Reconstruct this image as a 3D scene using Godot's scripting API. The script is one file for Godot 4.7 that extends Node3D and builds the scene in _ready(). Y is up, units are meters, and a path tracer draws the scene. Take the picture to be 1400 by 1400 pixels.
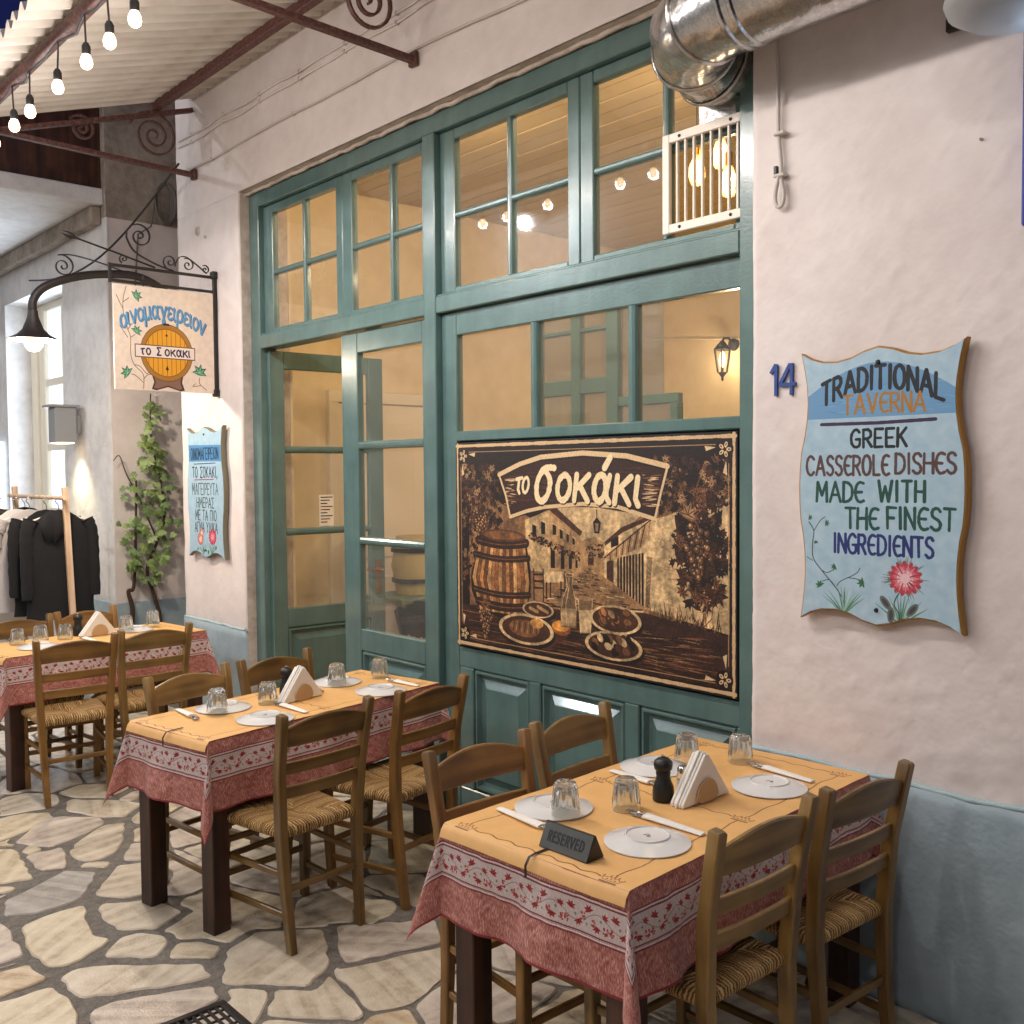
extends Node3D
# A taverna front in a covered alley at dusk: y up, metres. The plastered facade is the plane z = 0,
# the street lies at z > 0, x runs along the facade; the camera stands at x = 0.
var M := {}
var T := {}
var taken := {}
var rng := RandomNumberGenerator.new()

class MB:
	var v := PackedVector3Array()
	var n := PackedVector3Array()
	var t := PackedVector2Array()

	func tri(a: Vector3, b: Vector3, c: Vector3, ua := Vector2.ZERO, ub := Vector2.ZERO, uc := Vector2.ZERO) -> void:
		var k := (b - a).cross(c - a)
		if k.length_squared() < 1e-18:
			return
		k = k.normalized()
		trin(a, b, c, k, k, k, ua, ub, uc)

	func trin(a: Vector3, b: Vector3, c: Vector3, na: Vector3, nb: Vector3, nc: Vector3, ua := Vector2.ZERO, ub := Vector2.ZERO, uc := Vector2.ZERO) -> void:
		v.append(a); v.append(c); v.append(b)
		n.append(na); n.append(nc); n.append(nb)
		t.append(ua); t.append(uc); t.append(ub)

	func quad(a: Vector3, b: Vector3, c: Vector3, d: Vector3) -> void:
		tri(a, b, c)
		tri(a, c, d)

	func quaduv(a: Vector3, b: Vector3, c: Vector3, d: Vector3, r := Rect2(0, 0, 1, 1)) -> void:
		# a lower left, b lower right, c upper right, d upper left; v runs down the picture
		var e := r.end
		tri(a, b, c, Vector2(r.position.x, e.y), e, Vector2(e.x, r.position.y))
		tri(a, c, d, Vector2(r.position.x, e.y), Vector2(e.x, r.position.y), r.position)

	func oquad(a: Vector3, b: Vector3, c: Vector3, d: Vector3, ctr: Vector3) -> void:
		var k := (b - a).cross(c - a) + (c - a).cross(d - a)
		if k.dot((a + b + c + d) / 4.0 - ctr) < 0.0:
			quad(a, d, c, b)
		else:
			quad(a, b, c, d)

	func box(c: Vector3, s: Vector3, bv := 0.003, xf := Transform3D()) -> void:
		var h := s * 0.5
		bv = minf(bv, minf(h.x, minf(h.y, h.z)) * 0.6)
		var ctr := xf * c
		var g := func(sx: float, sy: float, sz: float, ax: int) -> Vector3:
			var q := Vector3(sx * (h.x - (0.0 if ax == 0 else bv)), sy * (h.y - (0.0 if ax == 1 else bv)), sz * (h.z - (0.0 if ax == 2 else bv)))
			return xf * (c + q)
		for s1 in [-1.0, 1.0]:
			oquad(g.call(s1, -1, -1, 0), g.call(s1, 1, -1, 0), g.call(s1, 1, 1, 0), g.call(s1, -1, 1, 0), ctr)
			oquad(g.call(-1, s1, -1, 1), g.call(1, s1, -1, 1), g.call(1, s1, 1, 1), g.call(-1, s1, 1, 1), ctr)
			oquad(g.call(-1, -1, s1, 2), g.call(1, -1, s1, 2), g.call(1, 1, s1, 2), g.call(-1, 1, s1, 2), ctr)
			if bv > 0.0:
				for s2 in [-1.0, 1.0]:
					oquad(g.call(s1, s2, -1, 0), g.call(s1, s2, 1, 0), g.call(s1, s2, 1, 1), g.call(s1, s2, -1, 1), ctr)
					oquad(g.call(s1, -1, s2, 0), g.call(s1, 1, s2, 0), g.call(s1, 1, s2, 2), g.call(s1, -1, s2, 2), ctr)
					oquad(g.call(-1, s1, s2, 1), g.call(1, s1, s2, 1), g.call(1, s1, s2, 2), g.call(-1, s1, s2, 2), ctr)
					for s3 in [-1.0, 1.0]:
						var a: Vector3 = g.call(s1, s2, s3, 0)
						var b: Vector3 = g.call(s1, s2, s3, 1)
						var d: Vector3 = g.call(s1, s2, s3, 2)
						if (b - a).cross(d - a).dot(a - ctr) < 0.0:
							tri(a, d, b)
						else:
							tri(a, b, d)

	func span(lo: Vector3, hi: Vector3, bv := 0.003, xf := Transform3D()) -> void:
		box((lo + hi) * 0.5, hi - lo, bv, xf)

	func loft(rings: Array, round_ := false, caps := true) -> void:
		# rings of equal length; sharp between sides unless round_, smooth along
		var m: int = rings[0].size()
		var k: int = rings.size()
		var ctr := []
		for r in rings:
			var s := Vector3.ZERO
			for p in r:
				s += p
			ctr.append(s / m)
		var nm := []
		for i in k - 1:
			var row := []
			for j in m:
				var a: Vector3 = rings[i][j]
				var b: Vector3 = rings[i][(j + 1) % m]
				var c: Vector3 = rings[i + 1][(j + 1) % m]
				var d: Vector3 = rings[i + 1][j]
				var q := (c - a).cross(d - b)
				if q.dot((a + b + c + d) / 4.0 - (ctr[i] + ctr[i + 1]) / 2.0) < 0.0:
					q = -q
				row.append(q.normalized())
			nm.append(row)
		for i in k - 1:
			for j in m:
				var j2 := (j + 1) % m
				var n0: Vector3 = nm[maxi(i - 1, 0)][j] + nm[i][j]
				var n1: Vector3 = nm[i][j] + nm[mini(i + 1, k - 2)][j]
				var na := n0
				var nb := n0
				var nc := n1
				var nd := n1
				if round_:
					var jm := (j + m - 1) % m
					na = n0 + nm[maxi(i - 1, 0)][jm] + nm[i][jm]
					nb = n0 + nm[maxi(i - 1, 0)][j2] + nm[i][j2]
					nc = n1 + nm[i][j2] + nm[mini(i + 1, k - 2)][j2]
					nd = n1 + nm[i][jm] + nm[mini(i + 1, k - 2)][jm]
				var a: Vector3 = rings[i][j]
				var b: Vector3 = rings[i][j2]
				var c: Vector3 = rings[i + 1][j2]
				var d: Vector3 = rings[i + 1][j]
				na = na.normalized(); nb = nb.normalized(); nc = nc.normalized(); nd = nd.normalized()
				if (b - a).cross(c - a).dot(nm[i][j]) + (c - a).cross(d - a).dot(nm[i][j]) < 0.0:
					trin(a, c, b, na, nc, nb)
					trin(a, d, c, na, nd, nc)
				else:
					trin(a, b, c, na, nb, nc)
					trin(a, c, d, na, nc, nd)
		if caps:
			for e in [0, k - 1]:
				var out: Vector3 = ctr[e] - ctr[1 if e == 0 else k - 2]
				for j in m:
					var a: Vector3 = rings[e][j]
					var b: Vector3 = rings[e][(j + 1) % m]
					if (a - ctr[e]).cross(b - ctr[e]).dot(out) < 0.0:
						tri(ctr[e], b, a)
					else:
						tri(ctr[e], a, b)

	func tube(pts: Array, r, sides := 8, caps := true) -> void:
		var rings := []
		var up := Vector3.ZERO
		for i in pts.size():
			var d: Vector3 = (pts[mini(i + 1, pts.size() - 1)] - pts[maxi(i - 1, 0)]).normalized()
			if up == Vector3.ZERO:
				up = d.cross(Vector3.UP if absf(d.y) < 0.9 else Vector3.RIGHT).normalized()
			up = (up - d * up.dot(d)).normalized()
			var w := d.cross(up)
			var ring := []
			var rr: float = r[i] if r is Array else r
			for j in sides:
				var a := TAU * j / sides
				ring.append(pts[i] + (up * cos(a) + w * sin(a)) * rr)
			rings.append(ring)
		loft(rings, true, caps)

	func sweep(pts: Array, cross_: Array, xa: Vector3, scl = null) -> void:
		# cross_: Array of Vector2 laid on xa and on the direction across both xa and the path
		var rings := []
		for i in pts.size():
			var d: Vector3 = (pts[mini(i + 1, pts.size() - 1)] - pts[maxi(i - 1, 0)]).normalized()
			var y := d.cross(xa).normalized()
			var x := y.cross(d).normalized()
			var k = Vector2.ONE if scl == null else (scl[i] if scl[i] is Vector2 else Vector2(scl[i], scl[i]))
			var ring := []
			for q in cross_:
				ring.append(pts[i] + x * q.x * k.x + y * q.y * k.y)
			rings.append(ring)
		loft(rings, false, true)

	func lathe(prof: Array, seg := 24, xf := Transform3D(), flute := 0.0, nf := 0, f0 := -1.0, f1 := -1.0) -> void:
		var k := prof.size()
		var nn := []
		for i in k - 1:
			var d: Vector2 = prof[i + 1] - prof[i]
			nn.append(Vector2(d.y, -d.x).normalized())
		for i in k - 1:
			var q0: Vector2 = nn[i]
			var q1: Vector2 = nn[i]
			if i > 0 and nn[i - 1].dot(nn[i]) > 0.7:
				q0 = (nn[i - 1] + nn[i]).normalized()
			if i < k - 2 and nn[i + 1].dot(nn[i]) > 0.7:
				q1 = (nn[i + 1] + nn[i]).normalized()
			for j in seg:
				var a0 := TAU * j / seg
				var a1 := TAU * (j + 1) / seg
				var pt := func(p: Vector2, a: float) -> Vector3:
					var rr := p.x
					if nf > 0 and p.y >= f0 and p.y <= f1:
						rr *= 1.0 + flute * cos(a * nf)
					return xf * Vector3(cos(a) * rr, p.y, sin(a) * rr)
				var nv := func(q: Vector2, a: float, p: Vector2) -> Vector3:
					var r := Vector3(cos(a) * q.x, q.y, sin(a) * q.x)
					if nf > 0 and p.y >= f0 and p.y <= f1:
						r += Vector3(-sin(a), 0, cos(a)) * (flute * nf * sin(a * nf)) * q.x
					return (xf.basis * r).normalized()
				var A: Vector3 = pt.call(prof[i], a0)
				var B: Vector3 = pt.call(prof[i], a1)
				var C: Vector3 = pt.call(prof[i + 1], a1)
				var D: Vector3 = pt.call(prof[i + 1], a0)
				var na: Vector3 = nv.call(q0, a0, prof[i])
				var nb: Vector3 = nv.call(q0, a1, prof[i])
				var nc: Vector3 = nv.call(q1, a1, prof[i + 1])
				var nd: Vector3 = nv.call(q1, a0, prof[i + 1])
				trin(A, D, C, na, nd, nc)
				if prof[i].x > 1e-6:
					trin(A, C, B, na, nc, nb)

	func prism(poly: PackedVector2Array, z0: float, z1: float, xf := Transform3D(), bv := 0.0, uvr := Rect2()) -> void:
		# poly in x, y; front at z1 with an optional chamfer
		if Geometry2D.is_polygon_clockwise(poly):
			poly = poly.duplicate()
			poly.reverse()
		var m := poly.size()
		var inn := poly
		if bv > 0.0:
			inn = PackedVector2Array()
			for i in m:
				var e0 := (poly[i] - poly[(i + m - 1) % m]).normalized()
				var e1 := (poly[(i + 1) % m] - poly[i]).normalized()
				var nn := Vector2(-e0.y, e0.x) + Vector2(-e1.y, e1.x)
				inn.append(poly[i] + nn.normalized() * bv / maxf(0.5, nn.length() * 0.5))
		var ix := Geometry2D.triangulate_polygon(inn)
		if ix.is_empty():
			inn = poly
			ix = Geometry2D.triangulate_polygon(inn)
		var f := func(p: Vector2, z: float) -> Vector3: return xf * Vector3(p.x, p.y, z)
		var u := func(p: Vector2) -> Vector2:
			return Vector2.ZERO if uvr.size == Vector2.ZERO else Vector2((p.x - uvr.position.x) / uvr.size.x, 1.0 - (p.y - uvr.position.y) / uvr.size.y)
		for i in range(0, ix.size(), 3):
			var a := inn[ix[i]]
			var b := inn[ix[i + 1]]
			var c := inn[ix[i + 2]]
			if (b - a).cross(c - a) < 0.0:
				var q := b
				b = c
				c = q
			tri(f.call(a, z1), f.call(b, z1), f.call(c, z1), u.call(a), u.call(b), u.call(c))
		var ib := Geometry2D.triangulate_polygon(poly)
		for i in range(0, ib.size(), 3):
			var a := poly[ib[i]]
			var b := poly[ib[i + 1]]
			var c := poly[ib[i + 2]]
			if (b - a).cross(c - a) > 0.0:
				var q := b
				b = c
				c = q
			tri(f.call(a, z0), f.call(b, z0), f.call(c, z0))
		for i in m:
			var j := (i + 1) % m
			quad(f.call(poly[i], z0), f.call(poly[j], z0), f.call(poly[j], z1 - bv), f.call(poly[i], z1 - bv))
			if bv > 0.0:
				quad(f.call(poly[i], z1 - bv), f.call(poly[j], z1 - bv), f.call(inn[j], z1), f.call(inn[i], z1))

	func grid(nx: int, ny: int, fn: Callable, uf = null) -> void:
		var p := []
		for j in ny + 1:
			for i in nx + 1:
				p.append(fn.call(float(i) / nx, float(j) / ny))
		var w := nx + 1
		var nr := []
		for j in ny + 1:
			for i in nx + 1:
				var dx: Vector3 = p[j * w + mini(i + 1, nx)] - p[j * w + maxi(i - 1, 0)]
				var dy: Vector3 = p[mini(j + 1, ny) * w + i] - p[maxi(j - 1, 0) * w + i]
				nr.append(dx.cross(dy).normalized())
		for j in ny:
			for i in nx:
				var a := j * w + i
				var ids := [a, a + 1, a + w + 1, a + w]
				var us := [Vector2.ZERO, Vector2.ZERO, Vector2.ZERO, Vector2.ZERO]
				if uf != null:
					us = [uf.call(float(i) / nx, float(j) / ny), uf.call(float(i + 1) / nx, float(j) / ny), uf.call(float(i + 1) / nx, float(j + 1) / ny), uf.call(float(i) / nx, float(j + 1) / ny)]
				trin(p[ids[0]], p[ids[1]], p[ids[2]], nr[ids[0]], nr[ids[1]], nr[ids[2]], us[0], us[1], us[2])
				trin(p[ids[0]], p[ids[2]], p[ids[3]], nr[ids[0]], nr[ids[2]], nr[ids[3]], us[0], us[2], us[3])

	func mesh() -> ArrayMesh:
		var a := []
		a.resize(Mesh.ARRAY_MAX)
		a[Mesh.ARRAY_VERTEX] = v
		a[Mesh.ARRAY_NORMAL] = n
		a[Mesh.ARRAY_TEX_UV] = t
		var m := ArrayMesh.new()
		m.add_surface_from_arrays(Mesh.PRIMITIVE_TRIANGLES, a)
		return m

func numbered(called: String) -> String:
	var k: int = taken.get(called, 0)
	taken[called] = k + 1
	return called if k == 0 else "%s_%03d" % [called, k]

func put(called: String, mb, material: Material, parent: Node = null) -> MeshInstance3D:
	var o := MeshInstance3D.new()
	o.mesh = mb.mesh() if mb is MB else mb
	o.material_override = material
	if parent == null:
		o.name = numbered(called)
		add_child(o)
	else:
		o.name = called
		parent.add_child(o, true)
	return o

func tag(o: Node, label := "", category := "", group := "", kind := "") -> Node:
	if label: o.set_meta("label", label)
	if category: o.set_meta("category", category)
	if group: o.set_meta("group", group)
	if kind: o.set_meta("kind", kind)
	return o

func thing(called: String, label: String, category: String, at := Vector3.ZERO, turn := 0.0, group := "") -> Node3D:
	var o := Node3D.new()
	o.name = numbered(called)
	add_child(o)
	o.position = at
	o.rotation.y = deg_to_rad(turn)
	tag(o, label, category, group)
	return o

func copy(src: Node3D, called: String, label: String, at: Vector3, turn := 0.0) -> Node3D:
	var o: Node3D = src.duplicate()
	o.name = numbered(called)
	add_child(o)
	o.position = at
	o.rotation.y = deg_to_rad(turn)
	o.set_meta("label", label)
	return o

func down_light(parent: Node3D, at: Vector3, energy: float, color: Color, size := 0.03, half := 89.0) -> SpotLight3D:
	var l := SpotLight3D.new()
	l.name = "glow"
	l.light_color = color
	l.light_energy = energy
	l.light_size = size
	l.spot_range = 30.0
	l.spot_attenuation = 2.0
	l.spot_angle = half
	l.spot_angle_attenuation = 0.6
	l.shadow_enabled = true
	parent.add_child(l, true)
	l.position = at
	l.rotation_degrees = Vector3(-90, 0, 0)
	return l

func bulb_light(parent: Node3D, at: Vector3, energy: float, color: Color, size := 0.03) -> OmniLight3D:
	var l := OmniLight3D.new()
	l.name = "glow"
	l.light_color = color
	l.light_energy = energy
	l.light_size = size
	l.omni_range = 30.0
	l.omni_attenuation = 2.0
	l.shadow_enabled = true
	parent.add_child(l, true)
	l.position = at
	return l

# ---------- textures ----------
func nb(seed_: int, freq: float, w := 512, h := 512, octaves := 4, kind := FastNoiseLite.TYPE_SIMPLEX_SMOOTH) -> PackedByteArray:
	var f := FastNoiseLite.new()
	f.seed = seed_
	f.frequency = freq
	f.noise_type = kind
	f.fractal_octaves = octaves
	var im := f.get_seamless_image(w, h)
	im.convert(Image.FORMAT_L8)
	return im.get_data()

func stretched(seed_: int, freq: float, w: int, h: int, sw: int, sh: int, octaves := 4) -> PackedByteArray:
	var f := FastNoiseLite.new()
	f.seed = seed_
	f.frequency = freq
	f.fractal_octaves = octaves
	var im := f.get_seamless_image(sw, sh)
	im.convert(Image.FORMAT_L8)
	im.resize(w, h, Image.INTERPOLATE_CUBIC)
	return im.get_data()

func blend(a: PackedByteArray, b: PackedByteArray, k: float) -> PackedByteArray:
	var o := PackedByteArray()
	o.resize(a.size())
	for i in a.size():
		o[i] = clampi(int(a[i] * (1.0 - k) + b[i] * k), 0, 255)
	return o

func ramp(b: PackedByteArray, w: int, h: int, stops: Array) -> ImageTexture:
	var g := Gradient.new()
	var of := PackedFloat32Array()
	var cs := PackedColorArray()
	for s in stops:
		of.append(s[0])
		cs.append(s[1])
	g.offsets = of
	g.colors = cs
	var lut := []
	for i in 256:
		var c := g.sample(i / 255.0)
		lut.append([c.r8, c.g8, c.b8])
	var o := PackedByteArray()
	o.resize(w * h * 3)
	for i in w * h:
		var c: Array = lut[b[i]]
		o[i * 3] = c[0]
		o[i * 3 + 1] = c[1]
		o[i * 3 + 2] = c[2]
	var im := Image.create_from_data(w, h, false, Image.FORMAT_RGB8, o)
	return ImageTexture.create_from_image(im)

func gray(b: PackedByteArray, w: int, h: int) -> ImageTexture:
	return ImageTexture.create_from_image(Image.create_from_data(w, h, false, Image.FORMAT_L8, b))

func mt(called: String, color: Color, rough := 0.7, o := {}) -> StandardMaterial3D:
	var m := StandardMaterial3D.new()
	m.resource_name = called
	m.albedo_color = color
	m.roughness = rough
	m.metallic = o.get("metal", 0.0)
	if o.has("tex"):
		m.albedo_texture = o.tex
	if o.has("bump"):
		m.heightmap_enabled = true
		m.heightmap_texture = o.bump
		m.heightmap_scale = o.get("relief", 0.2)
	if o.has("rtex"):
		m.roughness_texture = o.rtex
	if o.has("tile"):
		m.uv1_triplanar = true
		m.uv1_world_triplanar = o.get("world", true)
		m.uv1_scale = o.tile if o.tile is Vector3 else Vector3.ONE * o.tile
		m.uv1_triplanar_sharpness = 4.0
	if o.has("coat"):
		m.clearcoat_enabled = true
		m.clearcoat = o.coat
		m.clearcoat_roughness = o.get("coat_rough", 0.15)
	if o.has("emit"):
		m.emission_enabled = true
		m.emission = o.emit
		m.emission_energy_multiplier = o.get("power", 1.0)
	if o.has("alpha"):
		m.transparency = BaseMaterial3D.TRANSPARENCY_ALPHA
		m.albedo_color.a = o.alpha
	if o.has("back"):
		m.backlight_enabled = true
		m.backlight = o.back
	if o.has("glass"):
		m.refraction_enabled = true
		m.refraction_scale = 0.05
	if o.has("sheen"):
		m.rim_enabled = true
		m.rim = o.sheen
	M[called] = m
	return m

func s8(r: int, g: int, b: int) -> Color:
	return Color8(r, g, b)

# ---------- painting of prints and hand-lettered signs ----------
class Painter:
	var im: Image
	var w: int
	var h: int
	var k := 1.0

	func _init(w_: int, h_: int, bg: Color, scale := 1.0) -> void:
		w = w_; h = h_; k = scale
		im = Image.create(w, h, false, Image.FORMAT_RGB8)
		im.fill(bg)

	func poly(p: Array, c: Color) -> void:
		var y0 := 1e9
		var y1 := -1e9
		for q in p:
			y0 = minf(y0, q.y * k); y1 = maxf(y1, q.y * k)
		var m := p.size()
		for y in range(maxi(0, int(y0)), mini(h - 1, int(y1) + 1) + 1):
			var yc := y + 0.5
			var xs := []
			for i in m:
				var a: Vector2 = p[i] * k
				var b: Vector2 = p[(i + 1) % m] * k
				if (a.y <= yc) != (b.y <= yc):
					xs.append(a.x + (yc - a.y) / (b.y - a.y) * (b.x - a.x))
			xs.sort()
			for i in range(0, xs.size() - 1, 2):
				var x0 := int(round(xs[i]))
				var x1 := int(round(xs[i + 1]))
				if x1 > x0:
					im.fill_rect(Rect2i(x0, y, x1 - x0, 1), c)

	func ell(cx: float, cy: float, rx: float, ry: float, c: Color, rot := 0.0, wob := 0.0) -> void:
		var p := []
		for i in 28:
			var a := TAU * i / 28.0
			var s := 1.0 + wob * sin(a * 5.0 + cx)
			p.append(Vector2(cx, cy) + Vector2(cos(a) * rx * s, sin(a) * ry * s).rotated(rot))
		poly(p, c)

	func line(p: Array, wd, c: Color) -> void:
		for i in p.size():
			var r: float = (wd[i] if wd is Array else wd) * 0.5
			if r * k > 1.2:
				var q := []
				for j in 10:
					q.append(p[i] + Vector2(r, 0).rotated(TAU * j / 10.0))
				poly(q, c)
			if i + 1 < p.size():
				var d: Vector2 = (p[i + 1] - p[i]).normalized().orthogonal()
				var r2: float = (wd[i + 1] if wd is Array else wd) * 0.5
				var rr := maxf(r, 0.55 / k)
				r2 = maxf(r2, 0.55 / k)
				poly([p[i] + d * rr, p[i + 1] + d * r2, p[i + 1] - d * r2, p[i] - d * rr], c)

	func leaf(c: Vector2, r: float, rot: float, a: Color, b: Color) -> void:
		# a lobed vine leaf with veins
		var o := [[0.0, 1.0], [0.12, 0.55], [0.3, 0.95], [0.42, 0.5], [0.62, 0.85], [0.8, 0.35], [1.0, 0.25]]
		var p := []
		for q in o:
			p.append(c + (Vector2(0, -q[1] * r)).rotated(q[0] * 2.7 + rot))
		for i in range(o.size() - 1, 0, -1):
			p.append(c + (Vector2(0, -o[i][1] * r)).rotated(-o[i][0] * 2.7 + rot))
		poly(p, a)
		for d in [0.0, 0.8, -0.8, 1.65, -1.65]:
			line([c, c + Vector2(0, -0.7 * r).rotated(d + rot)], r * 0.08, b)

	func tex() -> ImageTexture:
		return ImageTexture.create_from_image(im)

const CURVY := "CDGOSϵοιμαγερσάτφ"
const FONT := {
	"A": [0.6, [0, 1, 0.3, 0, 0.6, 1], [0.12, 0.65, 0.49, 0.65]],
	"C": [0.52, [0.52, 0.15, 0.36, 0, 0.18, 0.03, 0.04, 0.22, 0, 0.5, 0.05, 0.8, 0.2, 0.98, 0.36, 1, 0.52, 0.86]],
	"D": [0.5, [0, 0, 0, 1], [0, 0, 0.25, 0.03, 0.45, 0.22, 0.5, 0.5, 0.45, 0.78, 0.25, 0.97, 0, 1]],
	"E": [0.44, [0.44, 0, 0, 0, 0, 1, 0.44, 1], [0, 0.5, 0.36, 0.5]],
	"ϵ": [0.44, [0.46, 0.06, 0.25, 0, 0.08, 0.15, 0, 0.5, 0.08, 0.85, 0.25, 1, 0.46, 0.94], [0.02, 0.5, 0.34, 0.5]],
	"F": [0.42, [0.44, 0, 0, 0, 0, 1], [0, 0.5, 0.34, 0.5]],
	"G": [0.52, [0.5, 0.15, 0.35, 0, 0.18, 0.03, 0.04, 0.25, 0, 0.5, 0.05, 0.8, 0.2, 0.98, 0.4, 0.98, 0.51, 0.85, 0.52, 0.56], [0.3, 0.55, 0.52, 0.55]],
	"H": [0.48, [0, 0, 0, 1], [0.48, 0, 0.48, 1], [0, 0.5, 0.48, 0.5]],
	"I": [0.14, [0.07, 0, 0.07, 1]],
	"K": [0.46, [0, 0, 0, 1], [0.46, 0, 0.02, 0.55], [0.14, 0.42, 0.48, 1]],
	"L": [0.4, [0, 0, 0, 1, 0.4, 1]],
	"M": [0.62, [0, 1, 0.05, 0, 0.31, 0.7, 0.57, 0, 0.62, 1]],
	"N": [0.48, [0, 1, 0, 0, 0.48, 1, 0.48, 0]],
	"O": [0.54, [0.27, 0, 0.08, 0.13, 0, 0.5, 0.08, 0.87, 0.27, 1, 0.46, 0.87, 0.54, 0.5, 0.46, 0.13, 0.27, 0]],
	"P": [0.42, [0, 0, 0, 1], [0, 0.02, 0.28, 0.02, 0.42, 0.14, 0.43, 0.36, 0.3, 0.5, 0, 0.53]],
	"R": [0.46, [0, 0, 0, 1], [0, 0.02, 0.28, 0.02, 0.42, 0.14, 0.43, 0.36, 0.3, 0.5, 0, 0.53], [0.2, 0.53, 0.47, 1]],
	"S": [0.44, [0.43, 0.13, 0.3, 0, 0.12, 0.03, 0.03, 0.2, 0.1, 0.4, 0.35, 0.56, 0.44, 0.76, 0.36, 0.95, 0.18, 1, 0, 0.86]],
	"T": [0.5, [0, 0, 0.5, 0], [0.25, 0, 0.25, 1]],
	"V": [0.54, [0, 0, 0.27, 1, 0.54, 0]],
	"W": [0.72, [0, 0, 0.17, 1, 0.36, 0.25, 0.55, 1, 0.72, 0]],
	"Y": [0.5, [0, 0, 0.25, 0.5, 0.5, 0], [0.25, 0.5, 0.25, 1]],
	"Γ": [0.42, [0.44, 0, 0, 0, 0, 1]],
	"Π": [0.48, [0, 1, 0, 0, 0.48, 0, 0.48, 1]],
	"Λ": [0.54, [0, 1, 0.27, 0, 0.54, 1]],
	"Σ": [0.46, [0.46, 0, 0, 0, 0.28, 0.48, 0, 1, 0.48, 1]],
	"ο": [0.42, [0.21, 0.38, 0.05, 0.48, 0, 0.69, 0.06, 0.9, 0.21, 1, 0.36, 0.9, 0.42, 0.69, 0.36, 0.48, 0.21, 0.38]],
	"ι": [0.1, [0, 0.38, 0, 0.86, 0.1, 1]],
	"ν": [0.42, [0, 0.38, 0.21, 1, 0.42, 0.38]],
	"μ": [0.46, [0, 1.32, 0, 0.38], [0, 0.78, 0.12, 1, 0.28, 0.97, 0.4, 0.72], [0.4, 0.38, 0.4, 0.88, 0.48, 1]],
	"α": [0.5, [0.45, 0.38, 0.36, 0.8, 0.2, 1, 0.05, 0.88, 0, 0.68, 0.06, 0.45, 0.2, 0.37, 0.33, 0.5, 0.41, 0.85, 0.52, 1]],
	"ά": [0.5, [0.45, 0.38, 0.36, 0.8, 0.2, 1, 0.05, 0.88, 0, 0.68, 0.06, 0.45, 0.2, 0.37, 0.33, 0.5, 0.41, 0.85, 0.52, 1], [0.26, 0.2, 0.4, -0.05]],
	"γ": [0.48, [0, 0.4, 0.1, 0.4, 0.25, 0.92], [0.5, 0.38, 0.25, 0.95, 0.18, 1.25, 0.28, 1.36, 0.34, 1.2, 0.25, 0.95]],
	"ε": [0.38, [0.4, 0.45, 0.22, 0.37, 0.06, 0.45, 0.1, 0.62, 0.25, 0.66, 0.08, 0.71, 0.02, 0.88, 0.18, 1, 0.4, 0.92]],
	"ρ": [0.44, [0.02, 1.36, 0.02, 0.65, 0.15, 0.42, 0.32, 0.38, 0.44, 0.6, 0.4, 0.88, 0.22, 1, 0.03, 0.85]],
	"σ": [0.46, [0.52, 0.36, 0.22, 0.36, 0.03, 0.6, 0.06, 0.88, 0.22, 1, 0.4, 0.87, 0.43, 0.6, 0.26, 0.4]],
	"κ": [0.42, [0, 0.38, 0, 1], [0.4, 0.38, 0.05, 0.7], [0.14, 0.64, 0.44, 1]],
	"τ": [0.38, [0, 0.42, 0.4, 0.38], [0.2, 0.4, 0.18, 0.85, 0.3, 1]],
	"1": [0.2, [0, 0.28, 0.18, 0, 0.18, 1]],
	"4": [0.5, [0.4, 1, 0.4, 0], [0.36, 0.02, 0, 0.66, 0.55, 0.66]],
	" ": [0.28], ",": [0.1, [0.06, 0.9, 0, 1.15]],
}

func smooth_path(p: Array) -> Array:
	var o := []
	for i in p.size() - 1:
		var a: Vector2 = p[maxi(i - 1, 0)]
		var d: Vector2 = p[mini(i + 2, p.size() - 1)]
		if p[0].distance_to(p[p.size() - 1]) < 0.001:
			if i == 0: a = p[p.size() - 2]
			if i == p.size() - 2: d = p[1]
		for s in 5:
			o.append(p[i].cubic_interpolate(p[i + 1], a, d, s / 5.0))
	o.append(p[p.size() - 1])
	return o

func text_width(s: String, size: float, gap: float, narrow := 1.0) -> float:
	var x := 0.0
	for ch in s:
		x += (FONT[ch][0] * narrow + gap) * size
	return x - gap * size

func lettering(p: Painter, s: String, x: float, y: float, size: float, wd: float, c: Color, gap := 0.2, warp = null, narrow := 1.0, jit := 0.015) -> void:
	# strokes of a brush; y is the top of the capitals
	for ch in s:
		var g: Array = FONT[ch]
		for i in range(1, g.size()):
			var q := []
			for j in range(0, g[i].size(), 2):
				q.append(Vector2(g[i][j] * narrow, g[i][j + 1]))
			if q.size() > 3 and ch in CURVY:
				q = smooth_path(q)
			var o := []
			var ws := []
			for j in q.size():
				var r = Vector2(x, y) + (q[j] + Vector2(rng.randf_range(-jit, jit), rng.randf_range(-jit, jit)) * (0.3 if q.size() > 6 else 1.0)) * size
				o.append(warp.call(r) if warp != null else r)
				ws.append(wd * rng.randf_range(0.85, 1.12))
			p.line(o, ws, c)
		x += (g[0] * narrow + gap) * size

func centred(p: Painter, s: String, cx: float, y: float, size: float, wd: float, c: Color, gap := 0.2, warp = null, narrow := 1.0) -> void:
	lettering(p, s, cx - text_width(s, size, gap, narrow) / 2.0, y, size, wd, c, gap, warp, narrow)

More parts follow.
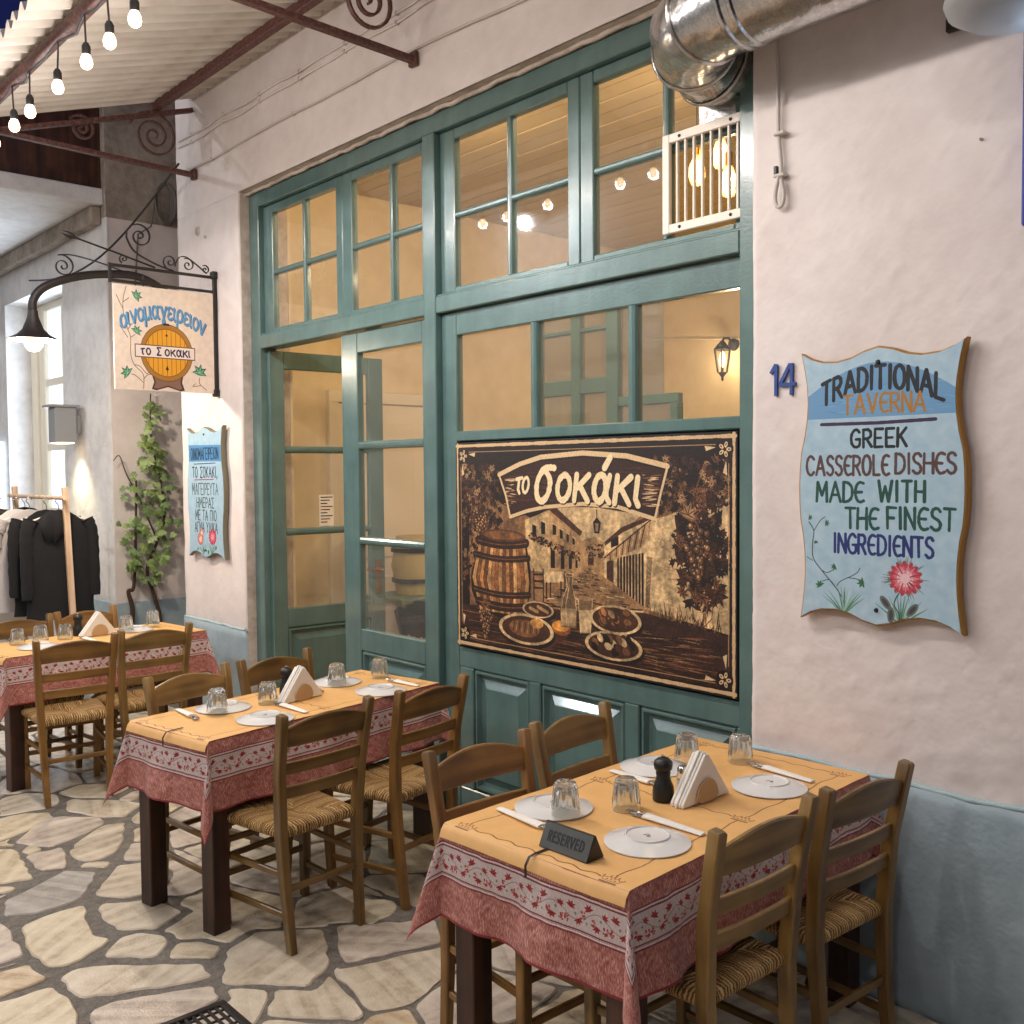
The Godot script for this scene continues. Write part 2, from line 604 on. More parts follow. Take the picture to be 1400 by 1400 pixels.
func fleck(p: Painter, count: int, c: Array, l0: float, l1: float, wd: float, box: Rect2, flat := 0.15) -> void:
	for i in count:
		var a := box.position + Vector2(rng.randf() * box.size.x, rng.randf() * box.size.y)
		var d := Vector2(rng.randf_range(l0, l1), 0).rotated(rng.randf_range(-flat, flat))
		p.line([a, a + d * 0.5, a + d], [wd * 0.3, wd, wd * 0.2], c[rng.randi() % c.size()])

func paint_mural() -> ImageTexture:
	# sepia print, 1000 x 590 units
	var p := Painter.new(1536, 906, s8(26, 14, 13), 1.536)
	var dk := s8(24, 13, 12)
	var br := s8(72, 42, 28)
	var md := s8(128, 84, 52)
	var lt := s8(176, 138, 95)
	var cr := s8(216, 184, 138)
	var v := func(a: Array) -> Array:
		var o := []
		for i in range(0, a.size(), 2):
			o.append(Vector2(a[i], a[i + 1]))
		return o
	# sky, walls and street
	p.poly(v.call([60, 130, 330, 210, 380, 188, 456, 174, 582, 176, 721, 190, 760, 180, 940, 110, 977, 150, 977, 437, 729, 430, 300, 470, 60, 470]), s8(138, 100, 66))
	p.poly(v.call([390, 190, 456, 174, 582, 176, 721, 190, 610, 262, 512, 270]), cr)
	for i in 60:
		var a := Vector2(rng.randf_range(400, 700), rng.randf_range(178, 240))
		p.line([a, a + Vector2(rng.randf_range(8, 26), rng.randf_range(-2, 2))], 1.6, s8(206, 174, 128))
	p.poly(v.call([300, 215, 397, 186, 512, 246, 520, 310, 520, 345, 437, 352, 310, 350]), lt)
	p.poly(v.call([397, 186, 425, 180, 520, 238, 512, 250]), br)
	p.poly(v.call([300, 215, 397, 186, 397, 350, 310, 350]), s8(204, 170, 122))
	for a in [[330, 225, 16, 34], [365, 216, 16, 34], [410, 222, 13, 28], [437, 234, 11, 25], [462, 244, 9, 22], [484, 254, 8, 18], [402, 288, 16, 50], [440, 292, 14, 46], [470, 296, 11, 40], [494, 298, 8, 34]]:
		p.poly(v.call([a[0], a[1], a[0] + a[2], a[1] + 5, a[0] + a[2], a[1] + a[3], a[0], a[1] + a[3]]), dk)
		p.line(v.call([a[0] - 2, a[1] - 2, a[0] + a[2] + 2, a[1] + 3]), 2.2, cr)
	p.line(v.call([318, 262, 400, 275, 470, 296, 512, 306]), 5, dk)
	for i in 160:
		var s := rng.randf()
		p.ell(322 + 190 * s + rng.randf_range(-6, 6), 258 + 46 * s + rng.randf_range(-10, 9), rng.randf_range(2, 6), rng.randf_range(2, 4), [dk, br, md, dk, lt][rng.randi() % 5])
	# far end and the right row with its awning
	p.poly(v.call([512, 262, 560, 250, 600, 262, 600, 350, 545, 322, 520, 340]), s8(176, 138, 94))
	p.poly(v.call([540, 300, 560, 296, 560, 322, 540, 322]), br)
	for i in 70:
		p.ell(rng.randf_range(535, 598), rng.randf_range(268, 300), rng.randf_range(2, 6), rng.randf_range(2, 4), [br, md, dk, lt][rng.randi() % 4])
	p.poly(v.call([597, 261, 655, 222, 749, 190, 735, 276, 731, 416, 640, 372, 597, 351]), cr)
	p.poly(v.call([597, 261, 655, 222, 749, 190, 749, 200, 660, 234, 600, 270]), br)
	p.poly(v.call([620, 254, 645, 244, 645, 266, 620, 274]), dk)
	for i in 9:
		var a := 640 + i * 10
		p.poly(v.call([a, 298 - i * 2, a + 7, 296 - i * 2, a + 7, 372 + i * 5, a, 369 + i * 5]), dk if i % 3 else br)
	p.poly(v.call([605, 310, 628, 300, 628, 362, 605, 352]), br)
	p.poly(v.call([596, 300, 640, 268, 751, 200, 729, 262, 626, 306]), lt)
	for i in 12:
		var s := i / 12.0
		p.line([Vector2(604 + 140 * s, 294 - 90 * s), Vector2(608 + 118 * s, 306 - 44 * s)], 3.4, br if i % 2 else cr)
	p.line(v.call([597, 300, 751, 200]), 3, dk)
	# street paving
	p.poly(v.call([520, 340, 545, 320, 600, 350, 729, 411, 740, 445, 300, 470, 320, 400]), s8(150, 112, 76))
	for i in 220:
		var s := rng.randf()
		var y := 330 + 120 * s
		var a := Vector2(540 + rng.randf_range(-230, 190) * s, y)
		p.line([a, a + Vector2(rng.randf_range(8, 40) * (0.3 + s), rng.randf_range(-2, 3))], 1.2 + 2.2 * s, [br, dk, cr, lt][rng.randi() % 4])
	# right wall behind the vine
	p.poly(v.call([729, 290, 752, 200, 800, 190, 979, 129, 979, 450, 729, 415]), cr)
	for i in 150:
		var a := Vector2(rng.randf_range(740, 960), rng.randf_range(210, 410))
		p.line([a, a + Vector2(rng.randf_range(6, 24), rng.randf_range(-5, 5))], rng.randf_range(1, 3.5), [s8(206, 172, 126), lt, s8(196, 158, 112), s8(214, 182, 136)][rng.randi() % 4])
	for i in 6:
		p.line([Vector2(738 + i * 3, 290), Vector2(733 + i * 2, 412)], 1.6, br)
	# lamp
	p.line(v.call([571, 182, 571, 204]), 3, dk)
	p.poly(v.call([558, 212, 571, 200, 585, 212, 580, 240, 563, 240]), dk)
	p.poly(v.call([565, 215, 578, 215, 575, 236, 567, 236]), lt)
	# dark foliage in the upper corners
	for i in 620:
		var left := i % 2 == 0
		var a := Vector2(rng.randf_range(18, 200) if left else rng.randf_range(740, 982), rng.randf_range(60, 240) if left else rng.randf_range(55, 200))
		if not left and a.y > 190 - (a.x - 740) * 0.1:
			continue
		p.leaf(a, rng.randf_range(6, 18), rng.randf() * TAU, [dk, dk, br, br, md, lt][rng.randi() % 6], dk)
	for i in 170:
		p.leaf(Vector2(rng.randf_range(20, 110), rng.randf_range(180, 420)), rng.randf_range(6, 14), rng.randf() * TAU, [dk, br, md, dk, lt][rng.randi() % 5], dk)
	for i in 260:
		var a := rng.randf() * TAU
		var r := rng.randf_range(0.25, 1.15)
		p.leaf(Vector2(895 + cos(a) * 70 * r, 275 + sin(a) * 120 * r), rng.randf_range(11, 25), rng.randf() * TAU, [dk, br, br, md, dk][rng.randi() % 5], dk)
	p.leaf(Vector2(868, 190), 40, 0.3, md, dk)
	p.leaf(Vector2(862, 186), 32, 0.3, lt, br)
	p.leaf(Vector2(945, 360), 36, 2.6, br, dk)
	p.leaf(Vector2(905, 372), 28, 3.4, md, dk)
	p.line(v.call([872, 372, 880, 425, 905, 442, 930, 420, 935, 385]), 2, br)
	var bunch := func(cx: float, cy: float, w: float, h: float, r: float) -> void:
		for i in 170:
			var s := sqrt(rng.randf())
			var q := Vector2(cx + rng.randf_range(-0.5, 0.5) * w * (1.15 - s), cy + (s - 0.5) * h)
			p.ell(q.x, q.y, r, r, dk)
			p.ell(q.x - r * 0.1, q.y - r * 0.1, r * 0.82, r * 0.82, [br, md, md, s8(104, 66, 44)][rng.randi() % 4])
			p.ell(q.x - r * 0.3, q.y - r * 0.3, r * 0.32, r * 0.32, cr)
	bunch.call(888, 272, 90, 125, 9.0)
	bunch.call(112, 235, 62, 90, 6.5)
	# planter plants on the right
	for i in 120:
		var a := Vector2(rng.randf_range(735, 960), rng.randf_range(425, 455))
		p.line([a, a + Vector2(rng.randf_range(-12, 12), rng.randf_range(-40, -8))], [3.5, 0.8], [dk, br, md, lt][rng.randi() % 4])
	# table with grain
	p.poly(v.call([14, 470, 270, 452, 533, 441, 729, 425, 985, 455, 985, 575, 14, 575]), s8(58, 33, 25))
	fleck(p, 420, [dk, br, s8(70, 40, 28), md, dk, s8(48, 27, 22)], 30, 150, 3.2, Rect2(14, 470, 830, 100), 0.08)
	fleck(p, 60, [lt, md], 20, 70, 1.6, Rect2(520, 470, 420, 95), 0.08)
	# chairs and a set table up the street
	p.poly(v.call([370, 350, 445, 345, 450, 372, 378, 380]), cr)
	for a in [[335, 346, 335, 428], [372, 344, 372, 428], [335, 360, 372, 358], [335, 378, 372, 376], [335, 396, 372, 394], [384, 378, 384, 420], [440, 372, 440, 412], [400, 378, 400, 415], [455, 345, 455, 400], [480, 345, 480, 392], [455, 365, 480, 364]]:
		p.line(v.call(a), 5.0, dk)
	p.poly(v.call([455, 348, 500, 344, 502, 360, 458, 364]), lt)
	# barrel
	p.poly(v.call([108, 262, 96, 310, 66, 377, 68, 425, 106, 482, 205, 492, 302, 470, 322, 404, 322, 347, 300, 257, 205, 245]), dk)
	for i in 15:
		var s0 := i / 15.0
		var s1 := (i + 0.92) / 15.0
		var c: Color = [s8(110, 66, 38), s8(166, 110, 62), s8(200, 150, 92), s8(186, 130, 76), s8(214, 166, 106), s8(150, 96, 56), s8(122, 76, 44)][(i * 4 + 2) % 7]
		p.poly([Vector2(lerpf(110, 298, s0), 268), Vector2(lerpf(110, 298, s1), 268), Vector2(lerpf(72, 318, s1), 385), Vector2(lerpf(106, 302, s1), 478), Vector2(lerpf(106, 302, s0), 478), Vector2(lerpf(72, 318, s0), 385)], c)
	fleck(p, 150, [br, dk, lt], 3, 16, 1.4, Rect2(90, 300, 215, 160), 1.5)
	for b in [[278, 24, 98, 306], [318, 18, 84, 314], [418, 18, 80, 316], [452, 24, 96, 308]]:
		var q := []
		for i in 9:
			q.append(Vector2(lerpf(b[2], b[3], i / 8.0), b[0] + 9.0 * sin(PI * i / 8.0)))
		p.line(q, b[1], s8(46, 26, 20))
		p.line(q, 2.5, md)
	p.ell(205, 261, 95, 17, s8(92, 56, 36))
	p.ell(205, 260, 82, 12, s8(140, 92, 54))
	# food
	var plate := func(cx: float, cy: float, rx: float, ry: float) -> void:
		p.ell(cx + 3, cy + 6, rx + 4, ry + 4, dk)
		p.ell(cx, cy, rx, ry, cr)
		p.ell(cx, cy, rx * 0.88, ry * 0.84, s8(70, 40, 28))
	plate.call(350, 454, 62, 22)
	p.line(v.call([318, 452, 348, 460]), 9, lt)
	p.line(v.call([350, 446, 388, 458]), 9, lt)
	p.poly(v.call([290, 560, 400, 548, 470, 512, 455, 500, 300, 540]), br)
	plate.call(300, 512, 112, 42)
	p.ell(295, 510, 62, 24, md)
	for i in 9:
		p.line([Vector2(248 + i * 12, 520), Vector2(256 + i * 11, 494)], 4, lt if i % 2 else br)
	p.ell(345, 492, 26, 13, s8(196, 140, 74))
	plate.call(632, 452, 88, 36)
	for i in 16:
		var q := Vector2(632 + rng.randf_range(-58, 58), 446 + rng.randf_range(-20, 18))
		p.ell(q.x, q.y, 17, 12, br, rng.randf())
		p.ell(q.x - 2, q.y - 3, 13, 8, [lt, md, s8(170, 112, 64)][i % 3], rng.randf())
	plate.call(625, 518, 98, 36)
	for i in 22:
		var q := Vector2(625 + rng.randf_range(-66, 66), 516 + rng.randf_range(-20, 20))
		p.ell(q.x, q.y, 13, 9, [dk, br, cr, md, dk][i % 5], rng.randf())
	p.ell(440, 494, 36, 19, s8(150, 86, 36))
	p.ell(438, 489, 33, 14, s8(222, 150, 70))
	# carafe and glass
	p.poly(v.call([455, 352, 487, 350, 482, 380, 494, 410, 500, 440, 496, 488, 440, 490, 436, 446, 446, 412, 462, 382]), s8(120, 92, 66))
	p.poly(v.call([442, 440, 496, 438, 493, 484, 443, 486]), s8(176, 146, 108))
	for a in [[458, 352, 464, 382, 448, 412, 440, 446, 443, 486], [485, 352, 481, 380, 492, 410, 497, 440], [470, 360, 470, 384, 458, 430, 460, 480]]:
		p.line(v.call(a), 2.6, cr)
	p.ell(471, 352, 17, 5, cr)
	p.ell(471, 352, 13, 3, md)
	p.poly(v.call([503, 410, 555, 406, 547, 496, 511, 500]), s8(138, 106, 76))
	p.poly(v.call([506, 440, 552, 436, 546, 494, 512, 497]), cr)
	p.line(v.call([504, 410, 511, 498]), 2.6, cr)
	p.line(v.call([555, 406, 547, 496]), 2.6, cr)
	p.ell(529, 408, 26, 6, lt)
	bunch.call(132, 512, 64, 88, 6.5)
	p.leaf(Vector2(128, 462), 26, 0.4, md, dk)
	# the print's own mottled sepia ink
	var f1 := nb(92, 0.008, 512, 512, 5)
	var f2 := nb(93, 0.035, 512, 512, 4)
	var pd := p.im.get_data()
	for y in p.h:
		for x in p.w:
			var i := (y * p.w + x) * 3
			var q := 0.68 + 0.46 * f1[(y & 511) * 512 + (x & 511)] / 255.0 + 0.2 * (f2[(y & 511) * 512 + (x & 511)] - 128) / 128.0
			pd[i] = clampi(int(pd[i] * q), 0, 255)
			pd[i + 1] = clampi(int(pd[i + 1] * q * 0.985), 0, 255)
			pd[i + 2] = clampi(int(pd[i + 2] * q * 0.95), 0, 255)
	p.im = Image.create_from_data(p.w, p.h, false, Image.FORMAT_RGB8, pd)
	# banner
	p.poly(v.call([188, 92, 280, 62, 366, 45, 522, 36, 673, 46, 806, 72, 796, 96, 778, 150, 764, 205, 700, 186, 642, 178, 521, 173, 380, 184, 240, 215, 222, 160]), s8(28, 15, 13))
	p.poly(v.call([205, 98, 280, 76, 366, 58, 522, 50, 673, 60, 792, 84, 756, 190, 642, 168, 521, 163, 380, 174, 242, 204]), s8(50, 27, 21))
	fleck(p, 110, [s8(70, 40, 28), s8(38, 20, 17), br], 40, 130, 3.0, Rect2(225, 75, 430, 100), 0.06)
	fleck(p, 36, [lt, cr, md], 8, 36, 3.0, Rect2(214, 100, 30, 80), 0.1)
	fleck(p, 36, [lt, cr, md], 8, 40, 3.0, Rect2(720, 90, 34, 80), 0.1)
	p.line(v.call([194, 92, 280, 64, 366, 46, 522, 38, 673, 48, 802, 74]), 13, cr)
	p.line(v.call([240, 208, 310, 190, 380, 178, 521, 167, 642, 172, 760, 198]), 10, cr)
	p.line(v.call([194, 92, 222, 150, 240, 208]), 7, cr)
	p.line(v.call([802, 74, 780, 140, 762, 200]), 7, cr)
	var slant := func(q: Vector2) -> Vector2: return q + Vector2((130.0 - q.y) * 0.16, -9.0 * sin((q.x - 250.0) / 480.0 * PI))
	for o in [[Vector2(4, 4), s8(24, 13, 12)], [Vector2.ZERO, s8(238, 214, 168)]]:
		lettering(p, "το", 264 + o[0].x, 78 + o[0].y, 66, 9.5, o[1], 0.1, slant, 0.85, 0.0)
		lettering(p, "σ", 346 + o[0].x, 34 + o[0].y, 136, 18, o[1], 0.1, slant, 0.9, 0.0)
		lettering(p, "οκάκι", 430 + o[0].x, 62 + o[0].y, 106, 17, o[1], 0.19, slant, 1.04, 0.0)
	# frame lines and corner ornaments
	for a in [[0, 0, 1000, 0, 1000, 17, 0, 17], [0, 573, 1000, 573, 1000, 590, 0, 590], [0, 0, 16, 0, 16, 590, 0, 590], [984, 0, 1000, 0, 1000, 590, 984, 590]]:
		p.poly(v.call(a), dk)
	for a in [[4, 4, 996, 4], [4, 586, 996, 586], [4, 4, 4, 586], [996, 4, 996, 586]]:
		var n_ := 60
		var o := []
		var ws := []
		for i in n_ + 1:
			o.append(Vector2(a[0], a[1]).lerp(Vector2(a[2], a[3]), float(i) / n_) + (Vector2(500, 295) - Vector2((a[0] + a[2]) / 2.0, (a[1] + a[3]) / 2.0)).normalized() * 5.0)
			ws.append(rng.randf_range(7.0, 10.5))
		p.line(o, ws, s8(204, 170, 126))
	for a in [[14, 16, 986, 16, 986, 20, 14, 20], [14, 570, 986, 570, 986, 574, 14, 574], [12, 16, 16, 16, 16, 574, 12, 574], [982, 16, 986, 16, 986, 574, 982, 574]]:
		p.poly(v.call(a), dk)
	for a in [[60, 27, 940, 27], [60, 563, 940, 563], [23, 70, 23, 520], [977, 70, 977, 520]]:
		p.line(v.call(a), 2.2, lt)
	for c in [Vector2(0, 0), Vector2(1, 0), Vector2(0, 1), Vector2(1, 1)]:
		var o := Vector2(34 + c.x * 932, 38 + c.y * 514)
		var sg := Vector2(1 - 2 * c.x, 1 - 2 * c.y)
		p.ell(o.x, o.y, 24, 22, dk)
		for i in 5:
			var a := TAU * i / 5.0
			p.ell(o.x + cos(a) * 11, o.y + sin(a) * 11, 7, 4.5, cr, a)
			p.ell(o.x + cos(a) * 12, o.y + sin(a) * 12, 3, 1.6, dk, a)
		p.poly([o + Vector2(24, -5) * sg, o + Vector2(56, -9) * sg, o + Vector2(52, 3) * sg], cr)
		p.poly([o + Vector2(-4, 24) * sg, o + Vector2(-7, 58) * sg, o + Vector2(5, 52) * sg], cr)
	# print grain
	var nz := nb(91, 0.09, 512, 512, 3)
	var d := p.im.get_data()
	for y in p.h:
		for x in p.w:
			var i := (y * p.w + x) * 3
			var g := (nz[(y & 511) * 512 + (x & 511)] - 128) / 7
			d[i] = clampi(d[i] + g, 0, 255)
			d[i + 1] = clampi(d[i + 1] + g, 0, 255)
			d[i + 2] = clampi(d[i + 2] + g, 0, 255)
	return ImageTexture.create_from_image(Image.create_from_data(p.w, p.h, false, Image.FORMAT_RGB8, d))

func board_ground(p: Painter, base: Color, seed_: int, amount: int) -> void:
	var nz := nb(seed_, 0.012, 512, 512, 4)
	var d := p.im.get_data()
	for y in p.h:
		for x in p.w:
			var i := (y * p.w + x) * 3
			var g: int = (nz[(y & 511) * 512 + (x & 511)] - 128) * amount / 128
			d[i] = clampi(base.r8 + g, 0, 255)
			d[i + 1] = clampi(base.g8 + g * 3 / 4, 0, 255)
			d[i + 2] = clampi(base.b8 + g / 2, 0, 255)
	p.im = Image.create_from_data(p.w, p.h, false, Image.FORMAT_RGB8, d)

func blossom(p: Painter, c: Vector2, r: float, a: Color, b: Color) -> void:
	for ring in [[1.0, a.darkened(0.15)], [0.8, a], [0.55, a.lightened(0.25)], [0.3, b]]:
		for i in 15:
			var t = TAU * i / 15.0 + ring[0] * 3.0
			var q = c + Vector2(cos(t), sin(t)) * r * ring[0] * 0.75
			p.ell(q.x, q.y, r * 0.26, r * 0.14, ring[1], t)
	for i in 26:
		var t := rng.randf() * TAU
		p.line([c + Vector2(cos(t), sin(t)) * r * 0.3, c + Vector2(cos(t), sin(t)) * r * rng.randf_range(0.6, 1.0)], r * 0.05, a.lightened(0.4) if i % 2 else a.darkened(0.3))

func blades(p: Painter, x: float, y: float, n_: int, r: float) -> void:
	for i in n_:
		var t := rng.randf_range(-0.9, 0.9)
		p.line([Vector2(x, y), Vector2(x + sin(t) * r * 0.5, y - cos(t) * r * 0.5), Vector2(x + sin(t) * r, y - cos(t) * r * 0.9)], [5.0, 4.0, 0.8], [s8(96, 140, 116), s8(70, 120, 96), s8(140, 176, 160)][i % 3])

func paint_board_english() -> ImageTexture:
	# 540 x 900 units
	var p := Painter.new(810, 1350, s8(160, 192, 208), 1.5)
	board_ground(p, s8(166, 194, 210), 41, 12)
	var arc := []
	for i in 17:
		arc.append(Vector2(15 + 510.0 * i / 16.0, 184 - 132 * sin(PI * (0.06 + 0.88 * i / 16.0))))
	arc.append(Vector2(525, 226))
	arc.append(Vector2(15, 226))
	p.poly(arc, s8(104, 152, 192))
	fleck(p, 60, [s8(112, 160, 198), s8(96, 144, 186)], 20, 70, 5, Rect2(60, 120, 420, 90), 0.2)
	var ar := func(q: Vector2) -> Vector2: return q + Vector2(0, pow((q.x - 275.0) / 200.0, 2) * 50.0)
	var black := s8(20, 24, 32)
	centred(p, "TRADITIONAL", 278, 64, 72, 12.5, black, 0.15, ar, 0.82)
	var ar2 := func(q: Vector2) -> Vector2: return q + Vector2(0, pow((q.x - 275.0) / 200.0, 2) * 10.0)
	centred(p, "TAVϵRNA", 288, 152, 60, 9, s8(164, 116, 46), 0.16, ar2, 0.95)
	p.line([Vector2(78, 244), Vector2(270, 246), Vector2(452, 242)], 11, s8(52, 30, 66))
	centred(p, "GREEK", 272, 266, 56, 9.5, black, 0.22, null, 1.0)
	lettering(p, "CASSϵROLϵ", 26, 350, 62, 9.5, s8(84, 58, 54), 0.15, null, 0.78)
	lettering(p, "DISHϵS", 330, 346, 62, 9.5, s8(84, 58, 54), 0.15, null, 0.9)
	lettering(p, "MADϵ", 62, 436, 64, 10, s8(24, 74, 64), 0.16, null, 0.95)
	lettering(p, "WITH", 276, 432, 64, 10, s8(24, 74, 64), 0.2, null, 0.9)
	lettering(p, "THϵ", 165, 520, 66, 10, s8(24, 74, 64), 0.15, null, 0.95)
	lettering(p, "FINϵST", 304, 516, 66, 10, s8(24, 74, 64), 0.17, null, 0.95)
	centred(p, "INGRϵDIϵNTS", 286, 606, 62, 9.5, s8(30, 44, 110), 0.15, null, 0.82)
	# vine, blades and the flower
	var vine := smooth_path([Vector2(158, 872), Vector2(158, 830), Vector2(135, 790), Vector2(80, 730), Vector2(50, 690), Vector2(48, 640), Vector2(52, 600), Vector2(34, 570)])
	p.line(vine, 3.4, s8(50, 66, 66))
	for q in [[52, 600, 75, 565, 92, 552], [135, 780, 150, 762, 200, 735, 215, 715], [80, 730, 100, 738, 124, 726], [135, 790, 110, 762, 84, 768], [178, 750, 206, 752, 216, 762], [48, 700, 28, 690]]:
		var o := []
		for i in range(0, q.size(), 2):
			o.append(Vector2(q[i], q[i + 1]))
		p.line(smooth_path(o), 2.6, s8(50, 66, 66))
	for q in [[36, 555, 13], [96, 572, 15], [60, 640, 11], [128, 716, 16], [76, 782, 20], [224, 762, 22]]:
		p.leaf(Vector2(q[0], q[1]), q[2], rng.randf() * TAU, s8(64, 120, 84), s8(30, 60, 50))
	blades(p, 160, 872, 16, 100)
	blades(p, 350, 890, 14, 110)
	p.line(smooth_path([Vector2(348, 886), Vector2(342, 850), Vector2(328, 820), Vector2(346, 780)]), 4, s8(60, 80, 66))
	for q in [[300, 820, 0.9], [386, 836, -0.9], [318, 858, 1.6]]:
		p.ell(q[0], q[1], 26, 12, s8(92, 108, 100), q[2])
		p.ell(q[0], q[1], 17, 6, s8(70, 60, 66), q[2])
	blossom(p, Vector2(362, 738), 56, s8(196, 66, 84), s8(232, 190, 196))
	for i in 26:
		var t := rng.randf() * TAU
		p.line([Vector2(362, 738) + Vector2(cos(t), sin(t)) * 50, Vector2(362, 738) + Vector2(cos(t), sin(t)) * rng.randf_range(58, 78)], [4.0, 1.0], s8(110, 130, 124))
	return p.tex()

func paint_board_greek() -> ImageTexture:
	var p := Painter.new(648, 1080, s8(160, 192, 208), 1.2)
	board_ground(p, s8(160, 190, 208), 47, 12)
	p.poly([Vector2(20, 120), Vector2(520, 130), Vector2(520, 240), Vector2(20, 236)], s8(84, 138, 184))
	var black := s8(24, 30, 40)
	centred(p, "OINOMAΓEIPEION", 270, 146, 76, 9, s8(20, 34, 56), 0.13, null, 0.62)
	p.line([Vector2(110, 254), Vector2(430, 250)], 6, s8(60, 50, 80))
	centred(p, "TO ΣOKAKI,", 270, 276, 70, 9, black, 0.2, null, 0.85)
	p.line([Vector2(120, 364), Vector2(400, 360)], 7, s8(150, 60, 70))
	centred(p, "MAΓEIPEYTA", 270, 388, 76, 8, s8(72, 82, 84), 0.15, null, 0.8)
	centred(p, "HMEPAΣ", 270, 486, 68, 8, s8(70, 80, 70), 0.18, null, 0.95)
	centred(p, "ME TA ΠIO", 275, 572, 68, 8, s8(60, 74, 76), 0.16, null, 0.85)
	centred(p, "AΓNA YΛIKA", 275, 656, 68, 8, s8(60, 70, 80), 0.15, null, 0.78)
	blossom(p, Vector2(190, 770), 46, s8(206, 110, 96), s8(236, 200, 180))
	blossom(p, Vector2(210, 726), 30, s8(214, 130, 110), s8(236, 200, 180))
	blossom(p, Vector2(370, 752), 56, s8(200, 44, 70), s8(240, 150, 160))
	blades(p, 230, 880, 14, 90)
	blades(p, 350, 880, 16, 100)
	for q in [[240, 846, 22], [300, 858, 24], [420, 826, 24], [150, 846, 18]]:
		p.leaf(Vector2(q[0], q[1]), q[2], rng.randf() * TAU, s8(74, 120, 96), s8(34, 64, 56))
	return p.tex()

func paint_hanging_sign() -> ImageTexture:
	# 700 x 660 units
	var p := Painter.new(1050, 990, s8(222, 204, 186), 1.5)
	board_ground(p, s8(224, 206, 188), 53, 12)
	var twig := s8(112, 84, 70)
	for q in [[88, 10, 66, 90, 66, 180, 92, 280, 110, 330, 108, 430, 130, 500, 190, 560, 190, 650], [66, 110, 104, 82], [20, 70, 60, 150], [92, 280, 124, 240], [110, 330, 140, 310], [40, 260, 90, 330], [130, 500, 170, 510, 210, 550, 230, 545], [190, 590, 220, 560, 250, 556], [190, 610, 140, 570, 110, 560], [640, 640, 590, 600, 590, 560], [600, 610, 540, 620, 560, 600]]:
		var o := []
		for i in range(0, q.size(), 2):
			o.append(Vector2(q[i], q[i + 1]))
		p.line(smooth_path(o), 4.5, twig)
	for q in [[150, 68, 46, 0.9], [148, 290, 42, 0.6], [86, 556, 50, -0.9], [590, 530, 60, 0.2]]:
		p.leaf(Vector2(q[0], q[1]), q[2] * 1.08, q[3], s8(30, 60, 48), s8(30, 60, 48))
		p.leaf(Vector2(q[0], q[1]), q[2] * 0.9, q[3], s8(52, 132, 92), s8(150, 190, 160))
	var ar := func(q: Vector2) -> Vector2: return q + Vector2((q.y - 160.0) * -0.16 * (q.x - 350.0) / 300.0, pow((q.x - 330.0) / 270.0, 2) * 74.0 - (q.x - 330.0) * 0.02)
	for o in [[Vector2(5, 6), s8(40, 60, 84)], [Vector2(2, 3), s8(92, 150, 192)], [Vector2(0, 0), s8(70, 120, 164)], [Vector2(-2, -3), s8(120, 172, 208)]]:
		var w: float = 15.0 if o[0].x > 1 else (10.0 if o[0].x == 0 else 4.0)
		centred(p, "οινομαγειρειον", 338 + o[0].x, 66 + o[0].y, 124, w, o[1], 0.1, ar, 0.68)
	# barrel on its cradle
	p.poly([Vector2(250, 560), Vector2(470, 560), Vector2(462, 600), Vector2(480, 650), Vector2(448, 656), Vector2(360, 632), Vector2(280, 656), Vector2(246, 650), Vector2(264, 604)], s8(66, 48, 44))
	p.poly([Vector2(262, 562), Vector2(458, 562), Vector2(448, 600), Vector2(462, 640), Vector2(440, 646), Vector2(360, 622), Vector2(286, 646), Vector2(262, 640), Vector2(276, 604)], s8(132, 98, 82))
	p.ell(358, 412, 186, 186, s8(96, 62, 30))
	p.ell(358, 412, 182, 182, s8(164, 114, 46))
	p.ell(358, 412, 156, 156, s8(120, 74, 24))
	p.ell(358, 412, 151, 151, s8(222, 156, 40))
	for i in 9:
		var x := 358 + (i - 4) * 32.0
		var hh := sqrt(151.0 * 151.0 - pow(x - 358, 2)) - 4
		p.line([Vector2(x, 412 - hh), Vector2(x, 412 + hh)], 4, s8(140, 84, 26))
	p.ell(358, 300, 8, 8, s8(40, 24, 18))
	p.poly([Vector2(358, 492), Vector2(370, 520), Vector2(362, 522), Vector2(358, 545), Vector2(354, 522), Vector2(346, 520)], s8(40, 24, 18))
	p.poly([Vector2(338, 222), Vector2(376, 222), Vector2(384, 236), Vector2(330, 236)], s8(40, 30, 28))
	p.poly([Vector2(136, 366), Vector2(560, 366), Vector2(560, 450), Vector2(136, 450)], s8(84, 58, 52))
	p.poly([Vector2(142, 372), Vector2(554, 372), Vector2(554, 444), Vector2(142, 444)], s8(228, 212, 200))
	lettering(p, "τ", 178, 372, 58, 10, s8(26, 28, 70), 0.16, null, 1.0)
	lettering(p, "ο ", 216, 366, 64, 10, s8(26, 28, 70), 0.16, null, 1.0)
	lettering(p, "Σ", 290, 382, 48, 10, s8(26, 28, 70), 0.16, null, 1.1)
	lettering(p, "οκακι".replace("α", "α"), 346, 366, 64, 10, s8(26, 28, 70), 0.2, null, 1.05)
	return p.tex()

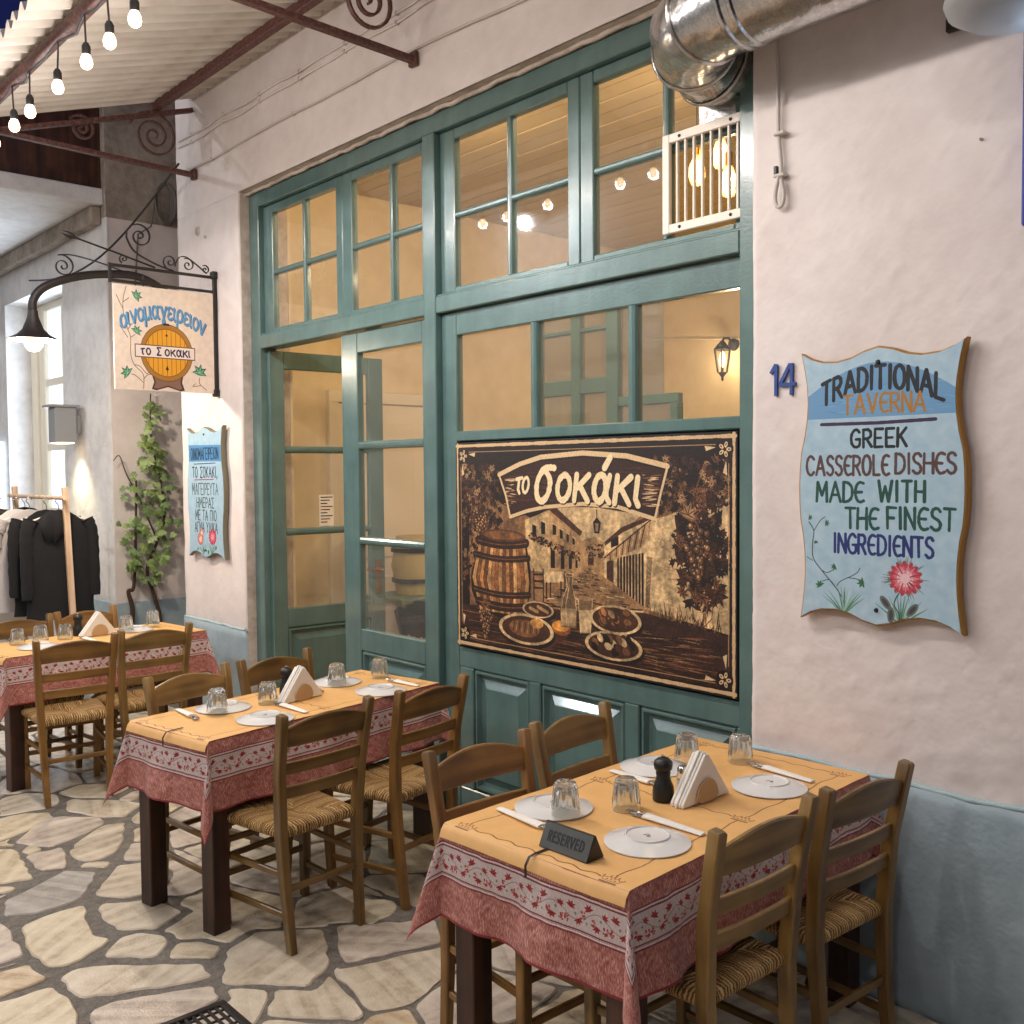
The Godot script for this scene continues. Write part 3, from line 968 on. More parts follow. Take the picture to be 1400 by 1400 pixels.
func paint_cloth() -> ImageTexture:
	# u along the edge (0.42 m), v from the table edge down (0.30 m); 840 x 600
	var w := 840
	var h := 600
	var a := stretched(61, 0.11, w, h, 840, 130, 4)
	var b := nb(62, 0.012, w, h, 3)
	var t := ramp(blend(a, b, 0.4), w, h, [[0.2, s8(146, 80, 72)], [0.45, s8(170, 104, 94)], [0.6, s8(186, 126, 114)], [0.8, s8(208, 164, 152)]])
	var p := Painter.new(w, h, Color.WHITE)
	p.im = t.get_image()
	p.im.convert(Image.FORMAT_RGB8)
	var y0 := 128.0
	var y1 := 318.0
	p.poly([Vector2(0, y0), Vector2(w, y0), Vector2(w, y1), Vector2(0, y1)], s8(204, 188, 184))
	for y in [y0 - 12, y1 + 4]:
		p.poly([Vector2(0, y), Vector2(w, y), Vector2(w, y + 9), Vector2(0, y + 9)], s8(222, 208, 204))
	for y in [y0, y1 - 12, y0 - 22, y1 + 16]:
		p.poly([Vector2(0, y), Vector2(w, y), Vector2(w, y + 9), Vector2(0, y + 9)], s8(120, 56, 62))
	for x in [0.0, 280.0, 560.0]:
		var st := []
		for i in 13:
			st.append(Vector2(x + 280.0 * i / 12.0, 222 + 34 * sin(TAU * i / 12.0)))
		p.line(st, 4, s8(128, 112, 100))
		for q in [[36, 188, 36, 0.4], [84, 256, 32, 2.6], [150, 182, 38, -0.5], [206, 262, 34, 3.4], [250, 194, 30, 0.9]]:
			p.leaf(Vector2(x + q[0], q[1]), q[2], q[3], s8(162, 40, 42), s8(120, 30, 36))
		for q in [[112, 210], [182, 232], [262, 250], [14, 246]]:
			for i in 11:
				p.ell(x + q[0] + rng.randf_range(-13, 13), q[1] + rng.randf_range(-4, 34), 6, 6, [s8(166, 62, 58), s8(186, 92, 84), s8(140, 44, 48)][i % 3])
		for q in [[64, 226], [136, 262], [226, 220]]:
			p.leaf(Vector2(x + q[0], q[1]), 13, 1.0, s8(134, 128, 112), s8(110, 104, 92))
	p.poly([Vector2(0, 584), Vector2(w, 584), Vector2(w, 600), Vector2(0, 600)], s8(140, 44, 48))
	# weave over everything
	var d := p.im.get_data()
	for y in h:
		for x in w:
			var i := (y * w + x) * 3
			var g: int = (a[y * w + x] - 128) / 6 + (5 if (x + y) % 3 == 0 else -3)
			d[i] = clampi(d[i] + g, 0, 255)
			d[i + 1] = clampi(d[i + 1] + g, 0, 255)
			d[i + 2] = clampi(d[i + 2] + g, 0, 255)
	return ImageTexture.create_from_image(Image.create_from_data(w, h, false, Image.FORMAT_RGB8, d))

func paint_paper() -> ImageTexture:
	# 660 x 1250 units
	var p := Painter.new(660, 1250, s8(228, 178, 112))
	board_ground(p, s8(228, 178, 112), 71, 7)
	var ink := s8(132, 84, 48)
	var wave := func(a: Vector2, b: Vector2) -> void:
		var o := []
		var d := (b - a).normalized().orthogonal()
		for i in 41:
			o.append(a.lerp(b, i / 40.0) + d * 5.0 * sin(i * 1.1))
		p.line(o, 4.2, ink)
	for a in [[70, 60, 590, 60], [70, 1190, 590, 1190], [70, 60, 70, 1190], [590, 60, 590, 1190], [70, 625, 590, 625]]:
		wave.call(Vector2(a[0], a[1]), Vector2(a[2], a[3]))
	for c in [Vector2(70, 60), Vector2(590, 60), Vector2(70, 1190), Vector2(590, 1190), Vector2(70, 625), Vector2(590, 625)]:
		p.poly([c + Vector2(-32, -20), c + Vector2(32, -20), c + Vector2(32, 20), c + Vector2(-32, 20)], s8(228, 178, 112))
		# a little crown
		p.line([c + Vector2(-24, 17), c + Vector2(24, 17)], 6, ink)
		var o := []
		for q in [[-23, 9], [-31, -9], [-21, -3], [-12, -14], [-5, -4], [0, -18], [5, -4], [12, -14], [21, -3], [31, -9], [23, 9]]:
			o.append(c + Vector2(q[0], q[1]))
		p.line(o, 2.4, ink)
		p.line([o[10], o[0]], 2.4, ink)
		for q in [[-31, -12], [-12, -17], [0, -21], [12, -17], [31, -12], [-12, 3], [0, 2], [12, 3]]:
			p.ell(c.x + q[0], c.y + q[1], 2.8, 2.8, ink)
	return p.tex()

const WARM := Color(1.0, 0.965, 0.945)
const WARMER := Color(1.0, 0.87, 0.68)
const BULB := 0.46
const STREET := 3.1

func _ready() -> void:
	rng.seed = 7
	# camera
	var cam := Camera3D.new()
	cam.name = "camera"
	add_child(cam)
	cam.position = Vector3(0, 1.75, 3.05)
	cam.rotation_degrees = Vector3(-2.35, 48.11, -0.473)
	cam.fov = 54.27
	cam.near = 0.05
	cam.far = 300.0
	cam.current = true
	# sky after sunset
	var we := WorldEnvironment.new()
	we.name = "environment"
	var e := Environment.new()
	e.background_mode = Environment.BG_SKY
	var sm := ProceduralSkyMaterial.new()
	sm.sky_top_color = Color(0.10, 0.13, 0.36)
	sm.sky_horizon_color = Color(0.20, 0.22, 0.40)
	sm.ground_bottom_color = Color(0.10, 0.10, 0.12)
	sm.ground_horizon_color = Color(0.16, 0.17, 0.24)
	sm.sky_curve = 0.2
	var sky := Sky.new()
	sky.sky_material = sm
	e.sky = sky
	e.background_energy_multiplier = 0.55
	e.tonemap_mode = Environment.TONE_MAPPER_LINEAR
	e.tonemap_exposure = 1.03
	e.sdfgi_enabled = true
	e.ssao_enabled = true
	e.ssil_enabled = true
	we.environment = e
	add_child(we)
	# what is left of the daylight: the afterglow over the roofs across the street
	var sun := DirectionalLight3D.new()
	sun.name = "afterglow"
	sun.light_energy = 0.02
	sun.light_color = Color(0.75, 0.8, 1.0)
	sun.light_angular_distance = 20.0
	sun.shadow_enabled = true
	sun.rotation_degrees = Vector3(-38, 28, 0)
	add_child(sun)

	make_materials()
	print("materials ", Time.get_ticks_msec())
	ground()
	print("ground ", Time.get_ticks_msec())
	facade()
	interior()
	left_building()
	street_beyond()
	print("buildings ", Time.get_ticks_msec())
	shopfront()
	canopy()
	string_lights()
	wall_fittings()
	signs()
	print("front ", Time.get_ticks_msec())
	lamp_and_hanging_sign()
	vine()
	clothes()
	print("left ", Time.get_ticks_msec())
	tables()
	print("tables ", Time.get_ticks_msec())

func make_materials() -> void:
	var n1 := nb(1, 0.006, 512, 512, 5)
	var n2 := nb(2, 0.03, 512, 512, 4)
	var n3 := nb(3, 0.12, 512, 512, 3)
	var pl := blend(n1, n2, 0.45)
	T.plaster_bump = gray(blend(blend(n2, n3, 0.35), n1, 0.2), 512, 512)
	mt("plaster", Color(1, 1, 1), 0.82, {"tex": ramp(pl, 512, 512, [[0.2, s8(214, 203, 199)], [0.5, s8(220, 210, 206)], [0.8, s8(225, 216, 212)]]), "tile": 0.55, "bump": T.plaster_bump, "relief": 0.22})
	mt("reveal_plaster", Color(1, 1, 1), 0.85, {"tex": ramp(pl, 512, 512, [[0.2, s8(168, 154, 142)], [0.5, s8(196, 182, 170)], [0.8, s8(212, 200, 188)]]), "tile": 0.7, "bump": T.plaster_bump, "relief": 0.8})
	mt("plinth_paint", Color(1, 1, 1), 0.62, {"tex": ramp(pl, 512, 512, [[0.2, s8(146, 164, 172)], [0.5, s8(156, 173, 181)], [0.8, s8(165, 182, 189)]]), "tile": 0.6, "bump": T.plaster_bump, "relief": 0.35})
	mt("plinth_edge", s8(168, 190, 193), 0.7, {"bump": T.plaster_bump, "tile": 1.0, "relief": 0.5})
	mt("grey_plaster", Color(1, 1, 1), 0.85, {"tex": ramp(pl, 512, 512, [[0.2, s8(204, 200, 197)], [0.5, s8(217, 214, 212)], [0.8, s8(225, 223, 221)]]), "tile": 0.5, "bump": T.plaster_bump, "relief": 0.6})
	mt("bare_concrete", Color(1, 1, 1), 0.9, {"tex": ramp(pl, 512, 512, [[0.2, s8(128, 116, 104)], [0.5, s8(152, 140, 128)], [0.8, s8(168, 157, 145)]]), "tile": 0.7, "bump": T.plaster_bump, "relief": 0.8})
	mt("room_plaster", Color(1, 1, 1), 0.85, {"tex": ramp(pl, 512, 512, [[0.2, s8(224, 206, 168)], [0.5, s8(231, 214, 178)], [0.8, s8(236, 221, 188)]]), "tile": 0.35})
	mt("room_ceiling", s8(188, 168, 128), 0.8)
	mt("cream_paint", s8(232, 222, 202), 0.45)
	# green oil paint over wood: streaks of the brush, a little relief
	var gr := blend(stretched(5, 0.03, 512, 512, 512, 40, 4), n1, 0.7)
	var green_tex := ramp(gr, 512, 512, [[0.2, s8(80, 106, 104)], [0.5, s8(85, 113, 110)], [0.8, s8(91, 119, 116)]])
	mt("green_paint", Color(1, 1, 1), 0.27, {"tex": green_tex, "tile": 1.1, "bump": gray(blend(gr, n3, 0.3), 512, 512), "relief": 0.12, "coat": 0.5, "coat_rough": 0.1})
	mt("green_paint_inside", s8(84, 112, 92), 0.42, {"bump": gray(gr, 512, 512), "tile": 1.0, "relief": 0.15})
	mt("pane", Color(0.94, 0.97, 0.96), 0.02, {"alpha": 0.06})
	mt("tinted_pane", Color(0.52, 0.5, 0.42), 0.03, {"alpha": 0.45})
	# iron, metal
	mt("black_iron", s8(44, 38, 36), 0.5, {"bump": T.plaster_bump, "tile": 3.0, "relief": 0.1, "metal": 0.3})
	mt("red_oxide", Color(1, 1, 1), 0.62, {"tex": ramp(n2, 512, 512, [[0.25, s8(72, 44, 40)], [0.55, s8(94, 58, 53)], [0.8, s8(112, 76, 69)]]), "tile": 2.0})
	mt("galvanised", Color(1, 1, 1), 0.24, {"tex": ramp(blend(n2, n3, 0.5), 512, 512, [[0.3, s8(176, 174, 172)], [0.7, s8(206, 204, 202)]]), "tile": 1.6, "metal": 1.0, "bump": gray(n1, 512, 512), "relief": 0.5})
	mt("white_enamel", s8(228, 218, 204), 0.4)
	mt("grey_enamel", s8(148, 150, 152), 0.45)
	mt("steel", s8(200, 198, 194), 0.22, {"metal": 1.0})
	mt("brass", s8(190, 140, 70), 0.3, {"metal": 1.0})
	mt("black_plastic", s8(24, 23, 23), 0.4)
	mt("white_cable", s8(196, 188, 180), 0.6)
	mt("grey_cable", s8(112, 106, 100), 0.6)
	mt("black_cable", s8(40, 34, 32), 0.6)
	mt("sheet_roof", Color(1, 1, 1), 0.55, {"tex": ramp(blend(stretched(8, 0.02, 512, 512, 512, 64), n1, 0.5), 512, 512, [[0.2, s8(188, 178, 166)], [0.5, s8(208, 200, 190)], [0.8, s8(222, 215, 206)]]), "tile": 0.5})
	mt("bulb_glass", Color(1, 0.95, 0.85), 0.3, {"emit": Color(1.0, 0.86, 0.64), "power": 9.0})
	mt("amber_bulb_glass", Color(1, 0.9, 0.7), 0.1, {"alpha": 0.25})
	mt("filament", Color(1, 0.8, 0.5), 0.3, {"emit": Color(1.0, 0.72, 0.4), "power": 7.0})
	mt("lantern_glow", Color(1, 0.95, 0.85), 0.3, {"emit": Color(1.0, 0.86, 0.62), "power": 4.0})
	mt("backlit_white", Color(0.9, 0.95, 1.0), 0.3, {"emit": Color(0.72, 0.86, 1.0), "power": 1.3})
	mt("backlit_blue", s8(30, 52, 130), 0.3, {"emit": Color(0.05, 0.10, 0.62), "power": 0.12})
	mt("shop_pane_light", Color(0.9, 0.95, 1.0), 0.2, {"emit": Color(0.86, 0.93, 1.0), "power": 1.0})
	# wood
	for k in [["wood_v", 512, 24, 11], ["wood_h", 24, 512, 12]]:
		var g := stretched(k[3], 0.02, 512, 512, k[1], k[2], 5)
		var g2 := blend(g, n1, 0.35)
		mt(k[0], Color(1, 1, 1), 0.42, {"tex": ramp(g2, 512, 512, [[0.15, s8(94, 69, 33)], [0.45, s8(126, 96, 49)], [0.6, s8(139, 108, 58)], [0.85, s8(158, 126, 74)]]), "tile": 1.3, "bump": gray(g, 512, 512), "relief": 0.12, "coat": 0.2, "coat_rough": 0.3})
	for k in [["wood_v", 0.84, 1.0, 1.03], ["wood_h", 0.84, 1.0, 1.03]]:
		for i in 2:
			var wm: StandardMaterial3D = M[k[0]].duplicate()
			wm.albedo_color = [Color(0.86, 0.84, 0.8), Color(1.0, 0.93, 0.82)][i]
			wm.uv1_offset = Vector3(0.37 * (i + 1), 0.21, 0.53 * (i + 1))
			wm.roughness = 0.36 + 0.12 * i
			M["%s_%d" % [k[0], i]] = wm
	var gd := blend(stretched(13, 0.02, 512, 512, 512, 20, 5), n1, 0.3)
	mt("dark_wood", Color(1, 1, 1), 0.45, {"tex": ramp(gd, 512, 512, [[0.2, s8(44, 24, 16)], [0.5, s8(66, 38, 26)], [0.8, s8(86, 52, 36)]]), "tile": 1.3, "bump": gray(gd, 512, 512), "relief": 0.1})
	mt("pale_wood", Color(1, 1, 1), 0.55, {"tex": ramp(gd, 512, 512, [[0.2, s8(196, 160, 128)], [0.5, s8(214, 182, 152)], [0.8, s8(226, 200, 172)]]), "tile": 1.6})
	# rush: strands run along v
	var ru := PackedByteArray()
	ru.resize(512 * 512)
	var strand := []
	for i in 38:
		strand.append(rng.randf_range(-38.0, 38.0))
	for y in 512:
		for x in 512:
			var xx := x + (n1[y * 512 + x] - 128) * 0.10
			var sx := fposmod(xx * 38.0 / 512.0, 38.0)
			var q := sx - floorf(sx)
			ru[y * 512 + x] = clampi(int(40 + 150 * sin(PI * q) + strand[int(sx) % 38] + (n3[y * 512 + x] - 128) * 0.35), 0, 255)
	mt("rush", Color(1, 1, 1), 0.6, {"tex": ramp(ru, 512, 512, [[0.12, s8(70, 46, 20)], [0.4, s8(158, 116, 62)], [0.65, s8(200, 160, 98)], [0.9, s8(228, 196, 140)]]), "bump": gray(ru, 512, 512), "relief": 1.0})
	# stone: veins run along the local x axis
	var vein := stretched(21, 0.02, 512, 512, 30, 512, 5)
	var st := blend(blend(vein, n2, 0.3), nb(25, 0.014, 512, 512, 5), 0.25)
	var sb := gray(blend(vein, n3, 0.4), 512, 512)
	var tones := [[s8(158, 143, 120), s8(202, 188, 165), s8(220, 209, 188)], [s8(156, 140, 126), s8(198, 184, 168), s8(218, 206, 190)], [s8(170, 150, 122), s8(208, 193, 165), s8(224, 212, 186)], [s8(128, 124, 116), s8(160, 155, 147), s8(184, 179, 170)], [s8(160, 126, 92), s8(202, 180, 148), s8(222, 206, 180)]]
	for i in 5:
		mt("stone_%d" % i, Color(1, 1, 1), 0.36, {"tex": ramp(st, 512, 512, [[0.12, tones[i][0].darkened(0.03)], [0.42, tones[i][1]], [0.75, tones[i][2]]]), "tile": Vector3(1.3, 1.3, 1.3), "world": false, "bump": sb, "relief": 0.35})
	mt("grout", Color(1, 1, 1), 0.9, {"tex": ramp(blend(n2, n3, 0.5), 512, 512, [[0.2, s8(94, 89, 82)], [0.5, s8(115, 109, 101)], [0.8, s8(134, 127, 119)]]), "tile": 1.2, "bump": T.plaster_bump, "relief": 0.5})
	mt("room_floor", s8(150, 120, 92), 0.5)
	# tableware
	mt("porcelain", s8(226, 226, 224), 0.16, {"coat": 0.5, "coat_rough": 0.05})
	mt("mark_ink", s8(92, 96, 110), 0.5)
	mt("napkin_paper", s8(236, 232, 224), 0.85, {"bump": T.plaster_bump, "tile": 8.0, "relief": 0.05})
	mt("kraft_card", s8(190, 158, 116), 0.7)
	mt("drinking_glass", Color(0.97, 0.98, 0.97), 0.03, {"glass": true, "alpha": 0.05})
	mt("salt", s8(228, 226, 220), 0.8)
	mt("table_cloth", Color(1, 1, 1), 0.9, {"tex": paint_cloth(), "sheen": 0.3})
	mt("table_paper", Color(1, 1, 1), 0.6, {"tex": paint_paper()})
	mt("reserved_face", s8(74, 76, 74), 0.42)
	mt("reserved_letter", s8(14, 14, 15), 0.4)
	mt("mural_print", Color(1, 1, 1), 0.5, {"tex": paint_mural()})
	mt("board_english", Color(1, 1, 1), 0.45, {"tex": paint_board_english(), "coat": 0.2})
	mt("board_greek", Color(1, 1, 1), 0.45, {"tex": paint_board_greek(), "coat": 0.2})
	mt("hanging_board", Color(1, 1, 1), 0.5, {"tex": paint_hanging_sign()})
	mt("ochre_edge", s8(160, 116, 48), 0.5)
	mt("olive_edge", s8(112, 106, 84), 0.5)
	mt("number_blue", s8(40, 70, 140), 0.6)
	# plants and cloth
	for i in 3:
		var c: Color = [s8(86, 112, 44), s8(66, 94, 38), s8(112, 134, 62)][i]
		mt("leaf_%d" % i, c.lightened(0.2), 0.5, {"back": Color(0.35, 0.45, 0.15)})
	mt("vine_bark", s8(70, 50, 38), 0.85, {"bump": T.plaster_bump, "tile": 6.0, "relief": 0.4})
	mt("black_fleece", s8(20, 20, 24), 0.95, {"sheen": 0.15})
	mt("black_cotton", s8(17, 17, 19), 0.95, {"sheen": 0.1})
	mt("grey_cotton", s8(176, 170, 168), 0.95)
	mt("white_cotton", s8(206, 204, 200), 0.95)
	mt("dark_print_cotton", Color(1, 1, 1), 0.95, {"tex": ramp(n3, 512, 512, [[0.35, s8(30, 28, 28)], [0.5, s8(86, 70, 46)], [0.65, s8(36, 40, 34)]]), "tile": 3.0})
	mt("skirting_pot", s8(118, 124, 128), 0.6)
	mt("red_fabric", s8(190, 96, 92), 0.9)
	mt("barrel_yellow", s8(196, 172, 96), 0.6)
	mt("notice_paper", s8(224, 214, 196), 0.8)
	mt("notice_red", s8(120, 42, 40), 0.7)
	mt("ink_dark", s8(60, 52, 50), 0.8)

# ---------- ground ----------
const STONES := [
	[-5.8, 1.57, -5.83, 1.53, -5.83, 1.42, -5.68, 1.31, -5.52, 1.35, -5.49, 1.43, -5.53, 1.64],
	[-5.71, 1.3, -5.77, 1.16, -5.62, 0.95, -5.54, 0.96, -5.44, 1.12, -5.56, 1.25],
	[-5.36, 1.1, -5.44, 0.99, -5.42, 0.94, -5.31, 1.01, -5.3, 1.07],
	[-5.53, 1.31, -5.54, 1.27, -5.31, 1.07, -5.21, 1.03, -5.07, 1.17, -5.15, 1.26, -5.37, 1.36],
	[-5.45, 1.76, -5.49, 1.65, -5.48, 1.52, -5.41, 1.43, -5.32, 1.44, -5.25, 1.5, -5.15, 1.74, -5.16, 1.81],
	[-5.08, 1.69, -5.31, 1.5, -5.3, 1.4, -5.15, 1.27, -5.05, 1.28, -4.96, 1.43, -4.9, 1.58, -4.97, 1.64],
	[-4.78, 1.54, -4.89, 1.46, -5.02, 1.3, -4.99, 1.2, -4.77, 1.29, -4.63, 1.38, -4.59, 1.46, -4.6, 1.52, -4.7, 1.55],
	[-4.92, 1.71, -4.98, 1.66, -4.89, 1.62, -4.85, 1.68],
	[-4.85, 1.71, -4.85, 1.55, -4.7, 1.58, -4.58, 1.62, -4.63, 1.71],
	[-4.56, 1.57, -4.59, 1.53, -4.52, 1.44, -4.47, 1.48],
	[-5.09, 1.87, -5.03, 1.77, -4.99, 1.72, -4.79, 1.73, -4.56, 1.76, -4.6, 1.88, -4.66, 1.95],
	[-4.4, 1.92, -4.48, 1.76, -4.56, 1.63, -4.44, 1.53, -4.21, 1.68, -4.19, 1.86, -4.25, 1.96],
	[-4.22, 1.62, -4.37, 1.5, -4.45, 1.44, -4.38, 1.3, -4.19, 1.33, -4.05, 1.43, -4.08, 1.54, -4.17, 1.61],
	[-4.86, 1.21, -4.85, 1.12, -4.78, 1.09, -4.63, 1.16, -4.7, 1.27],
	[-4.54, 1.38, -4.68, 1.29, -4.61, 1.17, -4.38, 1.24, -4.49, 1.39],
	[-4.07, 1.66, -4.1, 1.63, -4.0, 1.46, -3.8, 1.42, -3.73, 1.56, -3.82, 1.67, -3.96, 1.68],
	[-4.1, 1.94, -4.14, 1.8, -4.13, 1.69, -4.01, 1.73, -3.83, 1.76, -3.76, 1.72, -3.7, 1.81, -3.66, 1.91, -3.69, 1.96, -3.83, 1.98],
	[-4.27, 2.06, -4.2, 1.99, -4.15, 1.98, -3.85, 2.0, -3.84, 2.08, -3.88, 2.15],
	[-3.64, 1.79, -3.75, 1.69, -3.74, 1.62, -3.65, 1.56, -3.59, 1.57, -3.51, 1.65],
	[-3.47, 1.62, -3.56, 1.55, -3.51, 1.48, -3.42, 1.44, -3.36, 1.5],
	[-3.75, 2.18, -3.77, 2.1, -3.76, 2.01, -3.61, 1.99, -3.6, 2.05, -3.59, 2.15, -3.61, 2.2],
	[-3.59, 1.96, -3.62, 1.9, -3.56, 1.79, -3.35, 1.55, -3.24, 1.56, -3.27, 1.68, -3.4, 1.95],
	[-3.57, 2.21, -3.55, 2.16, -3.54, 2.0, -3.42, 1.98, -3.25, 2.01, -3.16, 2.06, -3.33, 2.25],
	[-3.29, 1.96, -3.3, 1.88, -3.17, 1.59, -3.08, 1.61, -3.04, 1.78, -3.09, 1.91, -3.19, 1.98],
	[-5.02, 1.16, -5.15, 1.03, -5.16, 0.98, -4.88, 1.08, -4.94, 1.17],
	[-4.59, 1.93, -4.57, 1.89, -4.52, 1.84, -4.49, 1.86, -4.49, 1.91],
	[-3.27, 1.04, -3.05, 0.73, -2.89, 0.82, -3.0, 1.17, -3.12, 1.13],
	[-3.38, 1.44, -3.44, 1.29, -3.28, 1.09, -3.03, 1.22, -2.95, 1.35, -3.17, 1.56],
	[-3.42, 0.82, -3.31, 0.74, -3.23, 0.79, -3.2, 0.93, -3.24, 0.94]
]

func jag(p: PackedVector2Array, amp: float) -> PackedVector2Array:
	# split the long edges, let the points wander a little, round the corners
	var o := PackedVector2Array()
	var m := p.size()
	for i in m:
		var a := p[i]
		var b := p[(i + 1) % m]
		var z := p[(i + m - 1) % m]
		var l := a.distance_to(b)
		var l0 := a.distance_to(z)
		o.append(a + (z - a) * minf(0.25, 0.013 / maxf(l0, 0.01)))
		o.append(a + (b - a) * minf(0.25, 0.013 / maxf(l, 0.01)))
		var k := int(l / 0.045)
		for j in range(1, k):
			var d := (b - a).normalized().orthogonal()
			o.append(a.lerp(b, float(j) / k) + d * rng.randf_range(-amp, amp))
	return o

func slab(p: PackedVector2Array, top: float) -> MB:
	# a flagstone cut to outline p (x, z), lying flat with a worn edge
	var mb := MB.new()
	var q := PackedVector2Array()
	for a in p:
		q.append(Vector2(a.x, -a.y))
	mb.prism(q, -0.02, top, Transform3D(Basis(Vector3.RIGHT, -PI / 2), Vector3.ZERO), 0.005)
	return mb

func ground() -> void:
	var g := MB.new()
	g.grid(60, 60, func(u: float, v: float) -> Vector3: return Vector3(lerpf(-40, 40, u), 0.0, lerpf(60.0, -0.02, v) if v < 1.0 else -0.02))
	var base := put("ground", g, M.grout)
	tag(base, "", "", "", "structure")
	var alley := MB.new()
	alley.quad(Vector3(-9.2, -0.004, -6.0), Vector3(-6.5, -0.004, -6.0), Vector3(-6.5, -0.004, -0.0), Vector3(-9.2, -0.004, -0.0))
	tag(put("alley_ground", alley, M.grout), "", "", "", "structure")
	# the stones that can be made out in the photograph keep their outlines
	var done: Array[PackedVector2Array] = []
	var all: Array = []
	for s in STONES:
		var p := PackedVector2Array()
		for i in range(0, s.size(), 2):
			p.append(Vector2(s[i], s[i + 1]))
		if Geometry2D.is_polygon_clockwise(p):
			p.reverse()
		done.append(p)
		all.append([p, 0.0])
	var grown: Array = []
	for p in done:
		var o := Geometry2D.offset_polygon(p, 0.035, Geometry2D.JOIN_MITER)
		grown.append(o[0])
	# the rest: crazy paving from cells round scattered seeds
	var seeds: Array[Vector2] = []
	var step := 0.42
	for i in 40:
		for j in 16:
			var q := Vector2(-13.0 + (i + 0.5 * (j % 2)) * step, -0.1 + j * step * 0.9)
			# big and small stones mixed: some seeds fall out, some get a neighbour
			var dice := rng.randf()
			if dice < 0.2:
				continue
			seeds.append(q + Vector2(rng.randf_range(-0.2, 0.2), rng.randf_range(-0.2, 0.2)))
			if dice > 0.86:
				seeds.append(q + Vector2(rng.randf_range(-0.2, 0.2), 0.2 + rng.randf_range(-0.06, 0.06)))
	for c in seeds:
		var cell := PackedVector2Array([c + Vector2(-0.8, -0.8), c + Vector2(0.8, -0.8), c + Vector2(0.8, 0.8), c + Vector2(-0.8, 0.8)])
		for o in seeds:
			var d := o - c
			if d.length() > 1.5 or d.length() < 0.001:
				continue
			var mid := c + d * 0.5 - d.normalized() * 0.011
			var nn := d.normalized()
			var cut := PackedVector2Array()
			for i in cell.size():
				var a := cell[i]
				var b := cell[(i + 1) % cell.size()]
				var da := (a - mid).dot(nn)
				var db := (b - mid).dot(nn)
				if da <= 0.0:
					cut.append(a)
				if (da < 0.0) != (db < 0.0) and absf(da - db) > 1e-9:
					cut.append(a.lerp(b, da / (da - db)))
			cell = cut
			if cell.size() < 3:
				break
		if cell.size() < 3:
			continue
		var left := Geometry2D.intersect_polygons(cell, PackedVector2Array([Vector2(-14, 0.012), Vector2(4, 0.012), Vector2(4, 6.15), Vector2(-14, 6.15)]))
		if left.is_empty():
			continue
		var parts: Array = [left[0]]
		for gpoly in grown:
			var nxt: Array = []
			for p in parts:
				for r in Geometry2D.clip_polygons(p, gpoly):
					if not Geometry2D.is_polygon_clockwise(r):
						nxt.append(r)
			parts = nxt
		for p in parts:
			var ar := 0.0
			for i in p.size():
				ar += p[i].cross(p[(i + 1) % p.size()])
			if absf(ar) * 0.5 > 0.012:
				all.append([p, 1.0])
	# nearest to the camera first
	var eye := Vector2(0, 3.05)
	var look := Vector2(-0.745, -0.668)
	for a in all:
		var c := Vector2.ZERO
		for q in a[0]:
			c += q
		c /= a[0].size()
		var d: Vector2 = c - eye
		var seen: bool = d.dot(look) > 0.8 and absf(d.cross(look)) < d.dot(look) * 0.56
		a.append(c)
		a.append(d.length() + (0.0 if seen else 50.0) + (0.0 if a[1] == 0.0 else 0.5))
	all.sort_custom(func(a, b): return a[3] < b[3])
	var rest := MB.new()
	for k in all.size():
		var a: Array = all[k]
		var ctr: Vector2 = a[2]
		var p: PackedVector2Array = jag(a[0], 0.008)
		var top := rng.randf_range(0.004, 0.010)
		if k < 300:
			var rot := rng.randf() * TAU
			var loc := PackedVector2Array()
			for q in p:
				loc.append((q - ctr).rotated(rot))
			var mb := slab(loc, top)
			if mb.v.is_empty():
				continue
			var tone: int = [0, 0, 1, 1, 2, 0, 3, 1, 2, 0, 1, 2, 4, 0, 1][rng.randi() % 15]
			if a[1] == 0.0:
				var which := done.find(a[0])
				tone = 3 if which == 11 else (4 if which == 20 else [0, 2, 1][which % 3])
			var o := put("flagstone", mb, M["stone_%d" % tone], base)
			o.position = Vector3(ctr.x, 0, ctr.y)
			o.rotation.y = rot
		else:
			var mb := slab(p, top)
			rest.v.append_array(mb.v); rest.n.append_array(mb.n); rest.t.append_array(mb.t)
	var o := put("far_flagstones", rest, M.stone_1, base)
	tag(o, "", "", "", "stuff")

# ---------- the taverna building ----------
var plaster_noise := FastNoiseLite.new()

func plaster_sheet(mb: MB, x0: float, x1: float, y0: float, y1: float, z: float, step := 0.05, amp := 0.006, wrap := 0.014) -> void:
	# hand-laid plaster, facing +z; its rim turns back by wrap
	var nx := maxi(2, int((x1 - x0) / step))
	var ny := maxi(2, int((y1 - y0) / step))
	mb.grid(nx + 2, ny + 2, func(u: float, v: float) -> Vector3:
		var i := roundi(u * (nx + 2))
		var j := roundi(v * (ny + 2))
		var x := lerpf(x0, x1, clampf((i - 1.0) / nx, 0, 1))
		var y := lerpf(y0, y1, clampf((j - 1.0) / ny, 0, 1))
		var d := plaster_noise.get_noise_2d(x * 2.2, y * 2.2) * amp + plaster_noise.get_noise_2d(x * 9.0 + 50.0, y * 9.0) * amp * 0.35
		if step < 0.03:
			d -= plaster_noise.get_noise_2d(x * 9.0 + 50.0, y * 9.0) * amp * 0.2
			# trowel ripples, stronger towards the foot of the wall
			d += plaster_noise.get_noise_2d(x * 7.0 + 20.0, y * 24.0) * 0.0028 * (0.35 + smoothstep(1.5, 0.8, y)) + maxf(0.0, plaster_noise.get_noise_2d(x * 16.0, y * 14.0 + 70.0) - 0.32) * 0.013
		if i == 0 or j == 0 or i == nx + 2 or j == ny + 2:
			return Vector3(x, y, z - wrap)
		return Vector3(x, y, z + d))

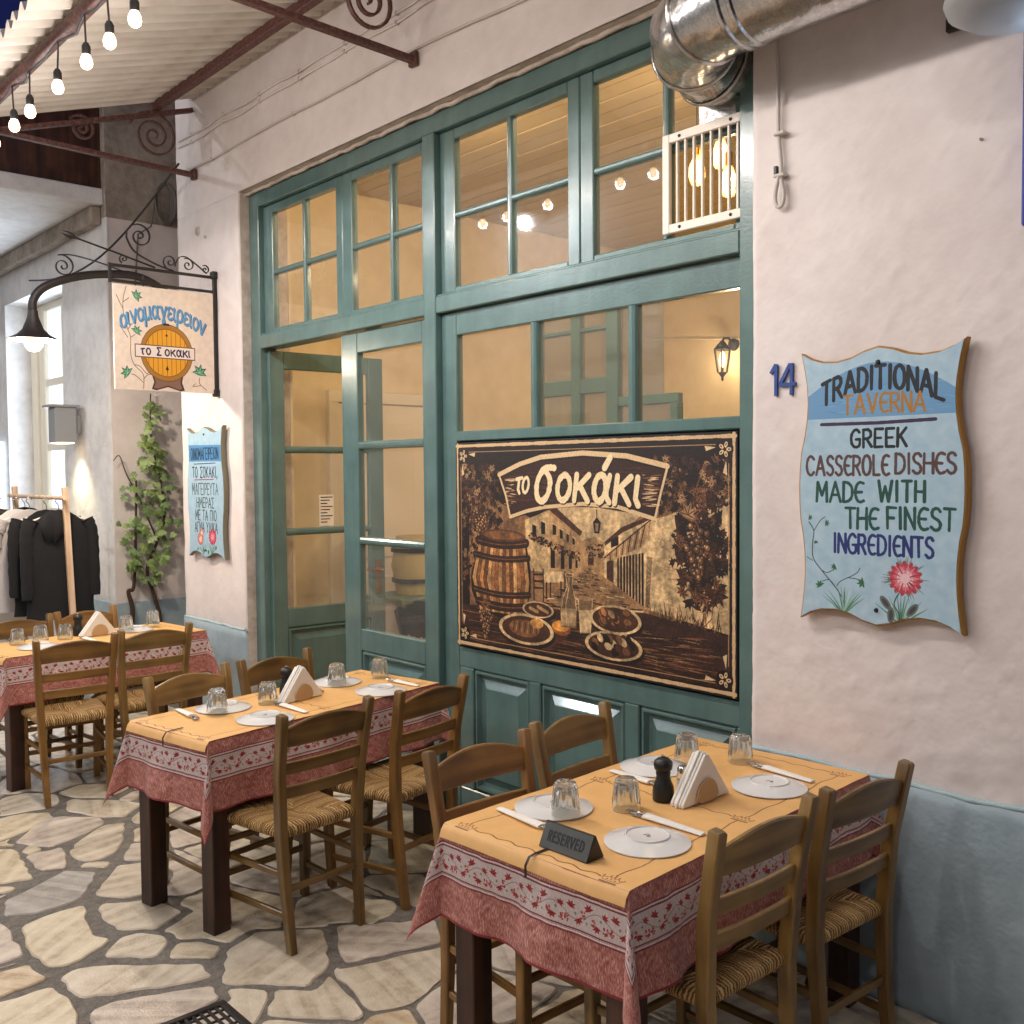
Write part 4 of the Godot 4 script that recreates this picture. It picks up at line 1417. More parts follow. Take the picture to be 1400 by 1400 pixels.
func facade() -> void:
	plaster_noise.seed = 4
	plaster_noise.frequency = 1.0
	plaster_noise.fractal_octaves = 3
	var b := thing("taverna_building", "white plastered taverna building with blue-grey painted plinth and big green shopfront opening", "building")
	# walls: solid cores with a plastered skin
	var w := MB.new()
	w.span(Vector3(-6.95, 0, -0.35), Vector3(-6.02, 5.2, -0.012), 0.0)
	w.span(Vector3(-2.10, 0, -0.35), Vector3(3.2, 5.2, -0.012), 0.0)
	w.span(Vector3(-6.02, 3.56, -0.35), Vector3(-2.10, 5.2, -0.012), 0.0)
	w.span(Vector3(-6.95, 0, -5.0), Vector3(-6.72, 5.2, -0.35), 0.0)
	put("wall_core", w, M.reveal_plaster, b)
	var s := MB.new()
	plaster_sheet(s, -6.95, -6.02, 0.70, 3.56, 0.0)
	plaster_sheet(s, -2.10, -0.2, 0.72, 3.56, 0.0, 0.02, 0.0045)
	plaster_sheet(s, -0.2, 3.2, 0.72, 3.56, 0.0, 0.2)
	plaster_sheet(s, -6.95, 3.2, 3.56, 5.2, 0.0, 0.06, 0.008, 0.0)
	put("plaster", s, M.plaster, b)
	var p := MB.new()
	plaster_sheet(p, -6.955, -6.02, 0.0, 0.715, 0.012, 0.05, 0.004, 0.03)
	plaster_sheet(p, -2.10, 3.2, 0.0, 0.735, 0.014, 0.04, 0.006, 0.03)
	put("painted_plinth", p, M.plinth_paint, b)
	var r := MB.new()
	for a in [[-2.10, 3.2, 0.742], [-6.95, -6.02, 0.722]]:
		var pts := []
		var k := int((a[1] - a[0]) / 0.06)
		for i in k + 1:
			var x := lerpf(a[0], a[1], float(i) / k)
			pts.append(Vector3(x, a[2] + plaster_noise.get_noise_2d(x * 5.0, 3.0) * 0.012, 0.006))
		r.tube(pts, 0.0095, 6)
	put("plinth_ledge", r, M.plinth_edge, b)
	# ragged mortar under the lintel
	var lm := MB.new()
	var pts := []
	for i in 80:
		var x := lerpf(-6.02, -2.10, i / 79.0)
		pts.append(Vector3(x, 3.552 + plaster_noise.get_noise_2d(x * 7.0, 9.0) * 0.012, -0.055))
	lm.tube(pts, 0.012, 6)
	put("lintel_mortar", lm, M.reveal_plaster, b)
	# cut stubs and old holes in the plaster
	for q in [[-6.62, 3.42, 0.035], [-6.5, 3.36, 0.012], [-1.30, 2.72, 0.005]]:
		var m := MB.new()
		m.lathe([Vector2(0, 0), Vector2(q[2], 0), Vector2(q[2] * 0.8, 0.012), Vector2(q[2] * 0.3, 0.016), Vector2(0, 0.012)], 10, Transform3D(Basis(Vector3.RIGHT, PI / 2), Vector3(q[0], q[1], 0.0)))
		put("plaster_stub", m, M.reveal_plaster, b)

func interior() -> void:
	var fl := MB.new()
	fl.span(Vector3(-6.72, -0.05, -5.0), Vector3(-1.2, 0.03, -0.12), 0.0)
	tag(put("dining_room_floor", fl, M.room_floor), "", "", "", "structure")
	var b := thing("dining_room", "warm cream painted dining room seen through the green windows", "room")
	var w := MB.new()
	w.span(Vector3(-6.72, 0.03, -4.6), Vector3(-1.2, 3.9, -4.4), 0.0)
	put("back_wall", w, M.room_plaster, b)
	w = MB.new()
	w.span(Vector3(-6.719, 0.03, -4.4), Vector3(-6.55, 3.9, -0.36), 0.0)
	put("left_wall", w, M.room_plaster, b)
	w = MB.new()
	w.span(Vector3(-1.35, 0.03, -4.4), Vector3(-1.2, 3.9, -0.36), 0.0)
	put("right_wall", w, M.room_plaster, b)
	w = MB.new()
	w.span(Vector3(-6.72, 3.9, -4.6), Vector3(-1.2, 4.0, -0.35), 0.0)
	put("ceiling", w, M.room_ceiling, b)
	# boarded underside of the ceiling
	for i in 27:
		w = MB.new()
		var z := -0.46 - i * 0.146
		w.span(Vector3(-6.54, 3.872 + 0.003 * (i % 2), z - 0.069), Vector3(-1.36, 3.898, z + 0.069), 0.005)
		put("ceiling_board", w, M.room_ceiling, b)
	w = MB.new()
	w.span(Vector3(-6.55, 0.03, -0.37), Vector3(-6.02, 3.9, -0.352), 0.0)
	w.span(Vector3(-2.10, 0.03, -0.37), Vector3(-1.35, 3.9, -0.352), 0.0)
	w.span(Vector3(-6.02, 3.57, -0.37), Vector3(-2.10, 3.9, -0.352), 0.0)
	put("front_wall_lining", w, M.room_plaster, b)
	# picture-rail cables on the back wall
	for a in [[3.02, 2.66], [2.12, 2.02]]:
		w = MB.new()
		w.tube([Vector3(-6.5, a[0], -4.39), Vector3(-4.5, (a[0] + a[1]) / 2.0 - 0.01, -4.39), Vector3(-1.4, a[1], -4.39)], 0.008, 6)
		put("surface_cable", w, M.cream_paint, b)
	# cream door in the back wall
	var d := thing("panelled_inner_door", "cream panelled inner door in the side wall of the dining room", "door", Vector3(-6.55, 0.03, -1.45), 90)
	var m := MB.new()
	for q in [[-0.5, -0.42, 0.0, 2.25], [0.42, 0.5, 0.0, 2.25], [-0.5, 0.5, 2.25, 2.34]]:
		m.span(Vector3(q[0], q[2], 0.0), Vector3(q[1], q[3], 0.05), 0.004)
	put("frame", m, M.cream_paint, d)
	m = MB.new()
	m.span(Vector3(-0.415, 0.0, 0.003), Vector3(0.415, 2.245, 0.03), 0.003)
	put("leaf", m, M.cream_paint, d)
	for q in [[0.15, 0.9], [1.05, 2.1]]:
		m = MB.new()
		m.span(Vector3(-0.28, q[0], 0.028), Vector3(0.28, q[1], 0.042), 0.01)
		put("panel", m, M.cream_paint, d)
	# glazed green partition
	var g := thing("glazed_partition", "green framed glazed partition standing inside behind the middle pane", "partition", Vector3(-4.75, 0.03, -1.8))
	for q in [[-0.40, -0.33, 0.0, 2.9], [-0.02, 0.06, 0.0, 2.9], [0.30, 0.40, 0.0, 2.9]]:
		m = MB.new()
		m.span(Vector3(q[0], q[2], -0.03), Vector3(q[1], q[3], 0.03), 0.004)
		put("post", m, M.green_paint_inside, g)
	for q in [[-0.33, -0.02, 2.23, 2.33], [0.06, 0.30, 2.23, 2.33], [-0.33, -0.02, 2.64, 2.665], [0.06, 0.30, 2.64, 2.665], [-0.33, -0.02, 0.75, 0.85], [0.06, 0.30, 0.75, 0.85], [0.40, 0.89, 2.13, 2.19], [0.40, 0.89, 0.75, 0.85]]:
		m = MB.new()
		m.span(Vector3(q[0], q[2], -0.025), Vector3(q[1], q[3], 0.025), 0.004)
		put("rail", m, M.green_paint_inside, g)
	m = MB.new()
	m.span(Vector3(0.83, 0.0, -0.03), Vector3(0.89, 2.13, 0.03), 0.004)
	put("post", m, M.green_paint_inside, g)
	for q in [[-0.33, -0.02, 0.85, 2.23], [0.06, 0.30, 0.85, 2.23], [-0.33, -0.02, 2.33, 2.64], [0.06, 0.30, 2.33, 2.64], [-0.33, -0.02, 2.665, 2.9], [0.06, 0.30, 2.665, 2.9], [0.40, 0.83, 0.85, 2.13], [0.40, 0.76, 2.19, 2.9]]:
		m = MB.new()
		m.span(Vector3(q[0], q[2], -0.003), Vector3(q[1], q[3], 0.003), 0.0)
		put("pane", m, M.tinted_pane, g)
	# wall lantern
	var l := thing("wall_lantern", "small black wall lantern glowing on the cream wall inside", "lantern", Vector3(-5.33, 2.86, -4.4))
	m = MB.new()
	m.lathe([Vector2(0, 0.0), Vector2(0.06, 0.0), Vector2(0.05, 0.02), Vector2(0, 0.03)], 14, Transform3D(Basis(Vector3.RIGHT, PI / 2), Vector3.ZERO))
	put("wall_plate", m, M.black_iron, l)
	m = MB.new()
	m.tube([Vector3(0, 0, 0.02), Vector3(0, 0.05, 0.08), Vector3(0, 0.04, 0.15), Vector3(0, 0.0, 0.17)], 0.011, 8)
	put("arm", m, M.black_iron, l)
	m = MB.new()
	m.lathe([Vector2(0.012, 0.02), Vector2(0.05, -0.02), Vector2(0.085, -0.06), Vector2(0.075, -0.065), Vector2(0.0, -0.03)], 6, Transform3D(Basis(), Vector3(0, 0, 0.17)))
	m.lathe([Vector2(0, -0.34), Vector2(0.014, -0.32), Vector2(0.01, -0.30), Vector2(0.045, -0.26), Vector2(0, -0.25)], 6, Transform3D(Basis(), Vector3(0, 0, 0.17)))
	put("cap", m, M.black_iron, l)
	for i in 6:
		var a := TAU * i / 6.0
		m = MB.new()
		m.tube([Vector3(cos(a) * 0.075, -0.06, 0.17 + sin(a) * 0.075), Vector3(cos(a) * 0.045, -0.26, 0.17 + sin(a) * 0.045)], 0.006, 5)
		put("glazing_bar", m, M.black_iron, l)
	m = MB.new()
	m.lathe([Vector2(0, -0.22), Vector2(0.025, -0.2), Vector2(0.032, -0.15), Vector2(0.02, -0.09), Vector2(0, -0.07)], 12, Transform3D(Basis(), Vector3(0, 0, 0.17)))
	put("bulb", m, M.lantern_glow, l)
	bulb_light(l, Vector3(0, -0.15, 0.17), 0.10, WARMER, 0.03)
	# hanging filament bulbs behind the grille
	var spots := [[-3.35, 3.36, -1.3], [-3.27, 3.45, -1.4], [-3.11, 3.24, -1.25]]
	var names := ["left hanging filament bulb behind the white grille", "highest hanging filament bulb behind the white grille", "right hanging filament bulb behind the white grille"]
	for i in 3:
		var q: Array = spots[i]
		var f := thing("filament_pendant", names[i], "pendant lamp", Vector3(q[0], q[1], q[2]), 0, "filament pendants inside")
		m = MB.new()
		m.tube([Vector3(0, 0.13, 0), Vector3(0, 3.9 - q[1], 0)], 0.004, 5)
		put("cord", m, M.black_cable, f)
		m = MB.new()
		m.lathe([Vector2(0, 0.06), Vector2(0.02, 0.06), Vector2(0.02, 0.13), Vector2(0, 0.14)], 12)
		put("socket", m, M.brass, f)
		m = MB.new()
		m.lathe([Vector2(0, -0.1), Vector2(0.03, -0.09), Vector2(0.045, -0.05), Vector2(0.042, 0.0), Vector2(0.02, 0.06)], 18)
		put("envelope", m, M.amber_bulb_glass, f)
		m = MB.new()
		m.lathe([Vector2(0, -0.055), Vector2(0.009, -0.045), Vector2(0.01, 0.0), Vector2(0.004, 0.035), Vector2(0, 0.04)], 10)
		put("filament", m, M.filament, f)
		bulb_light(f, Vector3(0, -0.01, 0), 0.16, WARMER, 0.03)
	# globe ceiling lamps that light the room
	for q in [[-4.7, "white globe ceiling lamp inside above the door"], [-2.9, "white globe ceiling lamp inside above the mural window"]]:
		var c := thing("globe_ceiling_lamp", q[1], "ceiling lamp", Vector3(q[0], 3.87, -0.52), 0, "globe lamps inside")
		m = MB.new()
		m.lathe([Vector2(0, -0.05), Vector2(0.07, -0.04), Vector2(0.08, 0.0)], 16)
		put("rose", m, M.cream_paint, c)
		m = MB.new()
		m.lathe([Vector2(0, -0.27), Vector2(0.07, -0.25), Vector2(0.11, -0.17), Vector2(0.08, -0.08), Vector2(0.05, -0.05)], 18)
		put("globe", m, M.lantern_glow, c)
		bulb_light(c, Vector3(0, -0.16, 0), 0.74, WARMER, 0.1)
	# standing lamp out of sight behind the mural wall, lighting the room's lower half
	var sl := thing("standing_lamp", "standing lamp inside the dining room behind the mural", "lamp", Vector3(-4.5, 0.03, -3.3))
	m = MB.new()
	m.lathe([Vector2(0, 0), Vector2(0.15, 0), Vector2(0.14, 0.02), Vector2(0.02, 0.035), Vector2(0.014, 0.06), Vector2(0.014, 1.45), Vector2(0, 1.46)], 20)
	put("stand", m, M.black_iron, sl)
	m = MB.new()
	m.lathe([Vector2(0, 1.47), Vector2(0.05, 1.5), Vector2(0.07, 1.58), Vector2(0.05, 1.66), Vector2(0, 1.69)], 18)
	put("globe", m, M.lantern_glow, sl)
	bulb_light(sl, Vector3(0, 1.58, 0), 0.8, WARMER, 0.06)
	# things near the door
	var st := thing("painted_barrel", "yellow painted barrel standing on the counter inside the door", "barrel", Vector3(-6.18, 0.822, -1.5))
	m = MB.new()
	m.lathe([Vector2(0, 0), Vector2(0.15, 0), Vector2(0.19, 0.22), Vector2(0.15, 0.44), Vector2(0, 0.44)], 20)
	put("body", m, M.barrel_yellow, st)
	for y in [0.09, 0.32]:
		m = MB.new()
		m.lathe([Vector2(0.165 + 0.02 * sin(y * 7.0), y), Vector2(0.175 + 0.02 * sin(y * 7.0), y), Vector2(0.175 + 0.02 * sin(y * 7.0), y + 0.03), Vector2(0.165, y + 0.03)], 20)
		put("hoop", m, M.black_iron, st)
	var cn := thing("side_counter", "low green counter inside the door", "counter", Vector3(-6.15, 0.03, -1.5))
	m = MB.new()
	m.span(Vector3(-0.25, 0, -0.4), Vector3(0.22, 0.75, 0.3), 0.006)
	put("body", m, M.cream_paint, cn)
	m = MB.new()
	m.span(Vector3(-0.27, 0.75, -0.43), Vector3(0.25, 0.79, 0.33), 0.006)
	put("top", m, M.green_paint_inside, cn)
	var bk := thing("grey_bin", "tall grey bin with a bag inside the door", "bin", Vector3(-5.72, 0.03, -1.2))
	m = MB.new()
	m.lathe([Vector2(0, 0), Vector2(0.13, 0), Vector2(0.16, 0.62), Vector2(0.15, 0.62), Vector2(0.12, 0.02)], 20)
	put("bucket", m, M.skirting_pot, bk)
	m = MB.new()
	m.grid(24, 5, func(u: float, v: float) -> Vector3:
		var a := u * TAU
		var r := 0.155 + 0.03 * v + 0.012 * sin(a * 7.0) * v
		return Vector3(cos(a) * r, 0.55 + 0.2 * v + 0.03 * sin(a * 3.0) * v, -sin(a) * r))
	put("bag", m, M.black_plastic, bk)

func left_building() -> void:
	var b := thing("neighbouring_building", "pale grey plastered building beyond the alley with a tall window", "building")
	var m := MB.new()
	# end wall with the vine, facing the tables
	m.span(Vector3(-9.44, 0.68, -5.0), Vector3(-8.35, 6.0, -0.012), 0.0)
	m.span(Vector3(-11.25, 3.5, -0.5), Vector3(-9.44, 6.0, -0.012), 0.0)
	m.span(Vector3(-16.0, 0.0, -0.5), Vector3(-11.25, 6.0, -0.012), 0.0)
	put("wall_core", m, M.grey_plaster, b)
	m = MB.new()
	plaster_sheet(m, -9.44, -8.335, 0.68, 3.95, 0.0, 0.08)
	put("street_face", m, M.grey_plaster, b)
	m = MB.new()
	m.grid(40, 40, func(u: float, v: float) -> Vector3:
		var z := lerpf(-0.005, -4.6, u)
		var y := lerpf(0.68, 3.85, v)
		return Vector3(-8.338 + plaster_noise.get_noise_2d(z * 2.5, y * 2.5) * 0.008, y, z))
	put("end_wall_plaster", m, M.plaster, b)
	m = MB.new()
	m.span(Vector3(-9.44, 0.0, -5.0), Vector3(-8.33, 0.68, 0.006), 0.004)
	put("painted_plinth", m, M.plinth_paint, b)
	m = MB.new()
	m.span(Vector3(-8.6, 3.85, -4.0), Vector3(-8.325, 6.0, 0.004), 0.004)
	put("bare_upper_wall", m, M.bare_concrete, b)
	# concrete awning slab over the street face and the dark gable over it
	m = MB.new()
	m.span(Vector3(-16.0, 3.95, 0.004), Vector3(-8.36, 4.08, 2.4), 0.01)
	put("eaves_slab", m, M.grey_plaster, b)
	m = MB.new()
	m.span(Vector3(-16.0, 3.80, 0.004), Vector3(-8.42, 3.945, 0.09), 0.01)
	put("eaves_gutter", m, M.bare_concrete, b)
	m = MB.new()
	m.span(Vector3(-16.0, 4.085, 0.006), Vector3(-8.40, 4.75, 2.4), 0.01)
	put("dark_boarding", m, M.dark_wood, b)
	# the tall window in its deep reveal
	m = MB.new()
	m.span(Vector3(-11.25, 0.0, -0.5), Vector3(-9.44, 0.68, 0.0), 0.01)
	put("window_sill", m, M.grey_plaster, b)
	var w := thing("tall_window", "tall beige framed window glowing in the far building", "window", Vector3(-10.345, 0.68, -0.35))
	for q in [[-0.905, -0.74], [-0.735, -0.56], [-0.02, 0.1], [0.55, 0.62], [0.82, 0.905]]:
		m = MB.new()
		m.span(Vector3(q[0], 0.0, 0.0), Vector3(q[1], 2.82, 0.07 if q[0] > -0.9 else 0.1), 0.01)
		put("post", m, M.cream_paint, w)
	var cols := [[-0.56, -0.02], [0.1, 0.55], [0.62, 0.82]]
	for y in [0.0, 0.66, 1.32, 1.98, 2.75]:
		for q in cols:
			m = MB.new()
			m.span(Vector3(q[0], y, 0.005), Vector3(q[1], y + 0.07, 0.06), 0.005)
			put("rail", m, M.cream_paint, w)
	for y in [0.07, 0.73, 1.39, 2.05]:
		for q in cols:
			m = MB.new()
			m.span(Vector3(q[0], y, 0.02), Vector3(q[1], y + (0.59 if y < 2 else 0.7), 0.028), 0.0)
			put("pane", m, M.shop_pane_light, w)
	var wl := AreaLight3D.new()
	wl.name = "glow"
	wl.area_size = Vector2(1.3, 2.6)
	wl.light_color = Color(0.86, 0.93, 1.0)
	wl.light_energy = 7.0
	wl.shadow_enabled = true
	w.add_child(wl)
	wl.position = Vector3(0.1, 1.4, 0.12)
	wl.rotation_degrees = Vector3(0, 180, 0)
	# wall lamp throwing its light down
	var l := thing("downlight_lantern", "grey box wall lamp shining down the far building", "wall lamp", Vector3(-9.05, 2.13, 0.0))
	m = MB.new()
	m.span(Vector3(-0.03, -0.02, 0.004), Vector3(0.03, 0.13, 0.06), 0.004)
	put("wall_plate", m, M.grey_enamel, l)
	m = MB.new()
	m.span(Vector3(-0.09, -0.1, 0.06), Vector3(0.09, 0.2, 0.24), 0.006)
	put("box", m, M.grey_enamel, l)
	m = MB.new()
	m.span(Vector3(-0.12, 0.2, 0.04), Vector3(0.12, 0.22, 0.28), 0.004)
	put("lid", m, M.grey_enamel, l)
	m = MB.new()
	m.span(Vector3(-0.07, -0.112, 0.08), Vector3(0.07, -0.102, 0.22), 0.0)
	put("lens", m, M.lantern_glow, l)
	var sp := SpotLight3D.new()
	sp.name = "glow"
	sp.light_color = Color(1.0, 0.93, 0.75)
	sp.light_energy = 1.0
	sp.light_size = 0.05
	sp.spot_range = 12.0
	sp.spot_angle = 52.0
	sp.shadow_enabled = true
	l.add_child(sp)
	sp.position = Vector3(0.0, -0.13, 0.17)
	sp.rotation_degrees = Vector3(-84, 0, 0)
	# a backlit picture board beyond the window
	var s := thing("shop_display_board", "backlit white display board with dark figures at the far left", "display board", Vector3(-11.75, 1.2, 0.006))
	m = MB.new()
	m.span(Vector3(-0.4, 0.0, 0.0), Vector3(0.4, 0.9, 0.04), 0.005)
	put("panel", m, M.shop_pane_light, s)
	var sl := AreaLight3D.new()
	sl.name = "glow"
	sl.area_size = Vector2(0.75, 0.85)
	sl.light_color = Color(0.86, 0.93, 1.0)
	sl.light_energy = 1.2
	sl.shadow_enabled = true
	s.add_child(sl)
	sl.position = Vector3(0, 0.45, 0.08)
	sl.rotation_degrees = Vector3(0, 180, 0)
	for q in [[0.16, 0.62, 0.06, 0.22], [0.22, 0.3, 0.09, 0.2], [0.0, 0.55, 0.07, 0.25]]:
		m = MB.new()
		m.prism(PackedVector2Array([Vector2(q[0], q[1]), Vector2(q[0] + q[2], q[1] + 0.03), Vector2(q[0] + q[2] * 0.7, q[1] + q[3] * 0.6), Vector2(q[0] + q[2], q[1] + q[3]), Vector2(q[0] + 0.01, q[1] + q[3] * 0.9), Vector2(q[0] - 0.02, q[1] + q[3] * 0.4)]), 0.041, 0.046)
		put("figure", m, M.black_cotton, s)

func street_beyond() -> void:
	# across the street, behind the camera: closes the alley, mirrored in the panes
	var b := thing("opposite_building", "pale building across the street behind the viewer", "building")
	var m := MB.new()
	m.span(Vector3(-16.0, 0, 6.2), Vector3(9.0, 6.4, 6.6), 0.01)
	put("wall", m, M.grey_plaster, b)
	for x in [-9.6, -7.2, -4.4, -1.6, 1.2, 4.0]:
		m = MB.new()
		m.span(Vector3(x - 0.55, 0.0, 6.14), Vector3(x + 0.55, 2.5, 6.198), 0.006)
		put("door", m, M.green_paint, b)
	# street lamps high on that building; they light the table fronts, the canopy edge shades the upper facade
	var nm := ["left street lamp high on the building behind the viewer", "middle street lamp high on the building behind the viewer", "right street lamp high on the building behind the viewer", "farthest left street lamp high on the building behind the viewer"]
	for i in 4:
		var l := thing("street_wall_lamp", nm[i], "street lamp", Vector3([-6.2, -2.6, 1.0, -9.8][i], 5.1, 6.2), 0, "street lamps across the street")
		m = MB.new()
		m.tube([Vector3(0, 0.1, -0.005), Vector3(0, 0.25, -0.2), Vector3(0, 0.2, -0.42), Vector3(0, 0.12, -0.45)], 0.022, 8)
		put("arm", m, M.black_iron, l)
		m = MB.new()
		m.lathe([Vector2(0.24, 0.0), Vector2(0.2, 0.05), Vector2(0.06, 0.11), Vector2(0, 0.13)], 24, Transform3D(Basis(), Vector3(0, 0, -0.45)))
		put("shade", m, M.black_iron, l)
		m = MB.new()
		m.lathe([Vector2(0, -0.16), Vector2(0.07, -0.14), Vector2(0.1, -0.08), Vector2(0.08, -0.02), Vector2(0, 0.0)], 18, Transform3D(Basis(), Vector3(0, 0, -0.45)))
		put("bulb", m, M.lantern_glow, l)
		bulb_light(l, Vector3(0, -0.08, -0.45), STREET * (2.2 if i == 3 else 1.0), Color(1.0, 0.97, 0.95) if i < 3 else Color(0.94, 0.97, 1.0), 0.09)

# ---------- green shopfront ----------
func member(parent: Node, called: String, x0: float, x1: float, y0: float, y1: float, z0: float, z1: float, bv := 0.005, mat_ := "green_paint") -> MeshInstance3D:
	var m := MB.new()
	m.span(Vector3(x0, y0, z0), Vector3(x1, y1, z1), bv)
	return put(called, m, M[mat_], parent)

func bead(parent: Node, called: String, a: Vector3, b: Vector3, w: float, d: float, mat_ := "green_paint") -> void:
	# a glazing bar with a rounded nose, front towards +z
	var m := MB.new()
	var h := w * 0.5
	var along := (b - a).normalized()
	var side := along.cross(Vector3(0, 0, 1)).normalized()
	var prof := [Vector2(-h, -d), Vector2(-h, -d * 0.35), Vector2(-h * 0.75, -d * 0.12), Vector2(-h * 0.3, 0), Vector2(h * 0.3, 0), Vector2(h * 0.75, -d * 0.12), Vector2(h, -d * 0.35), Vector2(h, -d)]
	var rings := []
	for p in [a, b]:
		var r := []
		for q in prof:
			r.append(p + side * q.x + Vector3(0, 0, q.y))
		rings.append(r)
	m.loft(rings)
	put(called, m, M[mat_], parent)

func pane(parent: Node, x0: float, x1: float, y0: float, y1: float, z: float) -> void:
	var m := MB.new()
	m.quad(Vector3(x0, y0, z), Vector3(x1, y0, z), Vector3(x1, y1, z), Vector3(x0, y1, z))
	put("pane", m, M.pane, parent)

func raised_panel(parent: Node, x0: float, x1: float, y0: float, y1: float, z: float, mat_ := "green_paint") -> void:
	# fielded panel: mouldings round a raised field, set in its frame
	var m := MB.new()
	var ring := func(i: float, zz: float) -> Array:
		return [Vector3(x0 + i, y0 + i, zz), Vector3(x1 - i, y0 + i, zz), Vector3(x1 - i, y1 - i, zz), Vector3(x0 + i, y1 - i, zz)]
	var st := [ring.call(0.0, z), ring.call(0.012, z + 0.012), ring.call(0.022, z + 0.012), ring.call(0.032, z - 0.012), ring.call(0.05, z - 0.014), ring.call(0.085, z + 0.004), ring.call(0.09, z + 0.006)]
	for i in st.size() - 1:
		for j in 4:
			m.quad(st[i][j], st[i][(j + 1) % 4], st[i + 1][(j + 1) % 4], st[i + 1][j])
	m.quad(st[6][0], st[6][1], st[6][2], st[6][3])
	put("panel", m, M[mat_], parent)

func sub(parent: Node, called: String) -> Node3D:
	var o := Node3D.new()
	o.name = called
	parent.add_child(o, true)
	return o

func shopfront() -> void:
	var s := thing("shopfront", "green painted timber shopfront with many small panes filling the opening", "shopfront")
	var zf := -0.07
	var zb := -0.19
	member(s, "jamb", -6.015, -5.895, 0.0, 3.545, zb, zf)
	member(s, "jamb", -2.21, -2.103, 0.0, 3.545, zb, zf)
	member(s, "head_rail", -5.895, -2.21, 3.455, 3.545, zb, zf)
	member(s, "mullion", -4.14, -4.045, 0.0, 3.455, zb, zf + 0.004)
	member(s, "transom", -5.895, -4.14, 2.55, 2.635, zb, zf)
	member(s, "transom", -4.045, -2.21, 2.55, 2.635, zb, zf)
	bead(s, "transom_moulding", Vector3(-5.895, 2.637, zf - 0.008), Vector3(-4.14, 2.637, zf - 0.008), 0.02, 0.03)
	bead(s, "transom_moulding", Vector3(-4.045, 2.637, zf - 0.008), Vector3(-2.21, 2.637, zf - 0.008), 0.02, 0.03)
	# four fanlight sashes of two by two panes
	var z0 := -0.15
	var z1 := -0.105
	var zg := -0.128
	for q in [[-5.893, -4.957, -5.775, -5.025, -5.395], [-4.953, -4.142, -4.86, -4.20, -4.48], [-4.043, -3.062, -3.93, -3.135, -3.525], [-3.058, -2.212, -2.98, -2.255, -2.59]]:
		var sh := sub(s, "sash")
		member(sh, "stile", q[0], q[2], 2.637, 3.453, z0, z1)
		member(sh, "stile", q[3], q[1], 2.637, 3.453, z0, z1)
		member(sh, "rail", q[2], q[3], 2.637, 2.672, z0, z1 - 0.001)
		member(sh, "rail", q[2], q[3], 3.40, 3.453, z0, z1 - 0.001)
		bead(sh, "glazing_bar", Vector3(q[4], 2.672, z1 - 0.002), Vector3(q[4], 3.40, z1 - 0.002), 0.036, 0.04)
		bead(sh, "glazing_bar", Vector3(q[2], 3.028, z1 - 0.006), Vector3(q[4] - 0.016, 3.028, z1 - 0.006), 0.034, 0.036)
		bead(sh, "glazing_bar", Vector3(q[4] + 0.016, 3.028, z1 - 0.006), Vector3(q[3], 3.028, z1 - 0.006), 0.034, 0.036)
		var last: bool = q[0] > -3.1
		for x in [[q[2], q[4]], [q[4], q[3]]]:
			for y in [[2.672, 3.028], [3.028, 3.40]]:
				if last and x[0] == q[4]:
					continue
				pane(sh, x[0], x[1], y[0], y[1], zg)
		if last:
			# sheet metal that the duct leaves through
			var m := MB.new()
			m.span(Vector3(-2.43, 3.046, -0.135), Vector3(-2.255, 3.40, -0.122), 0.0)
			put("blanking_sheet", m, M.galvanised, sh)
			pane(sh, -2.575, -2.43, 3.046, 3.40, zg)
	# fixed window of three panes over the mural
	var w := sub(s, "fixed_window")
	member(w, "stile", -4.043, -3.925, 0.0, 2.548, z0, z1)
	member(w, "stile", -2.222, -2.212, 0.0, 2.548, z0, z1)
	member(w, "rail", -3.925, -2.222, 2.43, 2.548, z0, z1 - 0.001)
	member(w, "rail", -3.925, -2.222, 1.90, 1.95, z0, z1 + 0.008)
	for x in [-3.362, -2.768]:
		bead(w, "glazing_bar", Vector3(x, 1.95, z1 + 0.004), Vector3(x, 2.43, z1 + 0.004), 0.05, 0.045)
	pane(w, -3.925, -3.362, 1.95, 2.43, zg)
	pane(w, -3.362, -2.768, 1.95, 2.43, zg)
	pane(w, -2.768, -2.222, 1.95, 2.43, zg)
	# board behind the mural, and the fielded panels below it
	member(w, "backing_board", -3.925, -2.222, 0.865, 1.90, z0, z1 - 0.02)
	member(w, "rail", -3.925, -2.222, 0.765, 0.865, z0, z1)
	member(w, "rail", -3.925, -2.222, 0.0, 0.15, z0, z1)
	var px := [[-3.925, -3.82], [-3.41, -3.335], [-2.815, -2.735], [-2.245, -2.222]]
	for q in px:
		member(w, "panel_stile", q[0], q[1], 0.15, 0.765, z0, z1 - 0.001)
	for i in 3:
		raised_panel(w, px[i][1], px[i + 1][0], 0.15, 0.765, z1 - 0.018)
	# threshold
	var th := MB.new()
	th.span(Vector3(-5.895, 0.0, -0.3), Vector3(-4.14, 0.035, -0.02), 0.006)
	put("threshold", th, M.bare_concrete, s)
	# door leaves
	door_leaf("green glazed door leaf standing closed beside the mural", Vector3(-4.982, 0.04, -0.10), 0.0, 0.838, 0.165, 0.062, false)
	door_leaf("green glazed door leaf swung open into the dining room", Vector3(-5.862, 0.04, -0.115), 88.0, 0.86, 0.105, 0.115, true)
	# mural
	var mu := thing("mural_panel", "sepia printed panel of a village lane with barrel, grapes and food under the windows", "mural", Vector3(-3.058, 1.385, -0.088))
	var m := MB.new()
	m.span(Vector3(-0.858, -0.508, -0.028), Vector3(0.832, 0.508, 0.0), 0.002)
	put("panel", m, M.black_plastic, mu)
	m = MB.new()
